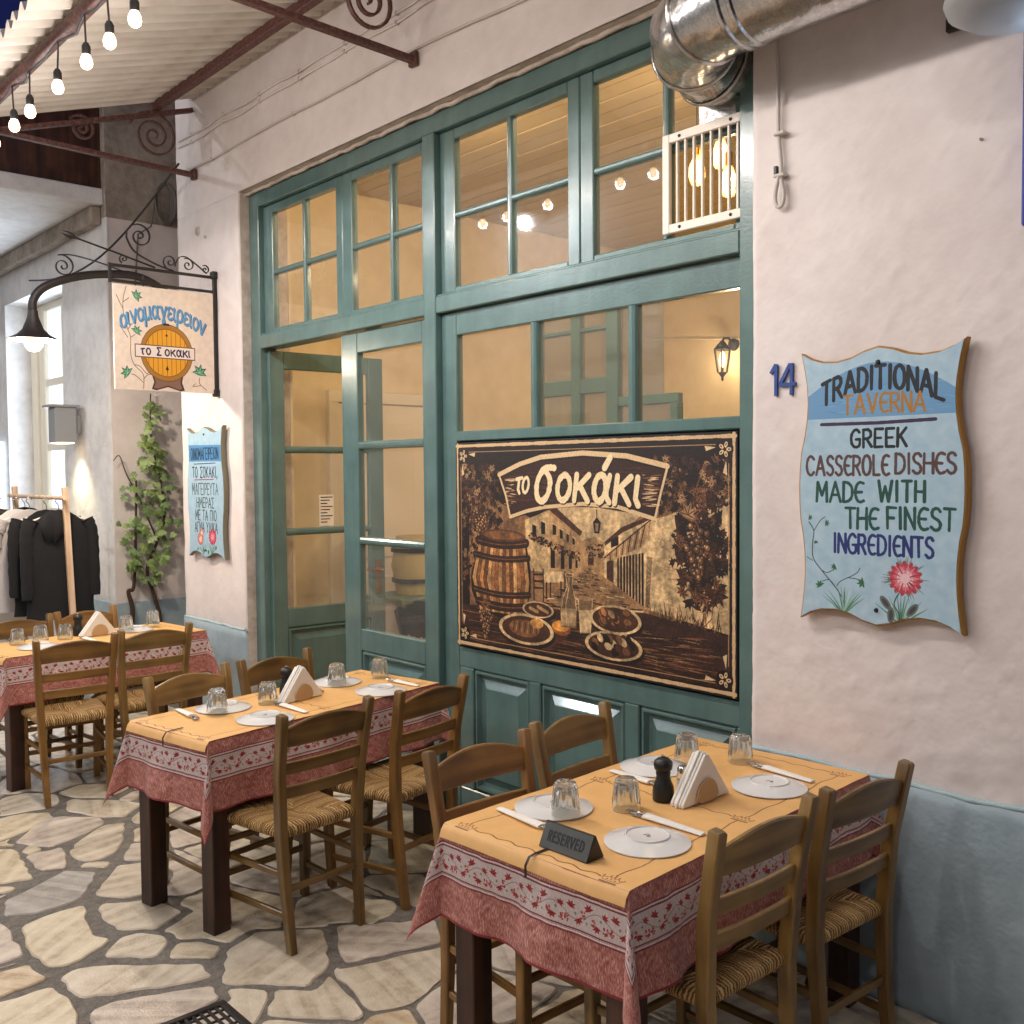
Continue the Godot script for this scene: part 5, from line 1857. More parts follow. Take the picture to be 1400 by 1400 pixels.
	m.quaduv(Vector3(-0.856, -0.506, 0.002), Vector3(0.83, -0.506, 0.002), Vector3(0.83, 0.506, 0.002), Vector3(-0.856, 0.506, 0.002))
	put("print", m, M.mural_print, mu)

func door_leaf(label: String, at: Vector3, turn: float, w: float, sl: float, sr: float, open: bool) -> void:
	var d := thing("glazed_door_leaf", label, "door", at, turn)
	var paint := "green_paint"
	var z0 := -0.045
	member(d, "stile", 0.0, sl, 0.0, 2.50, z0, 0.0, 0.005, paint)
	member(d, "stile", w - sr, w, 0.0, 2.50, z0, 0.0, 0.005, paint)
	for q in [[0.0, 0.12], [0.69, 0.815], [2.385, 2.50]]:
		member(d, "rail", sl, w - sr, q[0], q[1], z0, -0.001, 0.005, paint)
	for y in [1.32, 1.862]:
		bead(d, "glazing_bar", Vector3(sl, y, 0.0), Vector3(w - sr, y, 0.0), 0.046, 0.045, paint)
	for q in [[0.815, 1.32], [1.32, 1.862], [1.862, 2.385]]:
		pane(d, sl, w - sr, q[0], q[1], -0.028)
	raised_panel(d, sl, w - sr, 0.12, 0.69, -0.018, paint)
	if open:
		var h := sub(d, "lever_handle")
		var m := MB.new()
		m.span(Vector3(w - 0.075, 0.86, 0.0), Vector3(w - 0.035, 1.10, 0.008), 0.006)
		put("back_plate", m, M.brass, h)
		m = MB.new()
		m.tube([Vector3(w - 0.055, 1.03, 0.005), Vector3(w - 0.055, 1.03, 0.05), Vector3(w - 0.075, 1.03, 0.062), Vector3(w - 0.12, 1.032, 0.06), Vector3(w - 0.18, 1.04, 0.058)], [0.011, 0.011, 0.011, 0.01, 0.008], 8)
		put("lever", m, M.brass, h)
		for q in [[0.36, 0.47, 1.35, 1.56, 0]]:
			var n_ := sub(d, "paper_notice")
			m = MB.new()
			m.span(Vector3(q[0], q[2], -0.026), Vector3(q[1], q[3], -0.0245), 0.0)
			put("sheet", m, M.notice_paper, n_)
			for i in 9:
				m = MB.new()
				m.span(Vector3(q[0] + 0.01, q[3] - 0.02 - i * 0.021, -0.024), Vector3(q[1] - 0.01 - 0.02 * (i % 3), q[3] - 0.013 - i * 0.021, -0.0236), 0.0)
				put("printed_line", m, M.notice_red if i % 4 == 3 else M.ink_dark, n_)
		var n2 := sub(d, "sticker_strip")
		m = MB.new()
		m.span(Vector3(0.62, 1.345, -0.026), Vector3(0.715, 1.58, -0.0245), 0.0)
		put("sheet", m, M.notice_paper, n2)
		for i in 3:
			m = MB.new()
			m.span(Vector3(0.625, 1.53 - i * 0.06, -0.024), Vector3(0.71, 1.57 - i * 0.06, -0.0236), 0.0)
			put("red_block", m, M.notice_red, n2)

# ---------- canopy ----------
func roof_y(z: float) -> float:
	return 4.305 - 0.327 * z

func spiral(cz: float, cy: float, r: float, turns: float, start: float, x: float) -> Array:
	var o := []
	var k := int(turns * 22)
	for i in k + 1:
		var s := float(i) / k
		var a := start + s * turns * TAU
		var rr := r * pow(1.0 - s * 0.9, 1.1)
		o.append(Vector3(x, cy + sin(a) * rr, cz + cos(a) * rr))
	return o

func canopy() -> void:
	var c := thing("corrugated_canopy", "pale corrugated sheet canopy on brown iron beams over the tables", "canopy")
	var x0 := -6.70
	var x1 := 3.0
	var per := 0.125
	var nx := int((x1 - x0) / per * 10)
	var sheets := 11
	var per_sheet := nx / sheets
	for sI in sheets:
		var m := MB.new()
		var a0 := sI * per_sheet
		m.grid(per_sheet + 3, 6, func(u: float, v: float) -> Vector3:
			var i := a0 + roundi(u * (per_sheet + 3))
			var x := x0 + i * per / 10.0
			var z := lerpf(0.0, 1.62 + 0.012 * (sI % 3), 1.0 - v)
			return Vector3(x, roof_y(z) + 0.045 + 0.031 * sin(TAU * i / 10.0) + 0.003 * (sI % 2), z))
		put("corrugated_sheet", m, M.sheet_roof, c)
	for q in [[0.27, 0.055, 0.05, "inner_beam"]]:
		var m := MB.new()
		m.span(Vector3(x0, roof_y(q[0]) - q[1] + 0.018, q[0] - q[2] / 2.0), Vector3(x1, roof_y(q[0]) + 0.018, q[0] + q[2] / 2.0), 0.004)
		put(q[3], m, M.red_oxide, c)
	var m := MB.new()
	m.tube([Vector3(x0, roof_y(1.42) - 0.022, 1.42), Vector3(x1, roof_y(1.42) - 0.022, 1.42)], 0.033, 12)
	put("front_pipe", m, M.red_oxide, c)
	var names := ["brown scrolled iron bracket at the far end of the canopy", "brown scrolled iron bracket on the wall over the door", "brown scrolled iron bracket over the blue board", "brown scrolled iron bracket at the near end of the canopy"]
	var xs := [-6.63, -4.09, -1.55, 1.0]
	var first: Node3D
	for i in 4:
		if i > 0:
			copy(first, "canopy_bracket", names[i], Vector3(xs[i], 0, 0))
			continue
		var b := thing("canopy_bracket", names[0], "bracket", Vector3(xs[0], 0, 0), 0, "canopy brackets")
		first = b
		m = MB.new()
		var sq := [Vector2(-0.02, -0.014), Vector2(0.02, -0.014), Vector2(0.02, 0.014), Vector2(-0.02, 0.014)]
		m.sweep([Vector3(0, 3.80, 0.01), Vector3(0, 3.832, 1.40)], sq, Vector3.RIGHT)
		put("lower_bar", m, M.red_oxide, b)
		m = MB.new()
		m.sweep([Vector3(0, roof_y(0.02) - 0.06, 0.02), Vector3(0, roof_y(1.40) - 0.06, 1.40)], sq, Vector3.RIGHT)
		put("upper_bar", m, M.red_oxide, b)
		m = MB.new()
		m.span(Vector3(-0.03, 3.77, 0.004), Vector3(0.03, 3.84, 0.03), 0.004)
		put("wall_foot", m, M.red_oxide, b)
		for q in [[0.29, 4.01, 0.165, 2.6, 0.3], [0.76, 3.955, 0.085, 2.2, 0.6]]:
			m = MB.new()
			var rb := [Vector2(-0.012, -0.006), Vector2(0.012, -0.006), Vector2(0.012, 0.006), Vector2(-0.012, 0.006)]
			m.sweep(spiral(q[0], q[1], q[2], q[3], q[4], 0.0), rb, Vector3.RIGHT)
			put("scroll", m, M.red_oxide, b)

func string_lights() -> void:
	# one string along the front pipe
	var t := thing("festoon_string", "festoon string of warm glowing bulbs along the canopy pipe", "string lights")
	festoon(t, 1.42, roof_y(1.42) - 0.05, [-5.95, -5.62, -5.33, -4.90, -4.55, -4.28, -3.98, -3.66, -3.34, -2.98, -2.62, -2.26], BULB)

func festoon(t: Node3D, z: float, y: float, xs: Array, power: float) -> void:
	var m := MB.new()
	var pts := []
	for i in xs.size():
		pts.append(Vector3(xs[i], y - 0.035 + 0.006 * sin(i * 2.1), z + 0.035))
		if i + 1 < xs.size():
			pts.append(Vector3((xs[i] + xs[i + 1]) / 2.0, y - 0.05, z + 0.03 - 0.02 * (i % 2)))
	m.tube(pts, 0.007, 6)
	put("cable", m, M.black_cable, t)
	for i in xs.size():
		var p := Vector3(xs[i], y - 0.035, z + 0.035)
		var sw := 0.02 * sin(i * 1.7)
		var b := p + Vector3(sw, -0.20, 0.0)
		m = MB.new()
		m.tube([p, p + Vector3(sw * 0.3, -0.06, 0), b + Vector3(0, 0.07, 0)], 0.0045, 5)
		put("drop_cord", m, M.black_cable, t)
		m = MB.new()
		m.lathe([Vector2(0, 0.025), Vector2(0.019, 0.027), Vector2(0.019, 0.062), Vector2(0.011, 0.078), Vector2(0, 0.08)], 12, Transform3D(Basis(), b))
		put("socket", m, M.black_plastic, t)
		m = MB.new()
		m.lathe([Vector2(0, -0.036), Vector2(0.013, -0.033), Vector2(0.023, -0.023), Vector2(0.0265, -0.008), Vector2(0.024, 0.008), Vector2(0.016, 0.026), Vector2(0, 0.03)], 14, Transform3D(Basis(), b))
		put("bulb", m, M.bulb_glass, t)
		# the glass sends little light back past its own socket
		down_light(t, b + Vector3(0, -0.012, 0), power, WARM, 0.03)
		bulb_light(t, b + Vector3(0, -0.012, 0), power * 0.22, WARM, 0.03)

# ---------- duct, grille, cables, number ----------
func wall_fittings() -> void:
	var d := thing("ventilation_duct", "shiny galvanised duct bending out of the fanlight and along the wall", "duct")
	var m := MB.new()
	var r := 0.157
	# straight run
	var ax := Vector3(-1.94, 3.272, 0.285)
	m.tube([ax, Vector3(3.0, 3.272, 0.285)], r, 36, false)
	put("straight_run", m, M.galvanised, d)
	m = MB.new()
	for x in [-1.945, -1.90, -0.9, -0.86]:
		m.lathe([Vector2(r, -0.012), Vector2(r + 0.007, -0.006), Vector2(r + 0.007, 0.006), Vector2(r, 0.012)], 36, Transform3D(Basis(Vector3.FORWARD, -PI / 2), Vector3(x, 3.272, 0.285)))
	put("swaged_collar", m, M.galvanised, d)
	# elbow of flat gores from the window to the run
	var el := []
	el.append(Vector3(-2.30, 3.26, -0.13))
	el.append(Vector3(-2.30, 3.26, -0.03))
	for i in 5:
		var a := PI / 2 * i / 4.0
		el.append(Vector3(-2.30 + 0.32 * (1.0 - cos(a)), 3.272, 0.0 + 0.285 * sin(a)))
	el.append(Vector3(-1.94, 3.272, 0.285))
	for i in el.size() - 1:
		m = MB.new()
		m.tube([el[i], el[i + 1]], r - 0.001, 36, false)
	m = MB.new()
	m.tube(el, r - 0.002, 36, false)
	put("elbow", m, M.galvanised, d)
	for i in [1, 3, 5]:
		m = MB.new()
		var dir: Vector3 = (el[i + 1] - el[i - 1]).normalized()
		m.tube([el[i] - dir * 0.008, el[i] - dir * 0.003, el[i] + dir * 0.003, el[i] + dir * 0.008], [r - 0.002, r + 0.006, r + 0.006, r - 0.002], 36, false)
		put("seam", m, M.galvanised, d)
	for x in [-1.0, 0.6]:
		m = MB.new()
		m.span(Vector3(x - 0.02, 3.24, 0.004), Vector3(x + 0.02, 3.28, 0.12), 0.003)
		put("wall_clamp", m, M.black_iron, d)
	# white grille
	var g := thing("ventilation_grille", "white metal bar grille fixed over a corner fanlight pane", "grille", Vector3(-2.374, 2.874, -0.098))
	var W := 0.207
	var H := 0.193
	for q in [[-W, -W + 0.035, -H, H], [W - 0.035, W, -H, H], [-W + 0.035, W - 0.035, H - 0.035, H], [-W + 0.035, W - 0.035, -H, -H + 0.035]]:
		m = MB.new()
		m.span(Vector3(q[0], q[2], 0.0), Vector3(q[1], q[3], 0.02), 0.003)
		put("frame_bar", m, M.white_enamel, g)
	for i in 8:
		m = MB.new()
		var x := lerpf(-W + 0.07, W - 0.06, i / 7.0)
		m.span(Vector3(x - 0.005, -H + 0.035, 0.002), Vector3(x + 0.005, H - 0.035, 0.016), 0.002)
		put("bar", m, M.white_enamel, g)
	for q in [[-0.12, H - 0.018], [0.12, H - 0.018], [-0.12, -H + 0.018], [0.12, -H + 0.018]]:
		m = MB.new()
		m.lathe([Vector2(0, 0), Vector2(0.007, 0), Vector2(0.005, 0.005), Vector2(0, 0.006)], 8, Transform3D(Basis(Vector3.RIGHT, PI / 2), Vector3(q[0], q[1], 0.02)))
		put("screw", m, M.black_iron, g)
	# looped cable by the shopfront
	var cb := thing("looped_cable", "grey cable hanging down the wall and tied in a loop", "cable")
	m = MB.new()
	var pts := [Vector3(-1.99, 3.34, 0.03), Vector3(-1.985, 3.1, 0.02), Vector3(-1.988, 2.92, 0.016), Vector3(-1.975, 2.8, 0.018), Vector3(-1.972, 2.75, 0.02)]
	for i in 15:
		var a := lerpf(0.25, TAU - 0.25, i / 14.0)
		pts.append(Vector3(-1.977 + sin(a) * 0.022 * sin(a * 0.5), 2.705 + cos(a) * 0.052, 0.022 + 0.004 * i / 14.0))
	m.tube(pts, 0.0075, 8)
	put("cable", m, M.white_cable, cb)
	for y in [2.905, 2.762]:
		m = MB.new()
		m.span(Vector3(-1.999, y - 0.006, 0.004), Vector3(-1.955, y + 0.006, 0.032), 0.003)
		put("tie", m, M.white_cable, cb)
	m = MB.new()
	m.span(Vector3(-2.005, 2.77, 0.006), Vector3(-1.99, 2.80, 0.02), 0.003)
	put("end_plug", m, M.black_plastic, cb)
	# cables along the facade
	for q in [["upper white cable clipped along the wall under the canopy", 4.09, 0.0], ["second white cable just under the upper one beneath the canopy", 4.045, 1.0], ["lower white cable clipped along the wall over the door", 3.86, 2.0]]:
		var c := thing("wall_cable", q[0], "cable", Vector3.ZERO, 0, "cables along the facade")
		m = MB.new()
		pts = []
		for i in 34:
			var x := lerpf(-6.9, -2.9 if q[2] < 2.0 else 2.0, i / 33.0)
			pts.append(Vector3(x, q[1] + 0.005 * sin(i * 1.3 + q[2]) - (0.01 * sin(PI * (i % 6) / 6.0)) - (0.05 * smoothstep(-4.1, -3.0, x) if q[2] == 2.0 else 0.0), 0.014))
		m.tube(pts, 0.006, 6)
		put("cable", m, M.plaster if q[2] < 2.0 else M.white_cable, c)
		for i in 7:
			m = MB.new()
			var k: Vector3 = pts[2 + i * 4]
			m.box(k, Vector3(0.012, 0.022, 0.022), 0.003)
			put("clip", m, M.white_cable, c)
	var dc := thing("sagging_cable", "thin black cable sagging across the alley to the far building", "cable")
	m = MB.new()
	pts = []
	for i in 17:
		var s := i / 16.0
		pts.append(Vector3(lerpf(-6.64, -10.2, s), lerpf(3.86, 3.6, s) - 0.25 * sin(PI * s), lerpf(0.12, 0.05, s)))
	m.tube(pts, 0.008, 6)
	put("cable", m, M.black_cable, dc)
	var lc := thing("coiled_cable", "coil of grey cable hung on the bare wall over the vine", "cable")
	m = MB.new()
	pts = []
	for i in 60:
		var a := TAU * i / 14.0
		pts.append(Vector3(-8.29 + 0.0009 * i, 4.02 + cos(a) * 0.17, -0.47 + sin(a) * (0.06 + 0.0006 * i)))
	pts.append(Vector3(-8.3, 3.82, -0.36))
	pts.append(Vector3(-8.3, 3.74, -0.25))
	pts.append(Vector3(-8.31, 3.3, -0.22))
	m.tube(pts, 0.007, 6)
	put("cable", m, M.grey_cable, lc)
	# house number, brushed on
	var hn := thing("house_number", "blue house number 14 painted on the wall", "house number", Vector3(-1.975, 2.06, 0.009))
	var zo := 0.0
	for q in [[0, -0.045, "one"], [1, -0.008, "four"]]:
		var gl: Array = FONT["1" if q[0] == 0 else "4"]
		for i in range(1, gl.size()):
			var line := PackedVector2Array()
			for j in range(0, gl[i].size(), 2):
				line.append(Vector2(q[1] + gl[i][j] * 0.115, 0.055 - gl[i][j + 1] * 0.11))
			for pl in Geometry2D.offset_polyline(line, 0.0062, Geometry2D.JOIN_ROUND, Geometry2D.END_ROUND):
				m = MB.new()
				m.prism(pl, -0.006, 0.0015 + zo)
				put("digit_stroke", m, M.number_blue, hn)
			zo += 0.0007
	# dome lamp at the top right
	var dl := thing("dome_wall_lamp", "grey dome lamp on a black arm high on the right wall", "wall lamp", Vector3(-1.10, 2.925, 0.30))
	m = MB.new()
	m.lathe([Vector2(0, -0.02), Vector2(0.10, -0.01), Vector2(0.155, 0.025), Vector2(0.165, 0.05), Vector2(0.15, 0.09), Vector2(0.1, 0.15), Vector2(0.05, 0.19), Vector2(0, 0.2)], 32)
	put("dome", m, M.grey_enamel, dl)
	m = MB.new()
	m.tube([Vector3(0, 0.19, 0), Vector3(0, 0.24, -0.06), Vector3(0, 0.24, -0.29)], 0.014, 8)
	put("arm", m, M.black_iron, dl)
	m = MB.new()
	m.span(Vector3(-0.3, 0.13, -0.29), Vector3(-0.2, 0.25, -0.27), 0.004)
	put("wall_plate", m, M.black_iron, dl)
	# lit box sign at the right edge
	var lb := thing("backlit_box_sign", "backlit white box sign with blue rim at the right edge", "sign", Vector3(-0.685, 2.90, 0.01))
	m = MB.new()
	m.span(Vector3(-0.46, -0.48, 0.0), Vector3(0.46, 0.48, 0.10), 0.006)
	put("box", m, M.backlit_blue, lb)
	m = MB.new()
	m.span(Vector3(-0.445, -0.455, 0.098), Vector3(0.445, 0.455, 0.104), 0.0)
	put("lit_face", m, M.backlit_white, lb)
	var al := AreaLight3D.new()
	al.name = "glow"
	al.area_size = Vector2(0.88, 0.9)
	al.light_color = Color(0.78, 0.88, 1.0)
	al.light_energy = 0.35
	al.shadow_enabled = true
	lb.add_child(al)
	al.position = Vector3(0, 0, 0.115)
	al.rotation_degrees = Vector3(0, 180, 0)

func wavy_board(w: float, h: float) -> PackedVector2Array:
	# centred outline: horned corners, waved sides, a point in the middle of top and bottom
	var o := PackedVector2Array()
	var top := [[-0.5, 0.5], [-0.44, 0.478], [-0.36, 0.462], [-0.26, 0.458], [-0.17, 0.468], [-0.09, 0.488], [0.0, 0.5], [0.09, 0.488], [0.17, 0.468], [0.26, 0.458], [0.36, 0.462], [0.44, 0.478], [0.5, 0.5]]
	for q in top:
		o.append(Vector2(q[0] * w, q[1] * h))
	for i in range(1, 16):
		var y := 0.5 - i / 16.0
		var s := i / 16.0
		var dx := -0.045 * sin(PI * clampf(s / 0.38, 0, 1)) + 0.012 * sin(PI * clampf((s - 0.36) / 0.3, 0, 1)) - 0.03 * sin(PI * clampf((s - 0.62) / 0.38, 0, 1))
		o.append(Vector2((0.5 + dx) * w, y * h))
	for i in range(top.size() - 1, -1, -1):
		o.append(Vector2(top[i][0] * w, -top[i][1] * h))
	for i in range(15, 0, -1):
		var y := 0.5 - i / 16.0
		var s := i / 16.0
		var dx := -0.045 * sin(PI * clampf(s / 0.38, 0, 1)) + 0.012 * sin(PI * clampf((s - 0.36) / 0.3, 0, 1)) - 0.03 * sin(PI * clampf((s - 0.62) / 0.38, 0, 1))
		o.append(Vector2(-(0.5 + dx) * w, y * h))
	return o

func painted_board(called: String, label: String, at: Vector3, face: String, edge: String) -> void:
	var t := thing(called, label, "sign", at)
	var w := 0.56
	var h := 0.90
	var o := wavy_board(w, h)
	var m := MB.new()
	m.prism(o, 0.0, 0.03, Transform3D(), 0.004)
	put("board", m, M[edge], t)
	m = MB.new()
	var inn := PackedVector2Array()
	for q in o:
		inn.append(q * Vector2(0.972, 0.985))
	m.prism(inn, 0.028, 0.0325, Transform3D(), 0.0, Rect2(-w / 2, -h / 2, w, h))
	put("painted_face", m, M[face], t)
	for y in [0.455, -0.455]:
		m = MB.new()
		m.lathe([Vector2(0, 0), Vector2(0.008, 0), Vector2(0.006, 0.005), Vector2(0, 0.006)], 10, Transform3D(Basis(Vector3.RIGHT, PI / 2), Vector3(0, y * h / 0.93 * 0.93 - signf(y) * 0.012, 0.0325)))
		put("screw", m, M.black_iron, t)

func signs() -> void:
	painted_board("taverna_board", "large blue painted board reading traditional taverna on the right wall", Vector3(-1.60, 1.69, 0.012), "board_english", "ochre_edge")
	painted_board("menu_board", "narrow-looking blue painted Greek board on the far pier beside the door", Vector3(-6.50, 1.62, 0.012), "board_greek", "olive_edge")

# ---------- goose-neck lamp and hanging sign ----------
func flat_bar(w := 0.018, t := 0.006) -> Array:
	return [Vector2(-w / 2, -t / 2), Vector2(w / 2, -t / 2), Vector2(w / 2, t / 2), Vector2(-w / 2, t / 2)]

func curve3(p: Array, k := 6) -> Array:
	var o := []
	for i in p.size() - 1:
		for s in k:
			o.append(p[i].cubic_interpolate(p[i + 1], p[maxi(i - 1, 0)], p[mini(i + 2, p.size() - 1)], float(s) / k))
	o.append(p[p.size() - 1])
	return o

func lamp_and_hanging_sign() -> void:
	var l := thing("gooseneck_lamp", "black goose-neck lamp with lit flared shade reaching out over the far table", "lamp", Vector3(-6.9, 0, 0))
	var m := MB.new()
	m.tube(curve3([Vector3(0, 2.86, 0.01), Vector3(0, 3.0, 0.08), Vector3(0, 3.11, 0.30), Vector3(0, 3.10, 0.55), Vector3(0, 3.05, 0.76), Vector3(0, 2.97, 0.93), Vector3(0, 2.88, 1.0), Vector3(0, 2.79, 1.005)]), 0.027, 12)
	put("arm", m, M.black_iron, l)
	m = MB.new()
	m.lathe([Vector2(0.05, 0), Vector2(0.05, 0.012), Vector2(0, 0.014)], 16, Transform3D(Basis(Vector3.RIGHT, PI / 2), Vector3(0, 2.86, 0.004)))
	put("wall_flange", m, M.black_iron, l)
	var at := Transform3D(Basis(), Vector3(0, 2.62, 1.005))
	m = MB.new()
	m.lathe([Vector2(0.155, 0.0), Vector2(0.158, 0.004), Vector2(0.10, 0.035), Vector2(0.065, 0.07), Vector2(0.045, 0.12), Vector2(0.034, 0.15), Vector2(0.03, 0.19), Vector2(0, 0.2)], 28, at)
	put("shade", m, M.black_iron, l)
	m = MB.new()
	m.lathe([Vector2(0.0, 0.075), Vector2(0.058, 0.066), Vector2(0.094, 0.032), Vector2(0.152, 0.001)], 28, at)
	put("shade_lining", m, M.white_enamel, l)
	m = MB.new()
	m.lathe([Vector2(0, -0.075), Vector2(0.03, -0.068), Vector2(0.053, -0.04), Vector2(0.058, -0.01), Vector2(0.045, 0.03), Vector2(0.025, 0.055), Vector2(0, 0.06)], 20, at)
	put("bulb", m, M.bulb_glass, l)
	bulb_light(l, Vector3(0, 2.61, 1.005), 2.0, Color(1.0, 0.93, 0.83), 0.055)
	m = MB.new()
	m.sweep(curve3([Vector3(0, 3.12, 0.36), Vector3(0, 3.17, 0.55), Vector3(0, 3.2, 0.74), Vector3(0, 3.19, 0.84)]) + spiral(0.81, 3.12, 0.075, 1.9, 1.2, 0.0), flat_bar(), Vector3.RIGHT)
	put("scroll", m, M.black_iron, l)
	# sign hung square to the wall
	var s := thing("hanging_sign", "cream hanging sign with painted barrel, vine leaves and blue Greek lettering", "sign", Vector3(-6.35, 0, 0))
	m = MB.new()
	m.span(Vector3(-0.012, 2.27, 0.004), Vector3(0.012, 3.08, 0.03), 0.003)
	put("wall_post", m, M.black_iron, s)
	for y in [2.29, 3.075]:
		m = MB.new()
		m.box(Vector3(0, y, 0.02), Vector3(0.045, 0.05, 0.04), 0.006)
		put("wall_block", m, M.black_iron, s)
	for q in [[3.05, 3.068], [2.955, 2.972]]:
		m = MB.new()
		m.span(Vector3(-0.009, q[0], 0.03), Vector3(0.009, q[1], 0.70), 0.002)
		put("top_bar", m, M.black_iron, s)
	m = MB.new()
	m.span(Vector3(-0.009, 2.95, 0.70), Vector3(0.009, 3.07, 0.718), 0.002)
	put("end_bar", m, M.black_iron, s)
	m = MB.new()
	m.span(Vector3(-0.008, 2.285, 0.034), Vector3(0.006, 2.945, 0.695), 0.001)
	put("board", m, M.white_enamel, s)
	m = MB.new()
	m.quaduv(Vector3(0.008, 2.285, 0.695), Vector3(0.008, 2.285, 0.034), Vector3(0.008, 2.945, 0.034), Vector3(0.008, 2.945, 0.695))
	put("painted_face", m, M.hanging_board, s)
	m = MB.new()
	m.tube([Vector3(0, 2.945, 0.5), Vector3(0, 2.99, 0.5), Vector3(0.012, 3.005, 0.5), Vector3(0, 3.02, 0.5), Vector3(-0.012, 3.005, 0.5), Vector3(0, 2.99, 0.5)], 0.004, 6)
	put("hanging_eye", m, M.black_iron, s)
	# the arrow and its scrolls
	m = MB.new()
	m.tube([Vector3(0, 3.075, 0.42), Vector3(0, 3.135, 0.66), Vector3(0, 3.195, 0.92)], 0.006, 6)
	put("arrow_rod", m, M.black_iron, s)
	m = MB.new()
	m.tube([Vector3(0, 3.19, 0.90), Vector3(0, 3.2, 0.935), Vector3(0, 3.212, 0.97), Vector3(0, 3.222, 1.0)], [0.004, 0.022, 0.017, 0.002], 6)
	put("arrow_tip", m, M.black_iron, s)
	m = MB.new()
	m.sweep(curve3([Vector3(0, 3.07, 0.30), Vector3(0, 3.10, 0.42), Vector3(0, 3.16, 0.55), Vector3(0, 3.24, 0.60)]) + spiral(0.515, 3.26, 0.085, 1.8, 0.2, 0.0), flat_bar(), Vector3.RIGHT)
	put("scroll", m, M.black_iron, s)
	for q in [[0.32, 0.05, 0.4], [0.20, 0.045, 2.6], [0.08, 0.03, 2.6], [0.62, 0.03, 0.4]]:
		m = MB.new()
		m.sweep(spiral(q[0], 3.075 + q[1], q[1], 1.5, -PI / 2 + q[2], 0.0), flat_bar(0.014, 0.005), Vector3.RIGHT)
		put("small_scroll", m, M.black_iron, s)
	m = MB.new()
	m.sweep(curve3([Vector3(0, 3.08, 0.07), Vector3(0, 3.13, 0.14), Vector3(0, 3.17, 0.21), Vector3(0, 3.16, 0.26), Vector3(0, 3.10, 0.29)]), flat_bar(0.014, 0.005), Vector3.RIGHT)
	put("long_scroll", m, M.black_iron, s)

# ---------- vine ----------
func leaf_mesh(seed_: int) -> ArrayMesh:
	# a five-lobed leaf, one unit across, creased along its ribs, stalk at the origin, pointing to +y
	var r := RandomNumberGenerator.new()
	r.seed = seed_
	var lob := [[0.0, 1.0], [0.3, 0.66], [0.55, 0.86], [0.85, 0.52], [1.2, 0.72], [1.6, 0.42], [1.95, 0.52], [2.5, 0.16]]
	var out := []
	for q in lob:
		out.append(Vector3(sin(q[0]) * q[1] * r.randf_range(0.9, 1.1), cos(q[0]) * q[1], -0.12 * q[1] * (1.0 if q[1] > 0.6 else 0.2)))
	for i in range(lob.size() - 1, 0, -1):
		out.append(Vector3(-sin(lob[i][0]) * lob[i][1] * r.randf_range(0.9, 1.1), cos(lob[i][0]) * lob[i][1], -0.12 * lob[i][1] * (1.0 if lob[i][1] > 0.6 else 0.2)))
	var m := MB.new()
	for i in out.size():
		m.tri(Vector3(0, 0.12, 0.05), out[(i + 1) % out.size()] * 0.55 + Vector3(0, 0.1, 0), out[i] * 0.55 + Vector3(0, 0.1, 0))
	return m.mesh()

func vine() -> void:
	var t := thing("grape_vine", "leafy green grape vine climbing the wall beyond the far table", "vine", Vector3(-8.3, 0, -0.2))
	var a := curve3([Vector3(0.08, 0, 0.11), Vector3(0.06, 0.35, 0.12), Vector3(0.05, 0.62, 0.09), Vector3(0.05, 0.78, 0.12), Vector3(0.04, 0.82, 0.07), Vector3(0.05, 1.2, 0.05), Vector3(0.04, 1.7, 0.03)])
	var b := curve3([Vector3(0.08, 0, -0.14), Vector3(0.06, 0.5, -0.14), Vector3(0.06, 0.7, -0.1), Vector3(0.05, 0.95, -0.04), Vector3(0.05, 1.15, -0.12), Vector3(0.05, 1.4, -0.2), Vector3(0.05, 1.7, -0.17), Vector3(0.05, 2.05, -0.1), Vector3(0.06, 2.42, -0.1)])
	var c := curve3([Vector3(0.05, 1.2, -0.13), Vector3(0.07, 1.5, 0.0), Vector3(0.07, 1.75, 0.12), Vector3(0.06, 1.9, 0.17), Vector3(0.06, 1.86, 0.22)])
	for q in [[a, 0.026, 0.008], [b, 0.02, 0.005], [c, 0.008, 0.003]]:
		var rr := []
		for i in q[0].size():
			rr.append(lerpf(q[1], q[2], float(i) / q[0].size()))
		var m := MB.new()
		m.tube(q[0], rr, 8)
		put("stem", m, M.vine_bark, t)
	var lm := [leaf_mesh(1), leaf_mesh(2), leaf_mesh(3)]
	var n_ := 0
	while n_ < 200:
		var y := rng.randf_range(0.84, 2.36)
		var s := (y - 0.84) / 1.52
		# the crown's outline: broad in the lower half, thin at the top
		var mid := lerpf(0.0, -0.1, s)
		var half := 0.07 + 0.15 * sin(PI * clampf(s * 1.25, 0.0, 1.0)) + (0.03 if s < 0.6 else 0.0)
		if s > 0.82:
			half = 0.07
		var z := mid + half * (rng.randf() * 2.0 - 1.0)
		# gaps between the tufts
		if plaster_noise.get_noise_2d(y * 5.5 + 9.0, z * 6.0) < -0.12:
			continue
		var k := rng.randi() % 3
		var o := MeshInstance3D.new()
		o.name = "leaf"
		o.mesh = lm[k]
		o.material_override = M["leaf_%d" % (rng.randi() % 3 if s < 0.75 else 2 - rng.randi() % 2 * 2)]
		t.add_child(o, true)
		var sz := rng.randf_range(0.07, 0.15) * (1.0 if s < 0.8 else 0.75)
		var bs := Basis(Vector3(0, 1, 0), PI / 2 + rng.randf_range(-0.8, 0.8)) * Basis(Vector3(1, 0, 0), -rng.randf_range(0.1, 1.1)) * Basis(Vector3(0, 0, 1), PI + rng.randf_range(-1.3, 1.3))
		o.transform = Transform3D(bs.scaled(Vector3.ONE * sz), Vector3(rng.randf_range(0.03, 0.2), y, z))
		n_ += 1

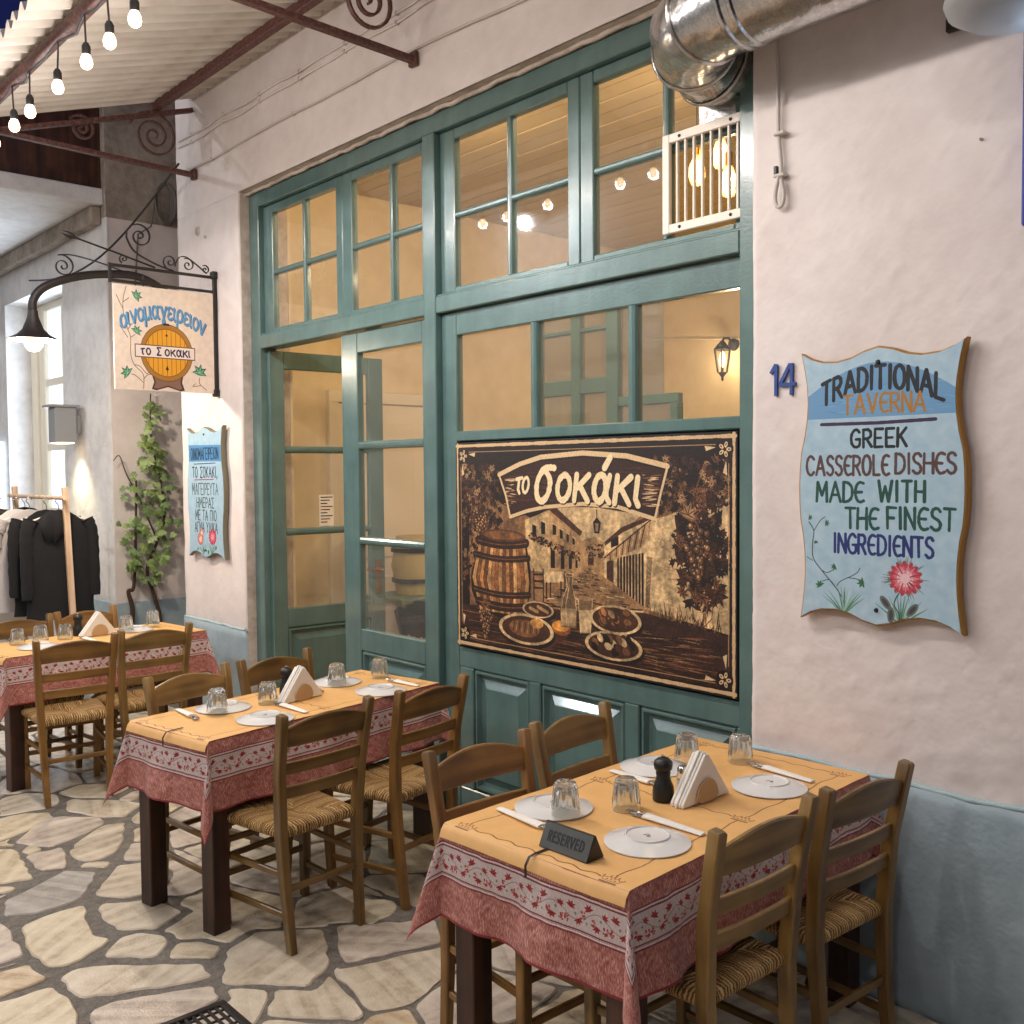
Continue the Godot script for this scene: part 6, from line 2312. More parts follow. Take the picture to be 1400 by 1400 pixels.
# ---------- clothes rack ----------
func garment(called: String, label: String, cat: String, x: float, z: float, mat_: Material, w: float, len_: float, sleeve: float, hood: bool) -> void:
	var t := thing(called, label, cat, Vector3(x, 1.50, z), 0, "clothes on the rack")
	var m := MB.new()
	var rings := []
	var k := 18
	for i in k + 1:
		var s := float(i) / k
		var y := -s * len_ + 0.0
		var hw := w * (0.24 + 0.76 * clampf(s / 0.16, 0.0, 1.0)) if s < 0.16 else w * (1.0 + 0.07 * s)
		if s < 0.16:
			hw = lerpf(0.07, w, pow(s / 0.16, 0.8))
		var hd := lerpf(0.022, 0.045, clampf(s / 0.2, 0, 1)) + 0.012 * s
		var r := []
		for j in 28:
			var a := TAU * j / 28.0
			var fold := 1.0 + 0.16 * s * sin(a * 5.0 + s * 2.0 + x * 7.0) + 0.05 * sin(a * 9.0 - s * 6.0)
			r.append(Vector3(cos(a) * hd * fold, y - 0.012 * absf(sin(a)) * (1.0 - s), sin(a) * hw * (1.0 + 0.02 * sin(s * 21.0 + x))))
		rings.append(r)
	m.loft(rings, true, true)
	put("body", m, mat_, t)
	for sd in [-1.0, 1.0]:
		m = MB.new()
		var p := curve3([Vector3(0.0, -0.075, sd * w * 0.86), Vector3(0.01, -0.16, sd * (w + 0.0)), Vector3(0.015, -0.34 * sleeve / 0.55, sd * (w + 0.012)), Vector3(0.025, -0.07 - sleeve, sd * (w + 0.015))])
		var rr := []
		for i in p.size():
			rr.append(lerpf(0.052, 0.034, float(i) / p.size()) * (1.0 + 0.07 * sin(i * 2.3 + x * 9.0)))
		m.tube(p, rr, 12)
		put("sleeve", m, mat_, t)
	if hood:
		m = MB.new()
		m.grid(20, 12, func(u: float, v: float) -> Vector3:
			var a := u * TAU
			var b := v * PI
			return Vector3(0.045 + 0.045 * sin(b) * cos(a), -0.12 + 0.11 * cos(b) + 0.012 * sin(a * 4.0), 0.06 + 0.085 * sin(b) * sin(a) * (1.0 + 0.15 * sin(a * 3.0))))
		put("hood", m, mat_, t)
	m = MB.new()
	m.tube(curve3([Vector3(0, -0.02, 0), Vector3(0, 0.03, 0), Vector3(0, 0.06, 0.02), Vector3(0, 0.085, 0.0), Vector3(0, 0.07, -0.02)]), 0.0035, 6)
	put("hanger_hook", m, M.steel, t)
	m = MB.new()
	m.tube([Vector3(0.0, -0.075, -w * 0.8), Vector3(0, -0.012, 0), Vector3(0.0, -0.075, w * 0.8)], 0.008, 6)
	put("hanger", m, M.white_enamel, t)

func clothes() -> void:
	var r := thing("clothes_rack", "pale wooden clothes rack standing behind the far table", "clothes rack", Vector3(-7.42, 0, 0.66))
	var m := MB.new()
	for q in [["near_post", 0.0], ["far_post", -1.2]]:
		m = MB.new()
		m.sweep([Vector3(q[1], 0.0, -0.05), Vector3(q[1], 1.66, 0.01)], [Vector2(-0.014, -0.02), Vector2(0.014, -0.02), Vector2(0.014, 0.02), Vector2(-0.014, 0.02)], Vector3.RIGHT)
		put("post", m, M.pale_wood, r)
		m = MB.new()
		m.span(Vector3(q[1] - 0.02, 0.0, -0.28), Vector3(q[1] + 0.02, 0.035, 0.22), 0.004)
		put("foot", m, M.pale_wood, r)
	m = MB.new()
	m.tube([Vector3(0.06, 1.585, 0.03), Vector3(-1.28, 1.585, 0.03)], 0.015, 10)
	put("rail", m, M.pale_wood, r)
	m = MB.new()
	m.span(Vector3(-1.2, 0.25, -0.06), Vector3(0.0, 0.28, -0.03), 0.003)
	put("lower_rail", m, M.pale_wood, r)
	garment("hoodie", "black hooded sweatshirt, nearest on the clothes rack", "hoodie", -7.50, 0.69, M.black_fleece, 0.22, 0.78, 0.56, true)
	garment("sweatshirt", "dark sweatshirt directly behind the black hoodie on the rack", "sweatshirt", -7.64, 0.73, M.black_cotton, 0.22, 0.76, 0.55, false)
	garment("shirt", "grey short-sleeved shirt on the clothes rack behind the dark sweatshirt", "shirt", -7.80, 0.80, M.grey_cotton, 0.22, 0.74, 0.20, false)
	garment("shirt", "long white shirt on the clothes rack between grey and patterned shirts", "shirt", -7.96, 0.84, M.white_cotton, 0.22, 0.92, 0.22, false)
	garment("shirt", "dark patterned shirt, farthest left on the clothes rack", "shirt", -8.20, 0.90, M.dark_print_cotton, 0.24, 0.66, 0.22, false)
	garment("jacket", "black jacket hanging farthest back on the clothes rack", "jacket", -8.40, 0.66, M.black_cotton, 0.23, 0.72, 0.54, false)

# ---------- chairs ----------
func chamfered(w: float, d: float, c := 0.004) -> Array:
	var x := w / 2
	var y := d / 2
	return [Vector2(-x + c, -y), Vector2(x - c, -y), Vector2(x, -y + c), Vector2(x, y - c), Vector2(x - c, y), Vector2(-x + c, y), Vector2(-x, y - c), Vector2(-x, -y + c)]

func rush_seat(c: Node3D) -> void:
	var fl := Vector2(-0.208, -0.212)
	var frr := Vector2(0.208, -0.212)
	var bl := Vector2(-0.172, 0.182)
	var br := Vector2(0.172, 0.182)
	var o := Vector2(0, -0.01)
	var m := MB.new()
	for s in [[fl, frr, 0], [br, bl, 0], [frr, br, 1], [bl, fl, 1]]:
		var a: Vector2 = s[0]
		var b: Vector2 = s[1]
		var nrm := Vector2((b - a).y, -(b - a).x).normalized()
		if nrm.dot((a + b) / 2 - o) < 0:
			nrm = -nrm
		var ax: int = s[2]
		var pos := func(u: float, v: float) -> Vector3:
			var e := a.lerp(b, u)
			if v < 0.3:
				# wraps round the rail
				var t := v / 0.3
				var ang := lerpf(-1.9, 1.2, t)
				var q := e + nrm * (0.018 * cos(ang) - 0.012)
				return Vector3(q.x, 0.438 + 0.021 * sin(ang), q.y)
			var t2 := (v - 0.3) / 0.7
			var q2 := e + nrm * (0.018 * cos(1.2) - 0.012)
			q2 = q2.lerp(o, t2)
			return Vector3(q2.x, 0.438 + 0.021 * sin(1.2) + 0.004 * sin(PI * minf(t2 * 2.0, 1.0)) - 0.012 * t2 * t2, q2.y)
		m.grid(14, 16, pos, func(u: float, v: float) -> Vector2:
			var p: Vector3 = pos.call(u, v)
			var along := p.x if ax == 0 else p.z
			return Vector2(along / 0.42, v * 0.6))
	put("seat", m, M.rush, c)

func make_chair(label: String, at: Vector3, turn: float) -> Node3D:
	# faces -z, back at +z
	var c := thing("rush_seat_chair", label, "chair", at, turn, "wooden rush-seat taverna chairs")
	var m: MB
	var px := func(s: float, y: float) -> Vector3:
		# centre line of a rear post at height y
		var k := [[0.0, 0.156, 0.216], [0.24, 0.164, 0.192], [0.44, 0.172, 0.182], [0.66, 0.184, 0.196], [0.885, 0.196, 0.238]]
		for i in 4:
			if y <= k[i + 1][0]:
				var t: float = (y - k[i][0]) / (k[i + 1][0] - k[i][0])
				return Vector3(s * lerpf(k[i][1], k[i + 1][1], t), y, lerpf(k[i][2], k[i + 1][2], t))
		return Vector3(s * 0.196, y, 0.238)
	for s in [-1.0, 1.0]:
		m = MB.new()
		var pts := []
		var sc := []
		for i in 13:
			var y := 0.885 * i / 12.0
			pts.append(px.call(s, y))
			sc.append(lerpf(0.86, 1.08, clampf(y / 0.44, 0, 1)) if y < 0.44 else lerpf(1.08, 0.98, (y - 0.44) / 0.44))
		pts.append(px.call(s, 0.885) + Vector3(0, 0.006, 0.001))
		sc.append(0.72)
		m.sweep(pts, chamfered(0.034, 0.040), Vector3.RIGHT, sc)
		put("back_post", m, M.wood_v, c)
		m = MB.new()
		m.sweep([Vector3(s * 0.182, 0, -0.182), Vector3(s * 0.190, 0.24, -0.19), Vector3(s * 0.192, 0.452, -0.192), Vector3(s * 0.192, 0.458, -0.192)], chamfered(0.036, 0.036), Vector3.RIGHT, [0.85, 1.0, 1.0, 0.7])
		put("front_leg", m, M.wood_v, c)
	# crest rail, arched along the top and bowed to the back
	m = MB.new()
	var rings := []
	for i in 13:
		var u := lerpf(-1.0, 1.0, i / 12.0)
		var lo: Vector3 = px.call(1.0, 0.765)
		var x := u * 0.178
		var top := 0.838 + 0.034 * cos(u * PI / 2.0)
		var bow := 0.012 * (1.0 - u * u)
		var zt: float = px.call(1.0, top).z + bow
		var zl: float = lo.z + bow
		rings.append([Vector3(x, 0.768, zl - 0.009), Vector3(x, 0.764, zl - 0.004), Vector3(x, 0.764, zl + 0.004), Vector3(x, 0.768, zl + 0.009), Vector3(x, top - 0.005, zt + 0.009), Vector3(x, top, zt + 0.005), Vector3(x, top, zt - 0.005), Vector3(x, top - 0.005, zt - 0.009)])
	m.loft(rings)
	put("crest_rail", m, M.wood_h, c)
	for y in [0.682, 0.592]:
		m = MB.new()
		rings = []
		for i in 9:
			var u := lerpf(-1.0, 1.0, i / 8.0)
			var p: Vector3 = px.call(1.0, y)
			var x := u * (p.x - 0.012)
			var z := p.z + 0.010 * (1.0 - u * u)
			var r := []
			for q in chamfered(0.046, 0.016, 0.003):
				r.append(Vector3(x, y + q.x, z + q.y + q.x * 0.12))
			rings.append(r)
		m.loft(rings)
		put("back_slat", m, M.wood_h, c)
	# stretchers
	var bars := []
	for s in [-1.0, 1.0]:
		for y in [0.135, 0.285]:
			bars.append([Vector3(s * 0.187, y, -0.185), px.call(s, y + 0.005), Vector3.UP])
	bars.append([Vector3(-0.186, 0.20, -0.187), Vector3(0.186, 0.20, -0.187), Vector3.UP])
	bars.append([Vector3(-0.188, 0.33, -0.188), Vector3(0.188, 0.33, -0.188), Vector3.UP])
	bars.append([px.call(-1.0, 0.235), px.call(1.0, 0.235), Vector3.UP])
	for b in bars:
		m = MB.new()
		m.sweep([b[0], (b[0] + b[1]) / 2.0, b[1]], chamfered(0.024, 0.016, 0.003), b[2])
		put("stretcher", m, M.wood_h, c)
	rush_seat(c)
	return c

# ---------- tables ----------
const TOP := 0.752

func make_table(label: String, at: Vector3, turn: float, w: float, l: float) -> void:
	var t := thing("dining_table", label, "table", at, turn, "wooden tables along the taverna front")
	var m := MB.new()
	m.span(Vector3(-w / 2, TOP - 0.035, -l / 2), Vector3(w / 2, TOP - 0.004, l / 2), 0.004)
	put("tabletop", m, M.dark_wood, t)
	for x in [-1.0, 1.0]:
		for z in [-1.0, 1.0]:
			m = MB.new()
			m.span(Vector3(x * (w / 2 - 0.05) - 0.038, 0, z * (l / 2 - 0.055) - 0.038), Vector3(x * (w / 2 - 0.05) + 0.038, TOP - 0.035, z * (l / 2 - 0.055) + 0.038), 0.004)
			put("leg", m, M.dark_wood, t)
	for x in [-1.0, 1.0]:
		m = MB.new()
		m.span(Vector3(x * (w / 2 - 0.03) - 0.01, TOP - 0.12, -l / 2 + 0.095), Vector3(x * (w / 2 - 0.03) + 0.01, TOP - 0.035, l / 2 - 0.095), 0.003)
		put("apron", m, M.dark_wood, t)
		m = MB.new()
		m.span(Vector3(-w / 2 + 0.09, TOP - 0.12, x * (l / 2 - 0.035) - 0.01), Vector3(w / 2 - 0.09, TOP - 0.035, x * (l / 2 - 0.035) + 0.01), 0.003)
		put("apron", m, M.dark_wood, t)

func make_cloth(label: String, at: Vector3, turn: float, w: float, l: float, ph: float) -> void:
	var drop := 0.262
	var m := MB.new()
	var hw := w / 2 + 0.004
	var hl := l / 2 + 0.004
	m.quad(Vector3(-hw, TOP, hl), Vector3(hw, TOP, hl), Vector3(hw, TOP, -hl), Vector3(-hw, TOP, -hl))
	for sd in 4:
		var long := sd % 2 == 1
		var A := hl if long else hw
		var B := hw if long else hl
		var outw: Vector3 = [Vector3(0, 0, 1), Vector3(1, 0, 0), Vector3(0, 0, -1), Vector3(-1, 0, 0)][sd]
		var alng: Vector3 = Vector3.UP.cross(outw)
		var free := sd != 2
		var at_ := func(u: float, v: float) -> Vector3:
			var d := v * drop
			var c := lerpf(-(A + d), A + d, u)
			var k0 := 0.05
			if absf(c) <= A:
				var edge := clampf((A - absf(c)) / 0.16, 0.0, 1.0)
				var wave := 0.085 * (0.5 + 0.5 * sin(c * 11.0 + ph + sd * 1.7)) * edge + 0.05 * sin(c * 23.0 + ph * 2.0 + sd) * edge
				var o := d * (k0 + (wave if free else 0.0)) + 0.003 * minf(1.0, d / 0.02)
				if free:
					o += 0.009 * minf(1.0, d / 0.05) * edge * (plaster_noise.get_noise_2d(c * 9.0 + ph * 5.0 + sd * 9.0, d * 7.0) + 0.3)
				else:
					o = 0.003
				return outw * (B + o) + alng * c + Vector3(0, TOP - sqrt(maxf(0.0, d * d - (o - 0.003) * (o - 0.003))), 0)
			var ea := absf(c) - A
			var rho := sqrt(ea * ea + d * d)
			var phi := atan2(ea, d)
			var s2 := sin(2.0 * phi)
			var kk := k0 + 0.26 * s2 * s2
			var o2 := rho * kk + 0.003 * minf(1.0, rho / 0.02)
			if not free or (sd % 2 == 1 and (alng * signf(c)).z < -0.5):
				o2 = rho * (0.05 + 0.25 * s2 * s2)
			var dir := outw * cos(phi) + alng * signf(c) * sin(phi)
			return outw * B + alng * signf(c) * A + dir * o2 + Vector3(0, TOP - sqrt(maxf(0.0, rho * rho - o2 * o2)), 0)
		m.grid(72, 16, func(u: float, v: float) -> Vector3: return at_.call(u, 1.0 - v), func(u: float, v: float) -> Vector2:
			var d := (1.0 - v) * drop
			return Vector2(lerpf(-(A + d), A + d, u) / 0.42, 1.0 - v))
	var o := put("tablecloth", m, M.table_cloth)
	o.position = at
	o.rotation.y = deg_to_rad(turn)
	tag(o, label, "tablecloth", "red and white tablecloths")

func make_paper(label: String, at: Vector3, turn: float, w: float, l: float, ph: float) -> void:
	var m := MB.new()
	var hw := w / 2 + 0.006
	var z0 := -l / 2 - 0.003
	var len_ := l + 0.048
	var fn := func(u: float, v: float) -> Vector3:
		var x := lerpf(-hw, hw, u)
		var d := v * len_
		var zz := z0 + d
		var y := TOP + 0.0035 + 0.0012 * sin(x * 9.0 + ph) * sin(zz * 6.0 + ph) + 0.0018 * plaster_noise.get_noise_2d(x * 5.0 + ph * 3.0, zz * 5.0)
		var ze := l / 2 - 0.006
		if zz > ze:
			# folds over the street end of the table
			var s := zz - ze
			var r := 0.022
			var a := minf(s / r, 1.25)
			zz = ze + r * sin(a) + maxf(0.0, s - 1.25 * r) * cos(1.25)
			y -= r * (1.0 - cos(a)) + maxf(0.0, s - 1.25 * r) * sin(1.25)
		return Vector3(x, y, zz)
	m.grid(24, 60, func(u: float, v: float) -> Vector3: return fn.call(u, 1.0 - v), func(u: float, v: float) -> Vector2: return Vector2(u, 1.0 - v))
	var o := put("paper_cover", m, M.table_paper)
	o.position = at
	o.rotation.y = deg_to_rad(turn)
	tag(o, label, "table cover", "orange paper table covers")

func make_plate(label: String, at: Vector3) -> Node3D:
	# turned upside down, foot ring up
	var p := thing("dinner_plate", label, "plate", at, 0, "white plates lying upside down")
	var m := MB.new()
	m.lathe([Vector2(0.112, 0.0), Vector2(0.1165, 0.0015), Vector2(0.116, 0.004), Vector2(0.098, 0.009), Vector2(0.082, 0.0145), Vector2(0.068, 0.0175), Vector2(0.062, 0.019), Vector2(0.06, 0.023), Vector2(0.057, 0.0235), Vector2(0.055, 0.020), Vector2(0.04, 0.0185), Vector2(0, 0.018)], 40)
	put("body", m, M.porcelain, p)
	m = MB.new()
	for q in [[-0.010, 0.004, -0.006, -0.008], [-0.006, -0.008, 0.002, -0.009], [0.0, 0.006, 0.004, -0.004], [0.004, 0.006, 0.012, 0.003], [0.004, -0.001, 0.011, -0.003]]:
		m.tube([Vector3(q[0], 0.0183, q[1]), Vector3(q[2], 0.0183, q[3])], 0.0011, 4)
	put("maker_mark", m, M.mark_ink, p)
	return p

func make_glass(label: String, at: Vector3) -> Node3D:
	# ribbed tumbler standing on its rim
	var g := thing("ribbed_tumbler", label, "glass", at, 0, "ribbed glass tumblers standing upside down")
	var m := MB.new()
	m.lathe([Vector2(0.0395, 0.0), Vector2(0.0425, 0.0), Vector2(0.0428, 0.004), Vector2(0.0418, 0.016), Vector2(0.0385, 0.03), Vector2(0.036, 0.05), Vector2(0.033, 0.078), Vector2(0.031, 0.088), Vector2(0.027, 0.092), Vector2(0, 0.091)], 60, Transform3D(), 0.085, 12, 0.02, 0.085)
	m.lathe([Vector2(0, 0.076), Vector2(0.024, 0.075), Vector2(0.0285, 0.07), Vector2(0.0325, 0.045), Vector2(0.0355, 0.03), Vector2(0.0392, 0.012), Vector2(0.0395, 0.0)], 60)
	put("tumbler", m, M.drinking_glass, g)
	return g

func make_cutlery(label: String, a: Vector2, b: Vector2) -> void:
	# a: closed end of the paper sleeve, b: the end the fork and knife come out of
	var d := b - a
	var c := thing("wrapped_cutlery", label, "cutlery", Vector3(a.x, TOP + 0.005, a.y), rad_to_deg(atan2(-d.y, d.x)), "cutlery in white paper sleeves")
	var len_ := d.length()
	var m := MB.new()
	var rings := []
	for i in 9:
		var s := i / 8.0
		var x := s * len_
		var hw := lerpf(0.014, 0.019, s)
		var th := lerpf(0.006, 0.013, s)
		var r := []
		for j in 10:
			var t := TAU * j / 10.0
			r.append(Vector3(x, th * 0.5 + 0.001 + sin(t) * th * 0.5 * (1.0 + 0.15 * sin(s * 20.0 + j)), cos(t) * hw))
		rings.append(r)
	m.loft(rings, true, true)
	put("paper_sleeve", m, M.napkin_paper, c)
	m = MB.new()
	var x0 := len_ - 0.03
	m.tube([Vector3(x0, 0.008, 0.006), Vector3(len_ + 0.015, 0.007, 0.006), Vector3(len_ + 0.03, 0.006, 0.006)], [0.003, 0.0035, 0.007], 6)
	for i in 4:
		var z := 0.006 + (i - 1.5) * 0.0048
		m.tube([Vector3(len_ + 0.028, 0.006, z), Vector3(len_ + 0.05, 0.004, z), Vector3(len_ + 0.072, 0.008, z)], [0.0024, 0.0018, 0.0012], 5)
	put("fork", m, M.steel, c)
	m = MB.new()
	m.prism(PackedVector2Array([Vector2(x0, -0.014), Vector2(len_ + 0.035, -0.016), Vector2(len_ + 0.05, -0.010), Vector2(len_ + 0.035, -0.003), Vector2(x0, -0.004)]), 0.003, 0.0045, Transform3D(Basis(Vector3.RIGHT, PI / 2), Vector3(0, 0.008, 0)))
	put("knife", m, M.steel, c)

func make_napkins(label: String, at: Vector3, turn: float) -> void:
	# folded napkins on edge in a card holder; the broad side looks along +x
	var n_ := thing("napkin_stand", label, "napkin holder", at, turn, "napkin stands")
	var m := MB.new()
	for i in 5:
		m = MB.new()
		var h := 0.148 - absf(i - 2) * 0.004
		var sh := 0.004 * sin(i * 2.2)
		m.prism(PackedVector2Array([Vector2(-0.112 + sh, 0.002), Vector2(0.112 + sh, 0.002), Vector2(0.108 + sh, 0.012), Vector2(0.01 + sh, h), Vector2(-0.006 + sh, h + 0.002), Vector2(-0.112 + sh, 0.012)]), -0.024 + i * 0.0095, -0.024 + i * 0.0095 + 0.008, Transform3D(Basis(Vector3.UP, PI / 2), Vector3.ZERO), 0.002)
		put("folded_napkin", m, M.napkin_paper, n_)
	for s in [-1.0, 1.0]:
		m = MB.new()
		var o := PackedVector2Array()
		for i in 15:
			var a := PI * i / 14.0
			o.append(Vector2(cos(a) * 0.052, 0.012 + sin(a) * 0.058))
		o.append(Vector2(-0.03, 0.0))
		o.append(Vector2(0.03, 0.0))
		m.prism(o, 0.0, 0.004, Transform3D(Basis(Vector3.UP, PI / 2 * s), Vector3(s * 0.025, 0.001, 0)), 0.001)
		put("card_holder", m, M.kraft_card, n_)

func make_mill(label: String, at: Vector3) -> void:
	var p := thing("pepper_mill", label, "pepper mill", at, 0, "pepper mills")
	var m := MB.new()
	m.lathe([Vector2(0, 0), Vector2(0.03068, 0), Vector2(0.03245, 0.00366), Vector2(0.03245, 0.02684), Vector2(0.03068, 0.04392), Vector2(0.0236, 0.061), Vector2(0.02065, 0.0732), Vector2(0.02242, 0.0854), Vector2(0.02124, 0.09028)], 26)
	put("body", m, M.black_plastic, p)
	m = MB.new()
	m.lathe([Vector2(0.02124, 0.09089), Vector2(0.02655, 0.09516), Vector2(0.02891, 0.1074), Vector2(0.02655, 0.1196), Vector2(0.01652, 0.1281), Vector2(0, 0.1305)], 26)
	put("head", m, M.black_plastic, p)
	m = MB.new()
	m.lathe([Vector2(0.0059, 0.1293), Vector2(0.00708, 0.1354), Vector2(0, 0.1391)], 12)
	put("knob", m, M.steel, p)

func make_shaker(label: String, at: Vector3) -> void:
	var p := thing("salt_shaker", label, "salt shaker", at, 0, "salt shakers")
	var m := MB.new()
	m.lathe([Vector2(0, 0), Vector2(0.02, 0.0), Vector2(0.021, 0.004), Vector2(0.019, 0.055), Vector2(0.016, 0.065), Vector2(0, 0.066)], 20)
	put("jar", m, M.drinking_glass, p)
	m = MB.new()
	m.lathe([Vector2(0, 0.004), Vector2(0.0175, 0.005), Vector2(0.0165, 0.04), Vector2(0, 0.042)], 16)
	put("salt", m, M.salt, p)
	m = MB.new()
	m.lathe([Vector2(0.0175, 0.0625), Vector2(0.0175, 0.075), Vector2(0.012, 0.083), Vector2(0, 0.085)], 20)
	put("cap", m, M.steel, p)

func tables() -> void:
	var tb := [[Vector3(-1.917, 0, 0.69), 3.0, 0.655, 1.24], [Vector3(-3.862, 0, 0.862), 10.0, 0.52, 1.265], [Vector3(-6.20, 0, 0.925), 7.0, 0.52, 1.22]]
	var tn := ["nearest", "middle", "farthest"]
	var at_ := ["nearest table, with the reserved sign", "middle table", "farthest table, by the clothes rack"]
	for i in 3:
		var q: Array = tb[i]
		make_table("dark wooden table under cloth, the %s" % at_[i], q[0], q[1], q[2], q[3])
		make_cloth("red and white vine-bordered cloth draped over the %s" % at_[i], q[0], q[1], q[2], q[3], i * 1.3)
		make_paper("orange printed paper cover on the %s" % at_[i], q[0], q[1], q[2], q[3], i * 2.0)
		# spring clip holding the paper at the street end
		var e := Vector3(sin(deg_to_rad(q[1])), 0, cos(deg_to_rad(q[1])))
		var cl := thing("tablecloth_clip", "small steel clip on the street end of the %s" % at_[i], "clip", q[0] + e * (q[3] / 2.0) + Vector3(0.02, TOP, 0), q[1], "tablecloth clips")
		var m := MB.new()
		m.span(Vector3(-0.0035, 0.006, -0.055), Vector3(0.0035, 0.008, 0.0), 0.0)
		put("upper_blade", m, M.black_iron, cl)
		m = MB.new()
		m.sweep([Vector3(0, 0.007, 0.0), Vector3(0, 0.004, 0.02), Vector3(0, -0.015, 0.034), Vector3(0, -0.045, 0.034)], [Vector2(-0.0035, -0.001), Vector2(0.0035, -0.001), Vector2(0.0035, 0.001), Vector2(-0.0035, 0.001)], Vector3.RIGHT)
		put("bow", m, M.black_iron, cl)
	# chairs: centre of the post tops, turn, label
	var ch := [
		[-1.418, 0.929, 88.6, "rush-seat chair at the right front of the nearest table"],
		[-1.399, 0.457, 86.6, "rush-seat chair on the nearest table's right side, next to the wall"],
		[-2.435, 1.02, -91.0, "rush-seat chair on the nearest table's left side, street end"],
		[-2.494, 0.538, -84.0, "rush-seat chair on the nearest table's left side, next to the panels"],
		[-3.181, 1.121, 95.3, "rush-seat chair on the middle table's right side, street end"],
		[-3.23, 0.592, 101.0, "rush-seat chair on the middle table's right side, next to the mural"],
		[-4.191, 1.209, -79.6, "rush-seat chair on the middle table's left side, street end"],
		[-4.275, 0.74, -80.0, "rush-seat chair on the middle table's left side, in front of the open door"],
		[-5.466, 1.258, 84.0, "rush-seat chair on the farthest table's right side, street end"],
		[-5.52, 0.805, 90.0, "rush-seat chair on the farthest table's right side, next to the wall"],
		[-6.36, 1.265, -86.0, "rush-seat chair behind the farthest table at the left edge"],
		[-6.451, 0.824, -77.0, "rush-seat chair behind the farthest table in front of the vine"],
	]
	var first: Node3D
	for i in ch.size():
		var q: Array = ch[i]
		var f := deg_to_rad(q[2])
		var c := Vector3(q[0], 0, q[1]) - Vector3(sin(f), 0, cos(f)) * 0.238
		# a left-hand chair of the farthest table stands a little farther off
		if i >= 10:
			c += Vector3(-0.15, 0, 0)
		if i == 0:
			first = make_chair(q[3], c, q[2])
		else:
			var cc := copy(first, "rush_seat_chair", q[3], c, q[2])
			# no two chairs have aged alike
			if i % 3 > 0:
				for part in cc.get_children():
					if part.material_override == M.wood_v:
						part.material_override = M["wood_v_%d" % (i % 3 - 1)]
					elif part.material_override == M.wood_h:
						part.material_override = M["wood_h_%d" % (i % 3 - 1)]
	# plates
	var y := TOP + 0.0052
	var plates := [
		[-1.72, 1.032, "white plate on the nearest table in front of the street-end right chair"],
		[-1.762, 0.40, "white plate on the nearest table in front of the wall-side right chair"],
		[-2.087, 1.023, "white plate on the nearest table behind the reserved sign"],
		[-2.142, 0.498, "white plate on the nearest table behind the pepper mill"],
		[-3.647, 1.126, "white plate on the middle table's right side, street end"],
		[-3.945, 1.165, "white plate on the middle table's left side, street end"],
		[-4.054, 0.539, "white plate on the middle table's left side, wall end"],
		[-3.75, 0.497, "white plate on the middle table's right side, wall end"],
		[-6.10, 1.26, "white plate on the farthest table, street end"],
		[-6.33, 0.62, "white plate on the farthest table, wall end"],
	]
	var fp: Node3D
	for i in plates.size():
		var q: Array = plates[i]
		if i == 0:
			fp = make_plate(q[2], Vector3(q[0], y, q[1]))
		else:
			copy(fp, "dinner_plate", q[2], Vector3(q[0], y, q[1]), 37.0 * i)
	var gl := [
		[-2.0, 1.06, 0, "ribbed tumbler on the nearest table standing on a plate behind the reserved sign"],
		[-1.934, 0.875, 0, "ribbed tumbler on the nearest table standing alone in the middle of the paper"],
		[-2.085, 0.40, 0, "ribbed tumbler on the nearest table behind the napkin stand"],
		[-1.986, 0.236, 0, "ribbed tumbler on the nearest table at the wall end"],
		[-3.853, 1.235, 0, "ribbed tumbler on the middle table nearest the street end"],
		[-3.89, 0.985, 0, "ribbed tumbler on the middle table left of its napkin stand"],
		[-3.977, 0.585, 0, "ribbed tumbler on the middle table right of its napkin stand"],
		[-4.01, 0.324, 0, "ribbed tumbler on the middle table at the wall end"],
		[-6.29, 1.321, 0, "ribbed tumbler on the farthest table, leftmost"],
		[-6.23, 1.21, 0, "ribbed tumbler on the farthest table, second from the left"],
		[-6.28, 1.056, 0, "ribbed tumbler on the farthest table, left of its napkin stand"],
		[-6.265, 0.691, 0, "ribbed tumbler on the farthest table, right of its napkin stand"],
		[-6.37, 0.48, 0, "ribbed tumbler on the farthest table, rightmost"],
	]
	var fg: Node3D
	for i in gl.size():
		var q: Array = gl[i]
		# those that stand on a plate stand on its sloping rim
		var yy := y
		for p in plates:
			var dd := Vector2(p[0] - q[0], p[1] - q[1]).length()
			if dd < 0.062:
				yy = y + 0.0236
			elif dd < 0.158:
				yy = y + 0.0145
		if i == 0:
			fg = make_glass(q[3], Vector3(q[0], yy, q[1]))
		else:
			copy(fg, "ribbed_tumbler", q[3], Vector3(q[0], yy, q[1]), 11.0 * i)
	for q in [
		[-2.185, 1.15, -1.985, 1.165, "wrapped cutlery on the nearest table pointing at the reserved sign"],
		[-1.647, 0.885, -1.845, 0.893, "wrapped cutlery on the nearest table between plate and lone tumbler"],
		[-2.21, 0.635, -2.035, 0.645, "wrapped cutlery on the nearest table behind the pepper mill"],
		[-1.694, 0.262, -1.88, 0.25, "wrapped cutlery on the nearest table at the wall end"],
		[-4.045, 1.32, -3.88, 1.33, "wrapped cutlery on the middle table's left side, street end"],
		[-3.616, 0.955, -3.80, 0.965, "wrapped cutlery on the middle table's right side beside the napkin stand"],
		[-4.13, 0.68, -3.96, 0.70, "wrapped cutlery on the middle table's left side beside the napkin stand"],
		[-3.705, 0.317, -3.86, 0.335, "wrapped cutlery on the middle table's right side, wall end"],
		[-6.05, 0.95, -6.2, 0.97, "wrapped cutlery on the farthest table beside the napkin stand"]]:
		make_cutlery(q[4], Vector2(q[0], q[1]), Vector2(q[2], q[3]))
	make_napkins("white napkins standing in a card holder on the nearest table", Vector3(-1.835, y, 0.652), 0.0)
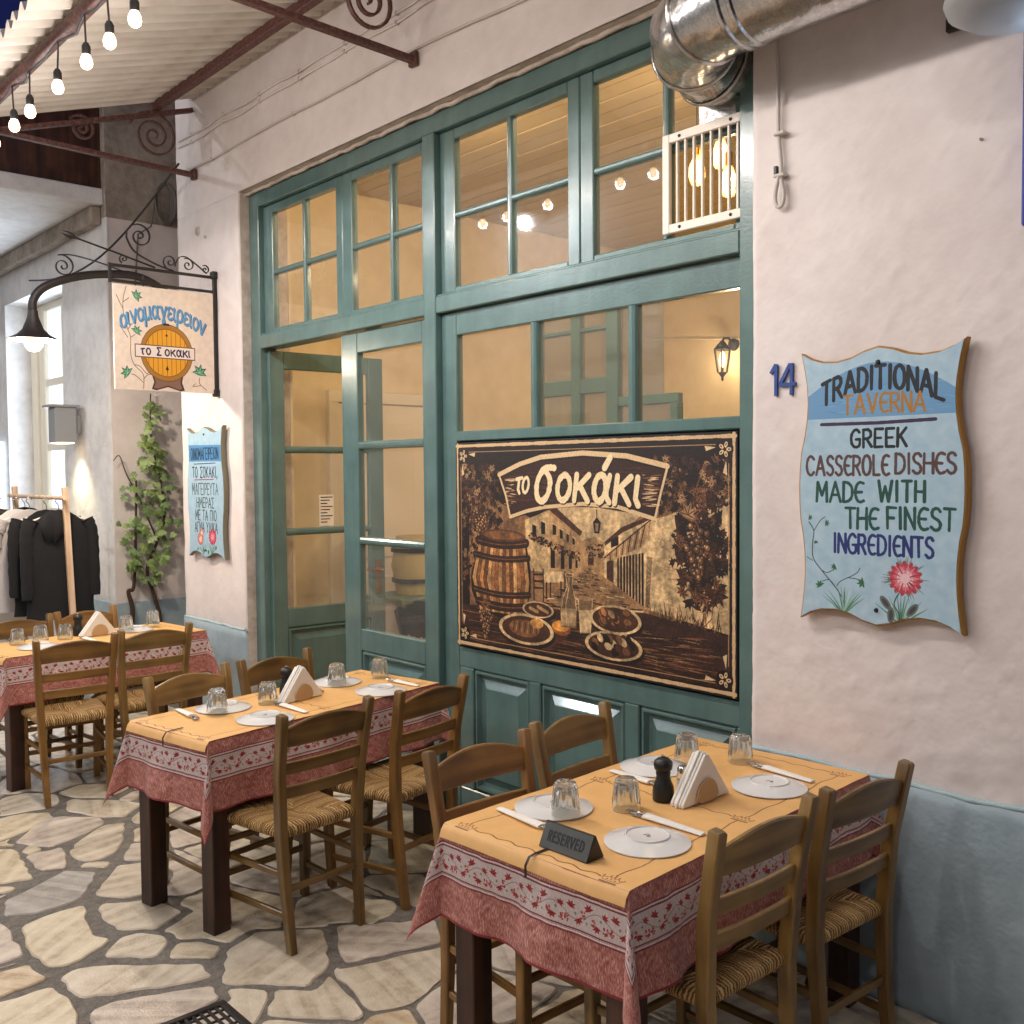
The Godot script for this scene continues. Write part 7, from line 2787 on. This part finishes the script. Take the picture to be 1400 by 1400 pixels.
	make_napkins("white napkins standing in a card holder on the middle table", Vector3(-3.86, y, 0.845), 12.0)
	make_napkins("white napkins standing in a card holder on the farthest table", Vector3(-6.28, y, 0.86), 6.0)
	make_mill("black pepper mill on the nearest table", Vector3(-1.91, y, 0.735))
	make_mill("black pepper mill on the middle table behind the napkins", Vector3(-3.95, y, 0.86))
	make_mill("black pepper mill on the farthest table behind the napkins", Vector3(-6.365, y, 0.95))
	make_shaker("glass salt shaker on the nearest table beside the napkins", Vector3(-1.915, y, 0.635))
	# reserved sign
	var rs := thing("reserved_sign", "black tent sign with the word reserved on the nearest table", "table sign", Vector3(-1.815, y, 1.225), 2.0)
	var m := MB.new()
	m.prism(PackedVector2Array([Vector2(-0.033, 0.0), Vector2(0.033, 0.0), Vector2(0.003, 0.062), Vector2(-0.003, 0.062)]), -0.085, 0.085, Transform3D(Basis(Vector3.UP, PI / 2), Vector3.ZERO), 0.001)
	put("tent", m, M.black_plastic, rs)
	m = MB.new()
	# sloping face towards the street
	var lo := Vector3(0, 0.002, 0.0335)
	var hi := Vector3(0, 0.0605, 0.0045)
	var nn := Vector3(0, 0.03, 0.06).normalized() * 0.0006
	m.quad(lo + nn + Vector3(-0.084, 0, 0), lo + nn + Vector3(0.084, 0, 0), hi + nn + Vector3(0.084, 0, 0), hi + nn + Vector3(-0.084, 0, 0))
	put("face", m, M.reserved_face, rs)
	var tm := TextMesh.new()
	tm.text = "RESERVED"
	var fnt := SystemFont.new()
	fnt.font_names = PackedStringArray(["Droid Sans"])
	fnt.font_weight = 700
	tm.font = fnt
	tm.font_size = 64
	tm.pixel_size = 0.00043
	tm.depth = 0.0008
	var lt := MeshInstance3D.new()
	lt.name = "lettering"
	lt.mesh = tm
	lt.material_override = M.reserved_letter
	rs.add_child(lt)
	var up := (hi - lo).normalized()
	var bs := Basis(Vector3.RIGHT, up, Vector3.RIGHT.cross(up))
	lt.transform = Transform3D(bs.scaled_local(Vector3(1.0, 1.5, 1.0)), (lo + hi) / 2.0 + nn * 2.0)
	# cast-iron drain cover in the paving
	var dg := thing("drain_cover", "black iron drain grating set in the paving at the bottom edge", "drain cover", Vector3(-2.905, 0.0, 1.755), 0.0)
	m = MB.new()
	for q in [[-0.145, -0.12, -0.145, 0.145], [0.12, 0.145, -0.145, 0.145], [-0.12, 0.12, 0.12, 0.145], [-0.12, 0.12, -0.145, -0.12]]:
		m.span(Vector3(q[0], 0.001, q[2]), Vector3(q[1], 0.016, q[3]), 0.003)
	put("rim", m, M.black_iron, dg)
	for i in 9:
		m = MB.new()
		m.span(Vector3(-0.12, 0.002, -0.104 + i * 0.026 - 0.005), Vector3(0.12, 0.013, -0.104 + i * 0.026 + 0.005), 0.002)
		put("bar", m, M.black_iron, dg)
	for i in 5:
		m = MB.new()
		m.span(Vector3(-0.096 + i * 0.048 - 0.004, 0.002, -0.12), Vector3(-0.096 + i * 0.048 + 0.004, 0.0115, 0.12), 0.002)
		put("cross_bar", m, M.black_iron, dg)
